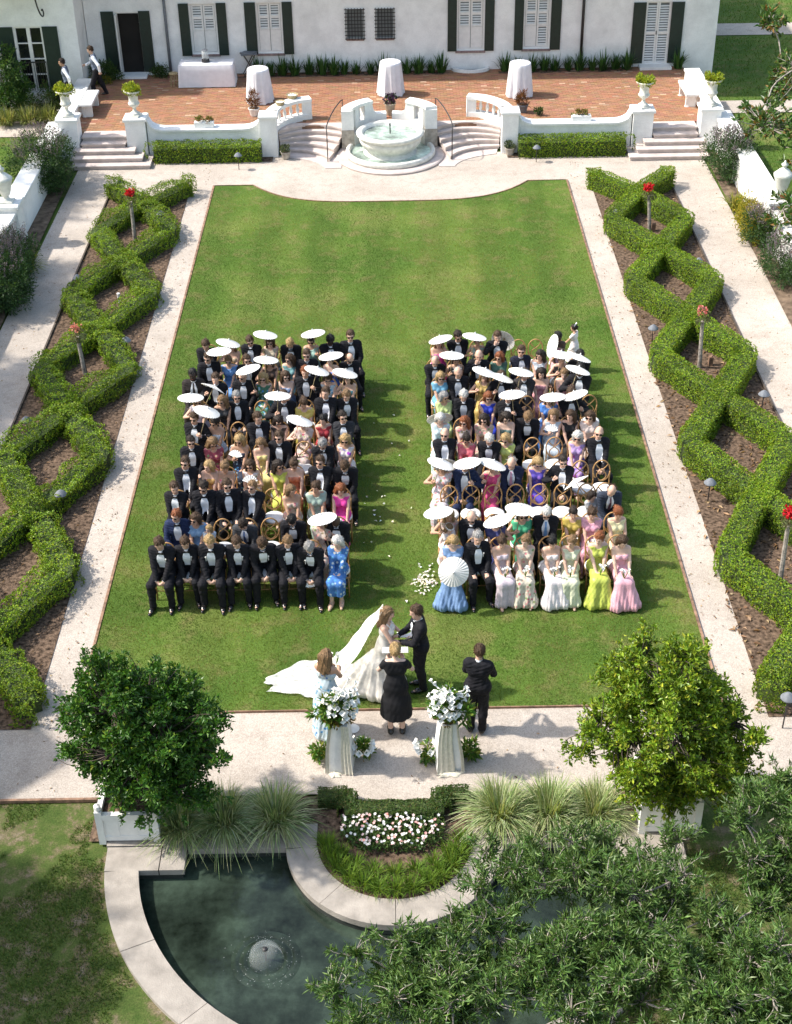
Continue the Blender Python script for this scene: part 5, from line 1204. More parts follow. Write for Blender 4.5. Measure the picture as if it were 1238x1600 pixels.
# materials of people
M['skin'] = objcol('skin', .5, .08, 14, .05, .35, sub=.0); M['hair'] = objcol('hair', .55, .35, 60, .5, .3); M['suit'] = objcol('suit_wool', .8, .25, 30, .15, .2)
M['satin'] = objcol('dress_satin', .45, .12, 18, .15, .45); M['crepe'] = objcol('dress_crepe', .8, .12, 22, .2, .2)
M['fl_pink'] = objcol('dress_print_pink', .75, .1, 20, .15, .2, (13, (.55, .10, .16), (.62, .30, .30), (.20, .28, .12)))
M['fl_blue'] = objcol('dress_print_blue', .75, .1, 20, .15, .2, (14, (.04, .12, .45), (.10, .35, .55), (.60, .62, .60)))
M['fl_bold'] = objcol('dress_print_bold', .75, .1, 20, .15, .2, (9, (.60, .03, .30), (.10, .06, .45), (.70, .35, .25)))
M['eye'] = plain('eye', (.03, .022, .02), .3); M['lip'] = plain('lips', (.36, .12, .10), .5); M['shirt'] = plain('white_shirt', (.80, .82, .86), .8, .05, 14, .2, 60)
M['tie'] = plain('black_silk', (.012, .012, .016), .4); M['shoe'] = plain('black_leather', (.012, .011, .011), .25, .1, spec=.6); M['lens'] = plain('dark_lens', (.01, .01, .012), .12); M['cuff'] = M['shirt']
M['tan_shoe'] = plain('nude_shoe', (.45, .30, .22), .5)
def ik(sh, hand, l1, l2, pole):
    sh, hand = Vector(sh), Vector(hand); d = hand-sh; L = min(d.length, (l1+l2)*.999); hand = sh+d.normalized()*L
    a = (l1*l1-l2*l2+L*L)/(2*L); hh = math.sqrt(max(0, l1*l1-a*a)); u = d.normalized(); p = Vector(pole); p = (p-u*p.dot(u)).normalized()
    return sh+u*a+p*hh, hand
def hand_parts(w, d, nrm, curl, side):
    """palm cones + five finger tubes; d along the hand, nrm out of the palm, side: +1 thumb towards s axis"""
    w, d, nrm = Vector(w), Vector(d).normalized(), Vector(nrm); nrm = (nrm-d*nrm.dot(d)).normalized(); s = d.cross(nrm)*side
    e = w+d*.085; ps = [cone(w, e-s*.018, .026, .022, k=.015), cone(w, e+s*.018, .026, .022, k=.015)]; mb = MB()
    for i, L in enumerate((.068, .078, .073, .058)):
        b0 = e+s*(.027-.018*i)-d*.012; pts = [b0]; dd = d.copy()
        for j, q in enumerate((.45, .32, .23)):
            dd = (dd*math.cos(curl*.9)+nrm*math.sin(curl*.9)).normalized() if j or curl > .2 else dd
            dn = nrm; nrm2 = (nrm*math.cos(curl*.9)-d*math.sin(curl*.9)); pts.append(pts[-1]+dd*L*q); dd = (dd*math.cos(curl*.5)+(nrm-d*.3*curl).normalized()*math.sin(curl*.5)).normalized()
        mb.tube(pts, [.0095, .009, .0085, .006], 6)
    b0 = w+d*.03+s*.03; mb.tube([b0, b0+s*.025+d*.025+nrm*.01, b0+s*.03+d*.05+nrm*(.012+.02*curl), b0+s*.022+d*.072+nrm*(.012+.03*curl)], [.0125, .011, .010, .007], 6)
    return ps, mb
def build(sex='m', seated=True, lean=5, yaw=0, pitch=8, tilt=0, hands=None, grip=(0, 0), spread=.13, k=1.0, legs=None, walk=0):
    """returns dict of primitive lists; the figure faces -y"""
    fem = sex == 'f'; pz = .575 if seated else .94
    pel = Vector((0, 0, pz)); la = math.radians(lean); Rl = Matrix.Rotation(la, 3, 'X')
    U = lambda x, y, z: pel+Rl@Vector((x, y, z))
    shw = .150 if fem else .178
    torso = [cone(U(-.075, 0, 0), U(.075, 0, 0), .105, .105, (1, .95, 1), .05), cone(U(-.035, -.01, .16), U(.035, -.01, .16), .088 if fem else .102, .088 if fem else .102, (1, .95, 1), .06),
             cone(U(-.065, -.005, .33), U(.065, -.005, .33), .100 if fem else .113, .100 if fem else .113, (1, .92, 1), .06), cone(U(-shw+.04, .01, .445), U(shw-.04, .01, .445), .062, .062, k=.06)]
    if fem: torso += [elps(U(sx*.062, -.085, .315), (.058, .055, .058), k=.03) for sx in (-1, 1)]
    neck = [cone(U(0, .012, .46), U(0, -.012, .575), .052 if not fem else .044, .048 if not fem else .040, k=.03)]
    hc = U(0, -.03, .665 if not fem else .65); Rh = Rl.to_4x4()@Matrix.Rotation(math.radians(yaw), 4, 'Z')@Matrix.Rotation(math.radians(pitch), 4, 'X')@Matrix.Rotation(math.radians(tilt), 4, 'Y')
    HM = Matrix.Translation(hc)@Rh; R3 = np.array(Rh.to_3x3()); hp = lambda x, y, z: HM@Vector((x, y, z)); f = .95 if fem else 1.0
    head = [elps(hp(0, .012, .022), np.array((.075, .094, .098))*f, R3, .02), elps(hp(0, -.022, -.045), np.array((.060, .068, .078))*f, R3, .03), cone(hp(0, -.084, .008), hp(0, -.104, -.028), .010, .015, k=.015),
            elps(hp(0, -.066, -.098), (.026, .024, .022), R3, .03), elps(hp(0, -.072, .030), (.05, .02, .014), R3, .02)]+[elps(hp(sx*.077*f, .012, -.008), (.012, .022, .034), R3, .012) for sx in (-1, 1)]
    arms = []; wr = []; fing = MB(); palms = []; sleeves = []
    hands = hands or [((-.07, -.32, .02), (.5, -.6, -.4), (.3, 0, -1)), ((.07, -.32, .02), (-.5, -.6, -.4), (-.3, 0, -1))]
    hp_out = []
    for i, sx in enumerate((-1, 1)):
        sh = U(sx*shw, .01, .44); tgt, hd, hn = hands[i]; tgt = pel+Vector(tgt)
        el, wp = ik(sh, tgt, .285 if not fem else .265, .25 if not fem else .235, (sx*.75, .55, -.55))
        ra = (.050, .042, .030) if not fem else (.040, .034, .024)
        arms += [cone(sh, el, ra[0], ra[1], k=.03), cone(el, wp, ra[1], ra[2], k=.02)]; sleeves.append((sh, el, wp))
        ps, mb = hand_parts(wp, hd, hn, 1.05 if grip[i] else .55, sx); palms += ps; fing.add(mb.V, mb.F)
        hp_out.append(wp+Vector(hd).normalized()*.075+Vector(hn).normalized()*.022)
    lg = []; feet = []; shin = []; thigh = []; jl = []
    for sx in (-1, 1):
        hip = pel+Vector((sx*.088, 0, -.02))
        if seated:
            kn = Vector((sx*spread, -.435, .505)); an = Vector((sx*(spread+.005), -.42+.03*sx, .085))
        else:
            w_ = sx*walk; kn = Vector((sx*.095, -.03-w_*.22, .50)); an = Vector((sx*.09, .03-w_*.36-(.12 if w_ < 0 else 0)*0, .09+(.06 if w_ < 0 else 0)))
        tr = (.088, .062) if not fem else (.082, .058); thigh.append(cone(hip, kn, *tr, k=.04)); shin += [cone(kn, kn.lerp(an, .35)+Vector((0, .012, 0)), .058, .052, k=.03), cone(kn.lerp(an, .35)+Vector((0, .012, 0)), an, .052, .036, k=.03)]
        fdir = Vector((sx*.12, -1, 0)).normalized(); feet += [cone(an+Vector((0, .02, -.035)), an+fdir*.15+Vector((0, 0, -.055)), .036, .028, k=.02)]; jl.append((kn, an, fdir))
    body = torso+neck+head+arms+palms+thigh+shin+feet
    ex = [(fing.V, fing.F, 0)]; em = MB()
    for sx in (-1, 1):
        c = hp(sx*.030*f, -.0885*f, .008); u_ = (R3@np.array((1, 0, 0))); v_ = (R3@np.array((0, 0, 1))); em.add([c+Vector(u_)*.013*math.cos(a)+Vector(v_)*.006*math.sin(a)+Vector(R3@np.array((0, -.002, 0))) for a in np.linspace(0, 2*PI, 9)[:-1]], [tuple(range(8))])
    c = hp(0, -.093*f, -.062); lm = MB(); lm.add([c+Vector(u_)*.024*math.cos(a)+Vector(v_)*.009*math.sin(a) for a in np.linspace(0, 2*PI, 9)[:-1]], [tuple(range(8))])
    ex += [(em.V, em.F, 1), (lm.V, lm.F, 2)]
    return dict(torso=torso, neck=neck, head=head, arms=arms, palms=palms, thigh=thigh, shin=shin, feet=feet, body=body, extra=ex, HM=HM, U=U, sleeves=sleeves, hands=hp_out, legs=jl, pel=pel, Rl=Rl, fem=fem, seated=seated)
SK = [M['skin'], M['eye'], M['lip']]
def body_mesh(B, h=.0125): return grow('body', B['body'], h, SK, None, B['extra'])[0]
def front(G, x, z):
    D, lo, h = G; i = int(round((x-lo[0])/h)); k = int(round((z-lo[2])/h)); i = min(max(i, 0), D.shape[0]-1); k = min(max(k, 0), D.shape[2]-1)
    col = D[i, :, k]; j = np.argmax(col < 0)
    if col[j] >= 0: return None
    t = col[j-1]/(col[j-1]-col[j]) if j else 0; return lo[1]+h*(j-1+t)
def suit(B, vest=False):
    """jacket, shirt front, bow tie, cuffs"""
    U = B['U']; arms = []
    for sh, el, wp in B['sleeves']:
        w2 = wp.lerp(el, .06); arms += [cone(sh, el, .064, .055, k=.03), cone(el, w2, .055, .045, k=.02)]
    js = infl(B['torso'], .020)+arms+[cone(U(-.09, 0, .02), U(.09, 0, .02), .125, .125, k=.05)]
    if vest: js = infl(B['torso'], .016)
    pz = B['pel'].z; nb = U(0, -.02, .53)
    def post(D, X, Y, Z):
        D = D-.0045*np.sin(X*55+Z*70+Y*25)*np.sin(Z*38-Y*50)-.003*np.sin(Z*110+X*30+Y*60)
        return np.maximum(D, -(np.sqrt((X-nb.x)**2+(Y-nb.y)**2+(Z-nb.z-.02)**2)-.062))
    jm, G = grow('jacket', js, .0135, [M['suit']], post)
    zt = U(0, 0, .485).z; zb = U(0, 0, .13).z; V, Fs = [], []; nz = 14
    for j in range(nz+1):
        q = j/nz; z = zt+(zb-zt)*q; wv = .030+.040*min(1, q*3)-.022*max(0, q-.55)/.45
        for i in range(5):
            x = wv*(i-2)/2; y = front(G, x, z); y = (V[-1][1] if V else -.1) if y is None else y; V.append((x, y-.006, z))
    V = np.array(V)
    for _ in range(2):
        Y = V[:, 1].reshape(nz+1, 5); Y[1:-1] = (Y[:-2]+2*Y[1:-1]+Y[2:])/4-.001; V[:, 1] = Y.ravel()
    Fs = [(j*5+i, (j+1)*5+i, (j+1)*5+i+1, j*5+i+1) for j in range(nz) for i in range(4)]
    sm = MB(); sm.add([tuple(v) for v in V], Fs); n0 = U(0, .004, .47); n1 = U(0, -.006, .525); sm.tube([n0, n1], [.066, .060], 14, False)
    shirt = sm.mesh('shirt_front', [M['shirt']], True)
    tb = MB(); c = U(0, -.098, .478)
    for sx in (-1, 1):
        V = [(0, 0, .008), (0, 0, -.008), (sx*.058, .006, -.026), (sx*.058, .006, .026)]; V = [c+B['Rl']@Vector(v)+B['Rl']@Vector((0, dy, 0)) for dy in (-.012, .010) for v in V]
        tb.add(V, [(0, 1, 2, 3), (7, 6, 5, 4), (0, 3, 7, 4), (1, 0, 4, 5), (2, 1, 5, 6), (3, 2, 6, 7)])
    tb.box(c.x-.010, c.x+.010, c.y-.016, c.y+.008, c.z-.011, c.z+.011); tie = tb.mesh('bow_tie', [M['tie']])
    cf = MB()
    for sh, el, wp in B['sleeves']: d = (wp-el).normalized(); cf.tube([wp-d*.035, wp+d*.008], [.040, .039], 10)
    cuff = cf.mesh('shirt_cuffs', [M['shirt']], True)
    return jm, shirt, tie, cuff
def trousers(B): return grow('trousers', infl(B['torso'][:1], .012)+infl(B['thigh'], .016)+infl(B['shin'], .020)+[cone(a.lerp(k_, .1), a, .055, .062, k=.02) for k_, a, f in B['legs']], .0135, [M['suit']], lambda D, X, Y, Z: D-.005*np.sin(Z*60+X*40+Y*30)*np.sin(Y*45-X*50+Z*20))[0]
def shoes(B, mat='shoe'):
    out = []
    for kn, an, fd in B['legs']:
        out.append(grow('shoe', [cone(an+Vector((0, .03, -.04)), an+fd*.10+Vector((0, 0, -.045)), .046, .045, (1, 1, .85), .02), cone(an+fd*.08+Vector((0, 0, -.05)), an+fd*.19+Vector((0, 0, -.06)), .043, .026, (1, 1, .75), .02), cone(an, an+Vector((0, 0, -.03)), .045, .046, k=.02)], .012, [M[mat]])[0])
    return out
def dress(B, style='st', hem='long', flare=.0, mat='satin', wave=1.0):
    U = B['U']; ps = infl(B['torso'], .010); seated = B['seated']
    if style == 'cs':
        for sh, el, wp in B['sleeves']: ps.append(cone(sh, sh.lerp(el, .42), .060, .056, k=.02))
    if style == 'ls':
        for sh, el, wp in B['sleeves']: ps += [cone(sh, el, .055, .050, k=.02), cone(el, el.lerp(wp, .65), .050, .048, k=.02)]
    if seated:
        zb = .50 if hem == 'knee' else .05
        for kn, an, fd in B['legs']:
            ps += [cone((kn.x*.6, -.03, .575), kn+Vector((0, .02, .01)), .115, .085, k=.06)]
            ps += [cone(kn+Vector((0, -.005, 0)), (kn.x*(1.1+flare*.9), kn.y-.02-flare*.12, .26 if hem == 'knee' else .10), .085, .085+flare*.10, k=.09)]
        ps += [cone((0, -.12, .55), (0, -.40, .50), .09, .08, k=.08), cone((0, -.40, .48), (0, -.42-flare*.1, .27 if hem == 'knee' else .11), .08, .09+flare*.09, k=.10), cone((0, .04, .50), (0, .0, .36), .13, .14, k=.08)]
        zcut = .27 if hem == 'knee' else .03
    else:
        ps += [cone(U(0, 0, .08), (0, 0, .62), .135, .185+flare*.25, (1, .9, 1), .08), cone((0, 0, .62), (0, 0, .36 if hem == 'knee' else .10), .185+flare*.25, .20+flare*.6, k=.08)]
        zcut = .42 if hem == 'knee' else .03
    top = {'st': .375, 'sl': .475, 'cs': .49, 'ls': .495}[style]; c = U(0, 0, top); ax = B['Rl']@Vector((0, 0, 1)); nb = U(0, -.06, .50)
    def post(D, X, Y, Z):
        low = np.clip((.62-Z)/.5, 0, 1) if seated else np.clip((.9-Z)/.8, 0, 1)
        ang = np.arctan2(Y+(.42 if seated else 0), X); D = D-wave*low*(.013*np.sin(X*38+Y*17+1.2*np.sin(Z*5))+.006*np.sin(X*88-Y*40+Z*3))-.003*np.sin(Z*45+X*35)*np.sin(X*50+Y*40)
        D = np.maximum(D, ax.x*(X-c.x)+ax.y*(Y-c.y)+ax.z*(Z-c.z)); D = np.maximum(D, zcut-Z)
        if style in ('sl', 'cs', 'ls'): D = np.maximum(D, -(np.sqrt((X-nb.x)**2+(Y-nb.y)**2+(Z-nb.z)**2)-.075))
        return D
    return grow('dress', ps, .0118, [M[mat]], post)[0]
# hair in head space
def hairmesh(kind):
    cap = [elps((0, .016, .028), (.084, .100, .104), k=.02)]; pts = list(cap); cut = (-.045, .050)
    if kind == 'long': pts += [cone((sx*.055, .05, .02), (sx*.075, .06, -.20), .050, .040, k=.04) for sx in (-1, 1)]+[cone((0, .075, .0), (0, .085, -.26), .060, .045, (1.3, .8, 1), .05)]+[cone((sx*.075, -.005, .03), (sx*.085, .0, -.17), .026, .026, k=.03) for sx in (-1, 1)]
    if kind == 'bob': pts += [cone((sx*.07, .02, .03), (sx*.080, .02, -.09), .040, .036, k=.04) for sx in (-1, 1)]+[cone((0, .07, .0), (0, .08, -.09), .065, .055, (1.2, .8, 1), .05)]
    if kind == 'updo': pts += [elps((0, .115, .035), (.048, .045, .045), k=.02)]
    if kind == 'short': cut = (-.030, .062)
    if kind == 'fringe': cut = (.0, .02)
    def post(D, X, Y, Z):
        nz = .004*(np.sin(X*150+Z*9)*np.sin(Y*130+Z*6)+.8*np.sin(X*83+Y*61+Z*14)); D = D-nz
        face = np.maximum(np.maximum(Y-cut[0]-np.clip(.02-Z, 0, .1)*.35, Z-cut[1]), np.abs(X)-.072) if kind != 'fringe' else np.maximum(Y-.02, Z-.3)
        D = np.maximum(D, -face)
        if kind in ('short', 'fringe', 'updo'): D = np.maximum(D, -.075+np.clip(.0-Y, 0, 1)*.9-Z) if kind != 'fringe' else np.maximum(D, np.maximum(-.07-Z, Z-.045))
        return D
    Dd, lo, hh = field(pts, .0085, post); V, Q = surfnets(Dd, lo, hh); r = np.random.default_rng(len(kind)*7)
    k = r.choice(len(Q), 420); c = V[Q[k]].mean(1); nn = unit(np.cross(V[Q[k, 1]]-V[Q[k, 0]], V[Q[k, 2]]-V[Q[k, 0]])); nn *= np.sign((nn*(c-np.array([0, .01, 0]))).sum(1, keepdims=True))
    flow = np.array([0, .35, -1.0])+.35*r.normal(size=(len(k), 3)); flow = unit(flow-nn*(flow*nn).sum(1, keepdims=True)); sd = np.cross(nn, flow)*.0045; L = r.uniform(.025, .06, (len(k), 1)); b = c+nn*.001; e = c+flow*L+nn*r.uniform(.002, .014, (len(k), 1))
    sv = np.stack([b-sd, b+sd, e+sd*.4, e-sd*.4], 1).reshape(-1, 3); sq = np.arange(len(sv)).reshape(-1, 4)+len(V)
    return npmesh('hair', np.concatenate([V, sv]), [Q, sq], [M['hair']], True)
HAIR = {k: hairmesh(k) for k in ('short', 'fringe', 'long', 'bob', 'updo')}
g = MB()
for sx in (-1, 1):
    g.add([(sx*.034+.028*math.cos(a), -.094-.004*abs(math.cos(a)), .006+.021*math.sin(a)) for a in np.linspace(0, 2*PI, 11)[:-1]]+[(sx*.034+.028*math.cos(a), -.086, .006+.021*math.sin(a)) for a in np.linspace(0, 2*PI, 11)[:-1]], [tuple(range(10)), tuple(range(10, 20))[::-1]]+[(i, (i+1) % 10, 10+(i+1) % 10, 10+i) for i in range(10)])
    g.tube([(sx*.062, -.088, .012), (sx*.080, .01, .010)], .0035, 4)
g.tube([(-.008, -.096, .012), (.008, -.096, .012)], .004, 4); GLASS = g.mesh('sunglasses', [M['lens']])
# ---------------------------------------------------------------- pose library
CL = [((-.045, -.33, -.01), (.75, -.55, -.30), (.35, .2, -1)), ((.045, -.335, .0), (-.75, -.55, -.30), (-.35, .2, -1))]
LOW = [((-.06, -.38, -.05), (.55, -.35, -.75), (.6, .5, -.5)), ((.06, -.385, -.04), (-.55, -.35, -.75), (-.6, .5, -.5))]
TH2 = [((-.12, -.30, .02), (.1, -.9, -.25), (0, -.2, -1)), ((.12, -.30, .02), (-.1, -.9, -.25), (0, -.2, -1))]
UPR = [((-.17, -.27, .37), (.15, -.2, .55), (.8, -.5, .1)), CL[1]]
FACE = [((-.06, -.25, .52), (.3, .15, .9), (.2, .9, 0)), CL[1]]
FAN = [((-.10, -.30, .30), (.3, -.3, .7), (.6, .4, .2)), CL[1]]
PM = {'m0': dict(lean=13, pitch=16, hands=LOW, spread=.155), 'm1': dict(lean=4, yaw=24, pitch=6, hands=CL), 'm2': dict(lean=3, yaw=-8, pitch=4, hands=TH2, spread=.16), 'm3': dict(lean=2, yaw=6, pitch=6, hands=UPR, grip=(1, 0)),
      'm4': dict(lean=24, pitch=26, yaw=-12, hands=LOW, spread=.16), 'm5': dict(lean=4, pitch=8, yaw=5, hands=FACE, grip=(1, 0)),
      'm6': dict(lean=6, pitch=10, yaw=-30, tilt=4, hands=TH2, spread=.17), 'm7': dict(lean=9, pitch=12, yaw=14, tilt=-9, hands=CL), 'm8': dict(lean=17, pitch=20, yaw=16, tilt=5, hands=LOW, spread=.165), 'm9': dict(lean=-2, pitch=4, yaw=-14, tilt=6, hands=CL)}
PF = {'f0': dict(lean=4, pitch=9, yaw=4, hands=CL, spread=.085), 'f1': dict(lean=4, yaw=30, pitch=7, tilt=5, hands=CL, spread=.085), 'f2': dict(lean=4, yaw=5, pitch=5, hands=UPR, grip=(1, 0), spread=.085), 'f3': dict(lean=4, yaw=-18, pitch=20, tilt=-7, hands=CL, spread=.085), 'f4': dict(lean=4, yaw=-6, pitch=8, hands=FAN, grip=(1, 0), spread=.085),
      'f5': dict(lean=4, yaw=-34, pitch=6, tilt=-5, hands=CL, spread=.085), 'f6': dict(lean=4, yaw=14, pitch=26, tilt=6, hands=TH2, spread=.085)}
LIB = {}
for k, a in PM.items():
    B = build('m', **a); LIB[k] = dict(B=B, body=body_mesh(B), suit=suit(B))
tro = {}
for k in ('m0', 'm1'): tro[k] = (trousers(LIB[k]['B']), shoes(LIB[k]['B']))
for k in PM: LIB[k]['tro'] = tro['m0' if k in ('m0', 'm2', 'm4', 'm6', 'm8') else 'm1']
for k, a in PF.items():
    B = build('f', **a); LIB[k] = dict(B=B, body=body_mesh(B))
B0 = LIB['f0']['B']; DR = {}
def dress_mesh(style, hem, fl, mat):
    key = (style, hem, fl, mat)
    if key not in DR:
        base = (style, hem, fl)
        if base not in DR: DR[base] = dress(B0, style, hem, fl, mat)
        me = DR[base]
        if me.materials[0] != M[mat]: me = me.copy(); me.materials[0] = M[mat]
        DR[key] = me
    return DR[key]
WSH = shoes(B0, 'tan_shoe')
def put(par, name, me, color=None, mat=None): return obj(name, me, par, color=color, mat=mat)
HC = dict(br=(.075, .042, .022), db=(.028, .018, .013), bl=(.46, .31, .14), lb=(.24, .145, .07), rd=(.25, .08, .028), gr=(.33, .32, .31), wh=(.66, .64, .60), bk=(.010, .009, .009))
SKN = dict(l=(.62, .39, .29), t=(.52, .31, .21), p=(.68, .46, .36), d=(.085, .048, .033), k=(.045, .028, .022))
def hair_on(t, B, style, col, k=1.0):
    if style in HAIR: put(t, 'hair', HAIR[style], HC.get(col, HC['br']) if isinstance(col, str) else col, B['HM'])
def boutonniere(t, B, col=(.85, .84, .74)):
    U = B['U']; c = U(.085, -.135, .36); mb = MB(); mb.tube([c+Vector((0, 0, -.06)), c], .006, 5); lily(mb, c, (.1, -.4, 1), .035, .012); mb.obj('boutonniere', M['lily'], t)
def man(label, loc, pose='m0', flip=1, hair='short', hc='br', skin='l', suitc=(.013, .013, .017), glasses=False, sc_=1.0, rz=0, bout=False, tie='bow', trc=None, group='wedding guests on the lawn'):
    L_ = LIB[pose]; B = L_['B']; t = thing('person', label, 'person', loc, rz, group); t.scale = (flip*sc_, sc_, sc_)
    put(t, 'body', L_['body'], SKN[skin]); j = put(t, 'jacket', L_['suit'][0], suitc); put(t, 'shirt_front', L_['suit'][1]); put(t, 'shirt_cuffs', L_['suit'][3])
    if tie == 'bow': put(t, 'bow_tie', L_['suit'][2])
    else:
        me = MB(); U = B['U']; zs = [.49, .42, .3, .17]; ws = [.018, .016, .026, .03]; V = []
        for z, w_ in zip(zs, ws): p = U(0, -.148 if z < .45 else -.085, z); V += [(p.x-w_, p.y, p.z), (p.x+w_, p.y, p.z)]
        me.add(V, [(2*i, 2*i+2, 2*i+3, 2*i+1) for i in range(3)]); me.obj('necktie', M['satin'], t, color=tie)
    put(t, 'trousers', L_['tro'][0], trc or suitc)
    for s_ in L_['tro'][1]: put(t, 'shoe', s_)
    hair_on(t, B, hair, hc)
    if glasses: put(t, 'sunglasses', GLASS, None, B['HM'])
    if bout: boutonniere(t, B)
    return t, B
def woman(label, loc, pose='f0', flip=1, hair='long', hc='br', skin='l', style='st', mat='satin', col=(.3, .3, .3), glasses=False, sc_=.95, rz=0, hem='long', fl=0.0, group='wedding guests on the lawn'):
    L_ = LIB[pose]; B = L_['B']; t = thing('person', label, 'person', loc, rz, group); t.scale = (flip*sc_, sc_, sc_)
    put(t, 'body', L_['body'], SKN[skin]); put(t, 'dress', dress_mesh(style, hem, fl, mat), col)
    for s_ in WSH: put(t, 'shoe', s_)
    hair_on(t, B, hair, hc)
    if glasses: put(t, 'sunglasses', GLASS, None, B['HM'])
    if style == 'sl' and mat != 'none' and False: pass
    return t, B
# ---------------------------------------------------------------- chairs
def tubemesh(name, paths, r, mat, n=6):
    mb = MB()
    for p in paths: mb.tube(p, r, n)
    return mb.mesh(name, [mat], True)
tl = math.radians(8); BK = lambda x, z: (x, .205+math.sin(tl)*(z-.48), z)
ovl = [BK(.165*math.cos(a), .725+.215*math.sin(a)) for a in np.linspace(0, 2*PI, 25)]
crs = [[BK(sx*.122, .868), BK(sx*.075, .80), BK(0, .735), BK(-sx*.075, .675), BK(-sx*.095, .61), BK(-sx*.055, .545), BK(0, .515)] for sx in (-1, 1)]
CH = {'back_ring': tubemesh('back_ring', [ovl], .0145, M['wood'], 7), 'back_cross': [tubemesh('back_cross', [smooth_path(c, 4)], .011, M['wood']) for c in crs],
      'seat_frame': tubemesh('seat_frame', [[(.19, -.19, .435), (.17, .19, .435), (-.17, .19, .435), (-.19, -.19, .435), (.19, -.19, .435)]], .018, M['wood']),
      'cushion': MB().lathe([(.10, .44), (.185, .445), (.196, .46), (.19, .485), (.17, .50), (.0, .505)], 28, (0, -.005, 0), 0, 2*PI).mesh('cushion', [M['cushion']], True),
      'front_leg': [tubemesh('leg', [[(sx*.175, -.18, .435), (sx*.18, -.20, 0)]], .015, M['wood']) for sx in (-1, 1)],
      'rear_leg': [tubemesh('leg', [smooth_path([(sx*.16, .26, 0), (sx*.16, .20, .43), BK(sx*.155, .56), BK(sx*.163, .68)], 3)], .014, M['wood']) for sx in (-1, 1)],
      'stretcher': tubemesh('stretcher', [[(-.178, -.19, .2), (.178, -.19, .2)], [(-.165, .23, .2), (.165, .23, .2)], [(0, -.19, .2), (0, .23, .2)]], .009, M['wood'])}
def chair(x, y, label, rz=0):
    t = thing('wedding_chair', label, 'chair', (x, y, .022), rz, 'oval backed chairs on the lawn')
    obj('cushion', CH['cushion'], t); obj('seat_frame', CH['seat_frame'], t); obj('back_ring', CH['back_ring'], t); obj('stretcher', CH['stretcher'], t)
    for m_ in CH['back_cross']: obj('back_cross', m_, t)
    for m_ in CH['front_leg']+CH['rear_leg']: obj('leg', m_, t)
    return t
# ---------------------------------------------------------------- parasols and hand fans
nR = 28; V = [(0, 0, 0)]; pr = MB()
top = [(0, 0, .004)]; 
for r_, z in ((.09, -.024), (.18, -.052), (.268, -.085)):
    for i in range(nR*2): a = PI*i/nR; top.append((r_*math.cos(a), r_*math.sin(a), z+(.009 if i % 2 else 0)*(r_/.268)))
n2 = nR*2; Fs = [(0, 1+i, 1+(i+1) % n2) for i in range(n2)]+[(1+j*n2+i, 1+(j+1)*n2+i, 1+(j+1)*n2+(i+1) % n2, 1+j*n2+(i+1) % n2) for j in range(2) for i in range(n2)]
bot = [(x*.999, y*.999, z-.004) for x, y, z in top]; m_ = len(top); Fs2 = [tuple(i+m_ for i in f)[::-1] for f in Fs]; rim = [(1+2*n2+i, m_+1+2*n2+i, m_+1+2*n2+(i+1) % n2, 1+2*n2+(i+1) % n2) for i in range(n2)]
m, nt, b = newmat('parasol_paper'); b.inputs['Base Color'].default_value = (.86, .85, .82, 1); b.inputs['Roughness'].default_value = .8
co = OC(nt); nt.links.new(ramp(nt, noise(nt, co, 9, 3), [(.3, (.82, .81, .78)), (.7, (.88, .87, .85))]), b.inputs['Base Color'])
tr_ = N(nt, 'ShaderNodeBsdfTranslucent'); tr_.inputs[0].default_value = (.8, .78, .72, 1); mx = N(nt, 'ShaderNodeMixShader'); mx.inputs[0].default_value = .25
nt.links.new(b.outputs[0], mx.inputs[1]); nt.links.new(tr_.outputs[0], mx.inputs[2]); nt.links.new(mx.outputs[0], nt.nodes['Material Output'].inputs[0]); M['parasol'] = m
CAN = MB().add(top+bot, Fs+Fs2+rim).mesh('canopy', [M['parasol']])
RIB = tubemesh('ribs', [[(.012*math.cos(2*PI*i/14), .012*math.sin(2*PI*i/14), -.012), (.26*math.cos(2*PI*i/14), .26*math.sin(2*PI*i/14), -.092)] for i in range(14)], .0025, M['basket'], 4)
SHF = tubemesh('shaft', [[(0, 0, .03), (0, 0, -.70)]], .008, M['basket'], 6); FIN = MB().lathe([(.016, 0), (.018, .012), (.008, .03), (.002, .04)], 8).mesh('finial', [M['cushion']], True)
def parasol(label, C, hand):
    C, hand = Vector(C), Vector(hand); d = (C-hand).normalized(); q = d.to_track_quat('Z', 'Y')
    t = thing('paper_parasol', label, 'parasol', C+d*.045, 0, 'white paper parasols'); t.rotation_mode = 'QUATERNION'; t.rotation_quaternion = q
    c = obj('canopy', CAN, t); obj('ribs', RIB, c); obj('shaft', SHF, t); obj('finial', FIN, t); return t
fv_ = []; n = 16
for i in range(n+1): a = PI*.10+PI*.80*i/n; fv_ += [(.02*math.cos(a), (.004 if i % 2 else -.004), .02*math.sin(a)), (.17*math.cos(a), (.010 if i % 2 else -.010), .17*math.sin(a))]
FANM = MB().add(fv_+[(x, y+.003, z) for x, y, z in fv_], [(2*i, 2*i+1, 2*i+3, 2*i+2) for i in range(n)]+[(2*i+2, 2*i+3, 2*i+1, 2*i) for i in range(n+1, 2*n+1)]).mesh('leaf', [M['paper']]); FST = tubemesh('sticks', [[(0, .0015, .0), (.02*math.cos(a), .0015, .02*math.sin(a))] for a in np.linspace(.3, 2.8, 8)], .004, M['basket'], 4)
def fan(label, c, rx=0, rz=0, s_=1.0):
    t = thing('hand_fan', label, 'fan', c, 0, 'white hand fans'); t.rotation_euler = (rx, 0, rz); t.scale = (s_,)*3; obj('leaf', FANM, t); obj('sticks', FST, t)
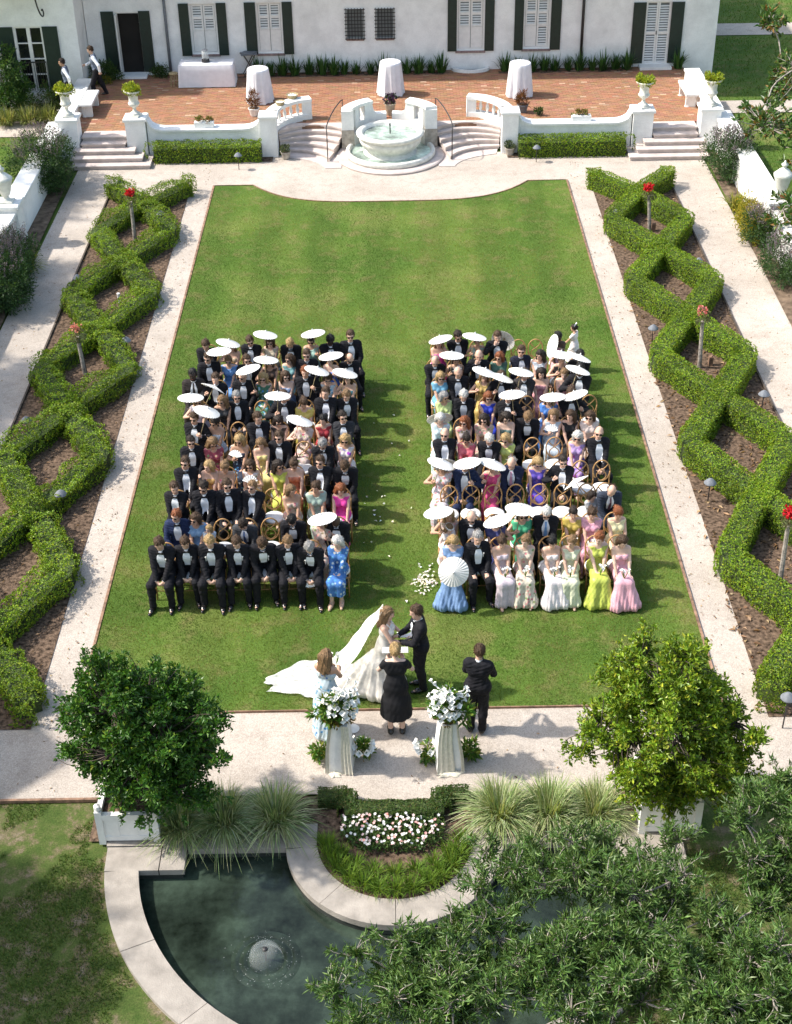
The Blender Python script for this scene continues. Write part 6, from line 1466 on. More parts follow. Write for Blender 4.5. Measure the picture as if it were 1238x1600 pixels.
def bouquet(label, c, seed):
    t = thing('bouquet', label, 'bouquet', c, 0, 'small calla lily bouquets'); r = random.Random(seed); mb = MB(); st = MB()
    for k in range(6):
        e = Vector((r.uniform(-.06, .06), r.uniform(-.05, .03), .12+r.uniform(0, .06))); lily(mb, e, e+Vector((0, -.05, .05)), .065, .022); st.tube([(0, 0, -.14), (0, 0, 0), e], .006, 5)
    mb.obj('lilies', M['lily'], t, True); st.obj('stems', plain('flower_stem', (.16, .26, .05), .6), t)
# ================================================================ THE GUESTS, row by row (A at the back, J in front); figures are head positions
ROWY = dict(A=27.66, B=26.82, C=26.02, D=25.12, E=24.26, F=23.46, G=22.58, H=21.78, I=20.80, J=20.08)
RN = dict(zip('JIHGFEDCBA', ['front', 'second', 'third', 'fourth', 'fifth', 'sixth', 'seventh', 'eighth', 'ninth', 'back']))
ORD = ['aisle', 'second', 'third', 'fourth', 'fifth', 'sixth', 'seventh', 'outer']
BLK = (.013, .013, .017); NVY = (.020, .032, .085); GRY = (.055, .058, .065)
def W(col, style='st', mat='satin', **k):
    lu = .3*col[0]+.6*col[1]+.1*col[2]; col = tuple(c*.84+lu*.16+.012 for c in col); return dict(col=col, style=style, mat=mat, **k)
G = [
# ---- left block
('L', 'A', 322, 542, 'm', 'm0', 1, 'short', 'br', 'dark haired man in tuxedo', {}), ('L', 'A', 362, 545, 'f', 'f2', 1, 'long', 'lb', 'woman in tan dress', dict(W((.42, .30, .18)), par=(357, 534))),
('L', 'A', 392, 531, 'm', 'm1', 1, 'short', 'br', 'man in tuxedo glancing sideways', dict(g=1)), ('L', 'A', 423, 533, 'f', 'f2', 1, 'long', 'br', 'woman in beige dress', dict(W((.50, .42, .30), 'sl', 'crepe'), g=1, par=(415, 521))),
('L', 'A', 455, 529, 'm', 'm4', 1, 'short', 'bl', 'blond man looking down', {}), ('L', 'A', 486, 533, 'f', 'f2', -1, 'updo', 'db', 'woman in mint dress', dict(W((.28, .50, .42), 'sl'), g=1, skin='t', par=(489, 519))),
('L', 'A', 514, 531, 'm', 'm0', 1, 'short', 'bk', 'black haired man with bowed head', dict(skin='k')), ('L', 'A', 547, 525, 'm', 'm2', 1, 'short', 'br', 'tall man in sunglasses', dict(g=1, sc=1.05)),
('L', 'B', 324, 559, 'm', 'm1', 1, 'short', 'br', 'brown haired man in tuxedo', dict(g=1)), ('L', 'B', 358, 561, 'f', 'f2', 1, 'updo', 'lb', 'woman in sky blue dress', dict(W((.10, .30, .68), 'cs'), g=1, par=(342, 547))),
('L', 'B', 385, 564, 'm', 'm2', -1, 'short', 'br', 'man in sunglasses', dict(g=1)), ('L', 'B', 420, 568, 'f', 'f2', 1, 'long', 'lb', 'woman in brown halter dress', dict(W((.07, .035, .02), 'sl'), g=1, skin='t', par=(416, 560))),
('L', 'B', 453, 559, 'f', 'f1', 1, 'long', 'br', 'woman in teal dress', dict(W((.16, .38, .40), 'sl', 'crepe'), g=1)), ('L', 'B', 479, 553, 'm', 'm2', 1, 'short', 'br', 'man in sunglasses and tuxedo', dict(g=1)),
('L', 'B', 517, 564, 'f', 'f2', 1, 'updo', 'br', 'woman in royal blue dress', dict(W((.02, .14, .62), 'st'), skin='p', par=(517, 554))), ('L', 'B', 544, 553, 'm', 'm0', 1, 'fringe', 'br', 'balding man in sunglasses', dict(g=1)),
('L', 'C', 301, 585, 'm', 'm2', 1, 'short', 'bk', 'man in brown suit', dict(skin='k', suitc=(.035, .028, .027), tie=(.03, .02, .02), sc=1.04)), ('L', 'C', 337, 594, 'm', 'm3', 1, 'short', 'br', 'man hidden by parasol', dict(par=(334, 605))),
('L', 'C', 380, 587, 'm', 'm2', 1, 'fringe', 'wh', 'white haired man', dict(g=1)), ('L', 'C', 412, 590, 'f', 'f2', 1, 'long', 'bl', 'blonde woman in green dress', dict(W((.05, .17, .09), 'sl', 'fl_blue'), g=1, par=(387, 575))),
('L', 'C', 448, 585, 'f', 'f1', 1, 'long', 'br', 'woman in strapless steel blue', dict(W((.16, .24, .42), 'st'), g=1, skin='p')), ('L', 'C', 477, 580, 'm', 'm3', -1, 'short', 'rd', 'red haired bearded man', dict(par=(496, 577))),
('L', 'C', 513, 591, 'f', 'f0', 1, 'bob', 'br', 'woman in pale blue halter', dict(W((.42, .55, .66), 'sl', 'fl_blue'), g=1)), ('L', 'C', 544, 593, 'f', 'f2', -1, 'long', 'br', 'woman in teal strapless', dict(W((.03, .22, .28), 'st'), par=(540, 581))),
('L', 'D', 310, 627, 'f', 'f2', 1, 'bob', 'bl', 'blonde woman in lilac', dict(W((.45, .40, .48), 'cs', 'crepe'), g=1, par=(298, 619))), ('L', 'D', 346, 627, 'f', 'f1', -1, 'long', 'lb', 'woman in black dress', dict(W((.015, .013, .015), 'sl'), g=1)),
('L', 'D', 370, 617, 'm', 'm2', -1, 'short', 'gr', 'grey haired man', dict(g=1)), ('L', 'D', 443, 622, 'm', 'm3', 1, 'short', 'br', 'man under parasol', dict(g=1, par=(434, 616))),
('L', 'D', 475, 636, 'f', 'f3', 1, 'updo', 'br', 'woman in yellow looking down', dict(W((.62, .48, .03), 'cs'))), ('L', 'D', 509, 614, 'm', 'm1', 1, 'short', 'br', 'young man with tousled hair', {}), ('L', 'D', 540, 613, 'm', 'm0', -1, 'short', 'lb', 'sandy haired young man', {}),
('L', 'E', 304, 653, 'm', 'm3', -1, 'short', 'br', 'man in sunglasses', dict(g=1, par=(324, 641))), ('L', 'E', 337, 660, 'f', 'f1', -1, 'updo', 'db', 'woman in pale strapless gown', dict(W((.45, .52, .60), 'st'), g=1, skin='t')),
('L', 'E', 402, 653, 'm', 'm1', 1, 'short', 'br', 'young man in tuxedo', {}), ('L', 'E', 436, 656, 'f', 'f0', 1, 'long', 'db', 'dark haired woman in brown', dict(W((.06, .045, .04), 'sl', 'crepe'), g=1)),
('L', 'E', 474, 666, 'f', 'f2', 1, 'updo', 'lb', 'woman in pink floral dress', dict(W((.60, .46, .42), 'cs', 'fl_pink'), par=(469, 655), skin='p')), ('L', 'E', 505, 654, 'f', 'f1', 1, 'updo', 'bk', 'woman in red dress', dict(W((.42, .005, .015), 'sl'))),
('L', 'E', 536, 653, 'm', 'm1', -1, 'short', 'db', 'dark haired man in sunglasses', dict(g=1, suitc=(.035, .036, .042))),
('L', 'F', 298, 691, 'm', 'm2', -1, 'short', 'db', 'man in sunglasses', dict(g=1)), ('L', 'F', 332, 692, 'f', 'f0', 1, 'long', 'lb', 'woman in red floral dress', dict(W((.30, .04, .07), 'cs', 'fl_pink'), g=1)),
('L', 'F', 375, 685, 'f', 'f4', 1, 'long', 'bl', 'blonde woman in dark floral', dict(W((.02, .03, .06), 'st', 'fl_blue'), g=1, fan=1)), ('L', 'F', 407, 693, 'f', 'f3', 1, 'bob', 'lb', 'curly haired woman in yellow', dict(W((.72, .58, .16), 'st'))),
('L', 'F', 437, 680, 'm', 'm2', 1, 'short', 'br', 'man in sunglasses', dict(g=1)), ('L', 'F', 504, 693, 'm', 'm0', -1, 'short', 'gr', 'grey haired man in sunglasses', dict(g=1)), ('L', 'F', 540, 686, 'f', 'f0', -1, 'bob', 'bl', 'blonde woman in floral halter', dict(W((.70, .62, .62), 'sl', 'fl_bold'), g=1)),
('L', 'G', 289, 724, 'm', 'm1', 1, 'short', 'br', 'man in sunglasses', dict(g=1)), ('L', 'G', 327, 727, 'f', 'f0', 1, 'bob', 'bl', 'blonde woman in gold strapless', dict(W((.58, .30, .05), 'st', 'fl_pink'))),
('L', 'G', 352, 729, 'f', 'f3', -1, 'updo', 'lb', 'woman in pink floral strapless', dict(W((.62, .38, .38), 'st', 'fl_pink'))), ('L', 'G', 392, 724, 'f', 'f4', -1, 'long', 'br', 'woman in white floral halter', dict(W((.70, .60, .60), 'sl', 'fl_pink'), g=1, fan=1)),
('L', 'G', 435, 727, 'f', 'f1', 1, 'long', 'db', 'dark haired woman in chartreuse', dict(W((.52, .55, .02), 'sl', 'crepe'), g=1, skin='t')), ('L', 'G', 460, 724, 'f', 'f0', -1, 'updo', 'br', 'woman in rust one-shoulder dress', dict(W((.48, .10, .02), 'st'), g=1)),
('L', 'G', 500, 723, 'm', 'm2', 1, 'short', 'br', 'smiling man in sunglasses', dict(g=1)), ('L', 'G', 539, 724, 'm', 'm4', 1, 'short', 'br', 'man looking down', {}),
('L', 'H', 274, 760, 'm', 'm1', 1, 'short', 'br', 'bearded man in tuxedo', {}), ('L', 'H', 318, 760, 'm', 'm1', -1, 'short', 'db', 'man in sunglasses', dict(g=1)), ('L', 'H', 354, 758, 'm', 'm2', -1, 'short', 'br', 'man in sunglasses', dict(g=1)), ('L', 'H', 394, 761, 'm', 'm2', 1, 'short', 'lb', 'man in sunglasses', dict(g=1)),
('L', 'H', 454, 767, 'f', 'f1', 1, 'bob', 'lb', 'woman in beige floral strapless', dict(W((.55, .42, .32), 'st', 'fl_pink'))), ('L', 'H', 493, 761, 'f', 'f0', 1, 'updo', 'br', 'woman in sage green', dict(W((.32, .44, .36), 'cs'), skin='t')), ('L', 'H', 533, 764, 'f', 'f0', 1, 'long', 'rd', 'woman in hot pink', dict(W((.75, .01, .32), 'sl', 'crepe'), fan=2)),
('L', 'I', 276, 801, 'm', 'm1', 1, 'short', 'rd', 'auburn haired man in navy tuxedo', dict(g=1, suitc=NVY)), ('L', 'I', 306, 807, 'f', 'f1', -1, 'bob', 'br', 'woman in blue holding a toddler', dict(W((.16, .33, .55), 'cs'), g=1)),
('L', 'I', 383, 815, 'm', 'm4', 1, 'short', 'db', 'man in grey suit bending down', dict(suitc=GRY, tie=(.05, .09, .2))), ('L', 'I', 459, 804, 'm', 'm4', -1, 'short', 'bk', 'black haired man looking down', dict(g=1)),
('L', 'I', 503, 818, 'f', 'f2', 1, 'bob', 'lb', 'woman in beige floral', dict(W((.52, .42, .36), 'cs', 'fl_pink'), par=(503, 808))), ('L', 'I', 527, 810, 'm', 'm4', -1, '', '', 'bald man in tuxedo', dict(skin='d')),
('L', 'J', 251, 849, 'm', 'm0', 1, 'short', 'br', 'groomsman with folded paper', dict(bout=1)), ('L', 'J', 290, 843, 'm', 'm0', 1, 'short', 'br', 'groomsman with hands together', dict(bout=1)), ('L', 'J', 328, 845, 'm', 'm0', -1, 'short', 'bl', 'blond groomsman', dict(bout=1)),
('L', 'J', 370, 844, 'm', 'm0', 1, 'short', 'br', 'bearded groomsman', dict(bout=1)), ('L', 'J', 408, 843, 'm', 'm4', 1, 'short', 'br', 'groomsman bowing his head', dict(bout=1)), ('L', 'J', 447, 844, 'm', 'm0', -1, 'short', 'lb', 'sandy haired groomsman', dict(bout=1)),
('L', 'J', 485, 854, 'm', 'm4', -1, 'short', 'gr', 'grey haired man holding a fan', dict(bout=1, fan=3)), ('L', 'J', 528, 847, 'f', 'f3', 1, 'bob', 'wh', 'silver haired woman in blue print', dict(W((.03, .16, .48), 'ls', 'fl_blue', hem='knee'), skin='p')),
# ---- right block
('R', 'A', 686, 539, 'f', 'f2', 1, 'long', 'lb', 'woman in magenta strapless', dict(W((.70, .01, .30), 'st'), par=(688, 528))), ('R', 'A', 715, 524, 'm', 'm1', 1, 'short', 'db', 'man turning his head', dict(g=1)), ('R', 'A', 747, 535, 'f', 'f2', -1, 'updo', 'br', 'woman in sage dress', dict(W((.28, .38, .30), 'sl'), par=(742, 524))),
('R', 'A', 778, 527, 'm', 'm5', 1, 'short', 'br', 'man with hand at mouth', {}), ('R', 'A', 873, 524, 'f', 'f1', 1, 'updo', 'bk', 'woman in rose dress', dict(W((.55, .30, .32), 'st'), skin='d')),
('R', 'B', 680, 567, 'm', 'm0', 1, 'fringe', 'gr', 'bald elderly man', {}), ('R', 'B', 713, 566, 'f', 'f2', 1, 'updo', 'br', 'woman in black dress', dict(W((.014, .013, .015), 'sl'), skin='t', par=(706, 553))), ('R', 'B', 749, 557, 'm', 'm5', 1, 'fringe', 'br', 'balding man sipping a drink', {}),
('R', 'B', 780, 557, 'f', 'f1', 1, 'bob', 'rd', 'auburn woman in dark green', dict(W((.03, .12, .08), 'ls'), g=1)), ('R', 'B', 814, 546, 'm', 'm2', 1, 'short', 'br', 'man in dark sunglasses', dict(g=1, suitc=(.02, .022, .04))), ('R', 'B', 844, 554, 'f', 'f1', 1, 'long', 'db', 'dark haired woman in pale blue', dict(W((.55, .63, .72), 'sl'))),
('R', 'B', 878, 566, 'f', 'f2', 1, 'updo', 'br', 'woman in black halter', dict(W((.015, .014, .016), 'sl'), par=(877, 552))), ('R', 'B', 910, 567, 'm', 'm3', -1, 'short', 'bk', 'man in black suit', dict(skin='d', par=(906, 557))),
('R', 'C', 688, 589, 'f', 'f0', 1, 'bob', 'bl', 'blonde woman in turquoise and white', dict(W((.12, .38, .58), 'cs', 'crepe'), g=1)), ('R', 'C', 716, 581, 'm', 'm0', 1, 'fringe', 'gr', 'elderly man with pocket square', {}), ('R', 'C', 758, 591, 'f', 'f2', 1, 'long', 'lb', 'woman in gold sleeved dress', dict(W((.50, .34, .06), 'cs'), par=(758, 579))),
('R', 'C', 785, 597, 'm', 'm3', 1, 'short', 'br', 'man in open dark jacket', dict(par=(784, 588))), ('R', 'C', 821, 590, 'm', 'm3', 1, 'short', 'br', 'man in charcoal jacket', dict(suitc=(.045, .04, .042), par=(815, 579))), ('R', 'C', 847, 583, 'f', 'f0', 1, 'long', 'db', 'woman in pink strapless', dict(W((.58, .24, .27), 'st'))),
('R', 'C', 882, 583, 'f', 'f2', -1, 'updo', 'lb', 'smiling woman in rose strapless', dict(W((.60, .28, .30), 'st'), skin='p')), ('R', 'C', 910, 588, 'm', 'm3', 1, 'short', 'bk', 'large man in black suit', dict(skin='d', sc=1.08, par=(904, 576))),
('R', 'D', 694, 618, 'f', 'f0', -1, 'bob', 'gr', 'grey haired woman in lime blouse', dict(W((.48, .60, .20), 'ls', 'crepe'), g=1)), ('R', 'D', 725, 616, 'm', 'm0', -1, 'short', 'wh', 'white haired man', {}), ('R', 'D', 763, 620, 'f', 'f0', 1, 'bob', 'rd', 'auburn woman in cobalt halter', dict(W((.01, .04, .58), 'sl'), g=1)),
('R', 'D', 796, 625, 'm', 'm3', -1, 'short', 'br', 'man under parasol', dict(par=(800, 614))), ('R', 'D', 860, 628, 'f', 'f2', 1, 'long', 'lb', 'woman in bright blue dress', dict(W((.04, .20, .66), 'cs'), par=(864, 618))), ('R', 'D', 895, 626, 'm', 'm3', 1, 'short', 'br', 'man in black tuxedo', dict(par=(898, 615))),
('R', 'E', 689, 655, 'f', 'f3', 1, 'bob', 'wh', 'elderly white haired woman in pale aqua', dict(W((.55, .70, .72), 'ls', 'crepe'), skin='p')), ('R', 'E', 725, 663, 'f', 'f0', 1, 'long', 'rd', 'woman in grey floral dress', dict(W((.42, .36, .36), 'sl', 'fl_pink'), g=1)), ('R', 'E', 758, 659, 'f', 'f0', -1, 'long', 'db', 'dark haired woman in taupe', dict(W((.42, .33, .24), 'cs', 'fl_pink'), g=1)),
('R', 'E', 792, 653, 'f', 'f0', 1, 'long', 'db', 'woman in dark green off-shoulder', dict(W((.06, .13, .11), 'st'), g=1, skin='p')), ('R', 'E', 826, 647, 'm', 'm4', 1, 'short', 'lb', 'man in spectacles looking down', dict(g=1)), ('R', 'E', 865, 647, 'f', 'f4', 1, 'long', 'lb', 'woman in pale blue behind a fan', dict(W((.45, .55, .64), 'sl'), fan=1)),
('R', 'E', 891, 648, 'f', 'f1', -1, 'long', 'br', 'laughing woman in black print', dict(W((.015, .014, .015), 'sl', 'crepe'))), ('R', 'E', 922, 651, 'f', 'f1', -1, 'bob', 'br', 'woman in blush ruffled dress', dict(W((.66, .52, .46), 'cs'), g=1)),
('R', 'F', 695, 678, 'm', 'm2', 1, 'fringe', 'db', 'balding man in sunglasses', dict(g=1)), ('R', 'F', 730, 685, 'f', 'f0', 1, 'updo', 'db', 'woman in coral lace dress', dict(W((.60, .08, .12), 'ls'), g=1, skin='t')), ('R', 'F', 767, 685, 'm', 'm0', 1, 'short', 'wh', 'white haired elderly man', {}), ('R', 'F', 791, 685, 'f', 'f3', 1, 'bob', 'bl', 'blonde woman in lime green', dict(W((.55, .62, .08), 'cs'), g=1)),
('R', 'F', 904, 683, 'f', 'f0', -1, 'bob', 'wh', 'silver haired woman in purple print', dict(W((.40, .26, .55), 'sl', 'fl_bold'), g=1)), ('R', 'F', 937, 680, 'm', 'm2', 1, 'fringe', 'br', 'man in sunglasses and open collar', dict(g=1)),
('R', 'G', 692, 734, 'f', 'f2', 1, 'bob', 'gr', 'woman in silver lilac dress', dict(W((.55, .50, .54), 'cs', 'fl_pink'), par=(690, 722))), ('R', 'G', 728, 733, 'm', 'm3', -1, 'short', 'br', 'man in navy tuxedo', dict(suitc=NVY, par=(730, 721))), ('R', 'G', 771, 734, 'f', 'f2', -1, 'updo', 'lb', 'woman in hot pink halter', dict(W((.72, .04, .20), 'sl', 'crepe'), par=(771, 723))),
('R', 'G', 802, 725, 'm', 'm0', 1, 'fringe', 'gr', 'bald man with pink tie', dict(suitc=(.018, .025, .06), tie=(.60, .30, .42))), ('R', 'G', 841, 723, 'f', 'f0', 1, 'bob', 'bl', 'blonde woman in purple and pink', dict(W((.10, .06, .45), 'sl', 'fl_bold'), g=1)), ('R', 'G', 881, 724, 'm', 'm3', 1, 'short', 'db', 'man holding parasol low', dict(g=1)),
('R', 'H', 954, 767, 'm', 'm4', 1, 'fringe', 'br', 'balding man in slate suit leaning over', dict(suitc=(.035, .045, .07), tie=(.10, .04, .06))),
('R', 'I', 702, 804, 'f', 'f2', 1, 'long', 'bl', 'woman in pink print dress', dict(W((.58, .44, .40), 'sl', 'fl_pink'), par=(684.5, 798))), ('R', 'I', 740, 811, 'm', 'm0', -1, 'fringe', 'gr', 'bald man in sunglasses', dict(g=1)), ('R', 'I', 776, 823, 'f', 'f2', -1, 'long', 'br', 'woman in navy dress', dict(W((.03, .04, .20), 'cs'), par=(777, 811))),
('R', 'I', 816, 804, 'f', 'f2', 1, 'bob', 'db', 'woman in emerald green', dict(W((.03, .42, .20), 'cs', 'crepe'), g=1, par=(813, 793))), ('R', 'I', 855, 799, 'm', 'm0', 1, 'short', 'wh', 'white haired man with blue tie', dict(g=1, tie=(.16, .33, .62))), ('R', 'I', 896, 798, 'f', 'f0', 1, 'updo', 'db', 'woman in mustard dress', dict(W((.48, .34, .01), 'cs'), bq=1)),
('R', 'I', 926, 801, 'f', 'f3', -1, 'updo', 'br', 'woman in pink cowl dress', dict(W((.70, .30, .42), 'cs'), bq=1)), ('R', 'I', 965, 801, 'f', 'f3', 1, 'updo', 'rd', 'auburn woman in pale yellow', dict(W((.74, .66, .34), 'sl'), bq=1)),
('R', 'J', 709, 848, 'f', 'f0', 1, 'bob', 'bl', 'fair haired woman in blue gown', dict(W((.14, .27, .52), 'cs', 'satin', fl=.9), skin='p')), ('R', 'J', 746, 842, 'm', 'm2', 1, 'short', 'gr', 'grey haired man hands on knees', dict(bout=1)), ('R', 'J', 784, 850, 'f', 'f3', 1, 'updo', 'br', 'woman in lilac satin', dict(W((.60, .50, .56), 'st', 'satin', fl=.25), bq=1)),
('R', 'J', 822, 848, 'f', 'f1', -1, 'updo', 'lb', 'woman in champagne print gown', dict(W((.60, .54, .42), 'sl', 'fl_pink', fl=.5), bq=1, skin='p')), ('R', 'J', 863, 851, 'f', 'f3', 1, 'updo', 'bk', 'black haired woman in white satin', dict(W((.78, .70, .70), 'st', 'satin', fl=.7), bq=1)), ('R', 'J', 895, 851, 'f', 'f1', -1, 'updo', 'lb', 'woman in pale green satin', dict(W((.66, .68, .46), 'sl', 'satin', fl=.3), bq=1)),
('R', 'J', 937, 844, 'f', 'f1', -1, 'updo', 'rd', 'red haired woman in chartreuse', dict(W((.45, .52, .01), 'sl', 'satin', fl=.7), bq=1, skin='p')), ('R', 'J', 974, 852, 'f', 'f0', 1, 'bob', 'br', 'woman in pink gown', dict(W((.76, .36, .44), 'st', 'satin', fl=.8), bq=1, skin='p')),
]
EMPTY = [('L', 'D', 410, 640), ('L', 'E', 373, 674), ('L', 'F', 474, 709), ('L', 'H', 428, 785), ('L', 'I', 350, 827), ('L', 'I', 424, 826), ('R', 'A', 808, 541), ('R', 'A', 836, 543), ('R', 'D', 824, 631), ('R', 'D', 921, 633),
         ('R', 'F', 831, 704), ('R', 'F', 867, 704), ('R', 'G', 910, 744), ('R', 'G', 941, 744), ('R', 'H', 701, 780), ('R', 'H', 736, 784), ('R', 'H', 773, 783), ('R', 'H', 808, 779), ('R', 'H', 843, 782), ('R', 'H', 880, 783), ('R', 'H', 918, 783)]
# seat number counted from the aisle, from the order of x along each row
seats = {}
for i, g in enumerate(G):
    seats.setdefault((g[0], g[1]), []).append((abs(P(g[2], g[3], 1.2).x), 'g', i))
for i, e in enumerate(EMPTY): seats.setdefault((e[0], e[1]), []).append((abs(P(e[2], e[3], .72).x), 'e', i))
SN = {}
for k, v in seats.items():
    for n_, (x, kind, i) in enumerate(sorted(v)): SN[(kind, i)] = (n_, len(v))
def where(kind, i, blk, row):
    n_, m = SN[(kind, i)]; return '%s row, %s seat%s, %s block' % (RN[row], 'outer' if n_ == m-1 else ORD[n_], '' if n_ in (0, m-1) else ' from aisle', 'left' if blk == 'L' else 'right')
zj = lambda: .022
for i, (blk, row, u, v, sex, pose, flip, hair, hc, desc, o_) in enumerate(G):
    ALT = {'m0': ('m0', 'm8', 'm0', 'm7'), 'm1': ('m1', 'm6', 'm7', 'm9'), 'm2': ('m2', 'm9', 'm6', 'm2'), 'f0': ('f0', 'f6', 'f5', 'f0'), 'f1': ('f1', 'f5', 'f1', 'f1'), 'f3': ('f3', 'f6', 'f3')}
    if pose in ALT: pose = random.choice(ALT[pose])
    B = LIB[pose]['B']; sc_ = o_.get('sc', random.uniform(.97, 1.05) if sex == 'm' else random.uniform(.92, .97)); hz = B['HM'].translation*sc_
    p = P(u, v, hz.z+.02); x = p.x-flip*hz.x; y = (p.y-hz.y)*.55+ROWY[row]*.45
    y = min(max(y, ROWY[row]-.16), ROWY[row]+.16)
    if 'par' in o_:
        Cx = PY(*o_['par'], y-.25).x; flip = 1 if abs(x+B['hands'][0].x*sc_-Cx) < abs(x-B['hands'][0].x*sc_-Cx) else -1; x = p.x-flip*hz.x
    lab = desc+', '+where('g', i, blk, row); loc = (x, y, zj()); rz = random.uniform(-.2, .2)
    if sex == 'm': t, B = man(lab, loc, pose, flip, hair, hc, o_.get('skin', 'l'), o_.get('suitc', BLK), o_.get('g', 0), sc_, rz, o_.get('bout', 0), o_.get('tie', 'bow'))
    else: t, B = woman(lab, loc, pose, flip, hair, hc, o_.get('skin', random.choice('lllt')), o_['style'], o_['mat'], o_['col'], o_.get('g', 0), sc_, rz, o_.get('hem', 'long'), o_.get('fl', 0.0))
    chair(x, ROWY[row]+.02, 'oval back wooden chair under the guest, '+where('g', i, blk, row), rz*.3)
    Mw = Matrix.Translation(loc)@Matrix.Rotation(rz, 4, 'Z')@Matrix.Diagonal((flip*sc_, sc_, sc_, 1)); hw = [Mw@h_ for h_ in B['hands']]
    w_ = where('g', i, blk, row)
    if 'par' in o_:
        Yc = hw[0].y+.07; C = PY(*o_['par'], Yc)
        hd_ = hw[0].copy(); dv = C-hd_; lim = .30*dv.length; hd_.x = C.x-max(-lim, min(lim, dv.x)); parasol('white paper parasol over the guest, '+w_, C, hd_)
    if o_.get('fan') == 1: fan('white hand fan held by the guest, '+w_, hw[0]+Vector((0, -.02, .01)), -.5, random.uniform(-.5, .5), .9)
    if o_.get('fan') == 2: fan('pleated white fan at the lap of the guest, '+w_, hw[0]+Vector((0, -.10, .05)), -.7, .2, 1.0)
    if o_.get('fan') == 3: fan('round pleated white fan held low, '+w_, hw[0]+Vector((-.02, -.06, -.05)), -.6+PI*.0, .1, .9)
    if o_.get('bq'): bouquet('small calla lily bouquet held by the guest, '+w_, hw[0]*.5+hw[1]*.5+Vector((0, -.04, .04)), i)
for i, (blk, row, u, v) in enumerate(EMPTY):
    p = P(u, v, .74); chair(p.x, ROWY[row]+.02, 'empty oval back wooden chair, '+where('e', i, blk, row), random.uniform(-.12, .12))
# two more parasols without a holder's hand raised
parasol('white paper parasol facing the camera on the blue gown', PY(709, 894, ROWY['J']-.66), P(709, 894, .74)+Vector((0, .22, -.08)))
C_ = PY(899, 752, ROWY['G']-.42); parasol('white parasol held edge-on beside the man in the fourth row, right block', C_, C_-Vector((-.5, .52, .69))*.5)
parasol('grey shaded parasol resting behind the man with hand at mouth', PY(787, 531, ROWY['A']+.22), PY(779, 540, ROWY['A']+.02)+Vector((-.05, -.25, -.05)))
parasol('white parasol tilted on its edge by the woman in rose', PY(861, 540, ROWY['A']-.12), PY(872, 543, ROWY['A']-.06)+Vector((.3, .02, -.10)))
parasol('white parasol tilted behind the white haired woman in aqua', PY(687, 652, ROWY['E']+.14), PY(690, 660, ROWY['E']-.02)+Vector((.0, -.1, -.15)))
parasol('second overlapping parasol behind the woman in silver lilac', PY(696, 724, ROWY['G']+.20), PY(694, 735, ROWY['G'])+Vector((0, -.1, -.15)))
# ---------------------------------------------------------------- children
def child(label, loc, pose, flip, hair, hc, col, sc_, rz=0, style='cs', mat='crepe', crown=False):
    t, B = woman(label, loc, pose, flip, hair, hc, 'p', style, mat, col, 0, sc_, rz, 'knee', 0.0, 'children at the wedding')
    if crown:
        mb = MB()
        for k in range(16): a = 2*PI*k/16; p_ = B['HM']@Vector((.088*math.cos(a), .012+.105*math.sin(a), .055)); lily(mb, p_, (math.cos(a), math.sin(a), .5), .03, .018)
        mb.obj('flower_crown', M['lily'], t, True)
    return t
q = P(327, 827, .95); child('blond toddler in pale blue on the lap of the woman in blue', (q.x, q.y, .26), 'f1', -1, 'bob', 'bl', (.52, .62, .72), .60)
q = P(746, 830, 1.02); child('child with flower crown on the lap of the bald man', (q.x, q.y, .30), 'f3', 1, 'updo', 'br', (.70, .58, .56), .58, 0, 'cs', 'crepe', True)
q = P(926, 783, .95); child('dark haired child in grey bending over beside the slate suit', (q.x, ROWY['H']-.05, .06), 'f3', -1, 'bob', 'db', (.45, .46, .48), .72, .6)
# ---------------------------------------------------------------- standing figures
def standing(label, loc, rz, sex, kw, clothes, hair, hc, skin='l', sc_=1.0, group=None):
    B = build(sex, seated=False, **kw); t = thing('person', label, 'person', loc, rz, group); t.scale = (sc_,)*3; put(t, 'body', body_mesh(B, .012), SKN[skin]); hair_on(t, B, hair, hc); clothes(t, B); return t, B
def tux(t, B, col=BLK, b=True):
    jm, sh, ti, cf = suit(B); put(t, 'jacket', jm, col); put(t, 'shirt_front', sh); put(t, 'bow_tie', ti); put(t, 'shirt_cuffs', cf); put(t, 'trousers', trousers(B), col)
    for s_ in shoes(B): put(t, 'shoe', s_)
    if b: boutonniere(t, B)
HOLD = [((-.08, -.34, .14), (.2, -.95, .05), (.7, 0, -.6)), ((.08, -.34, .14), (-.2, -.95, .05), (-.7, 0, -.6))]
gp = Vector((.36, 17.42, .022)); bp = Vector((-.22, 17.44, .022))
standing('groom in black tuxedo holding hands with the bride', gp, -PI/2+.12, 'm', dict(lean=3, pitch=14, yaw=0, hands=HOLD), lambda t, B: tux(t, B), 'short', 'br', 'l', 1.02)
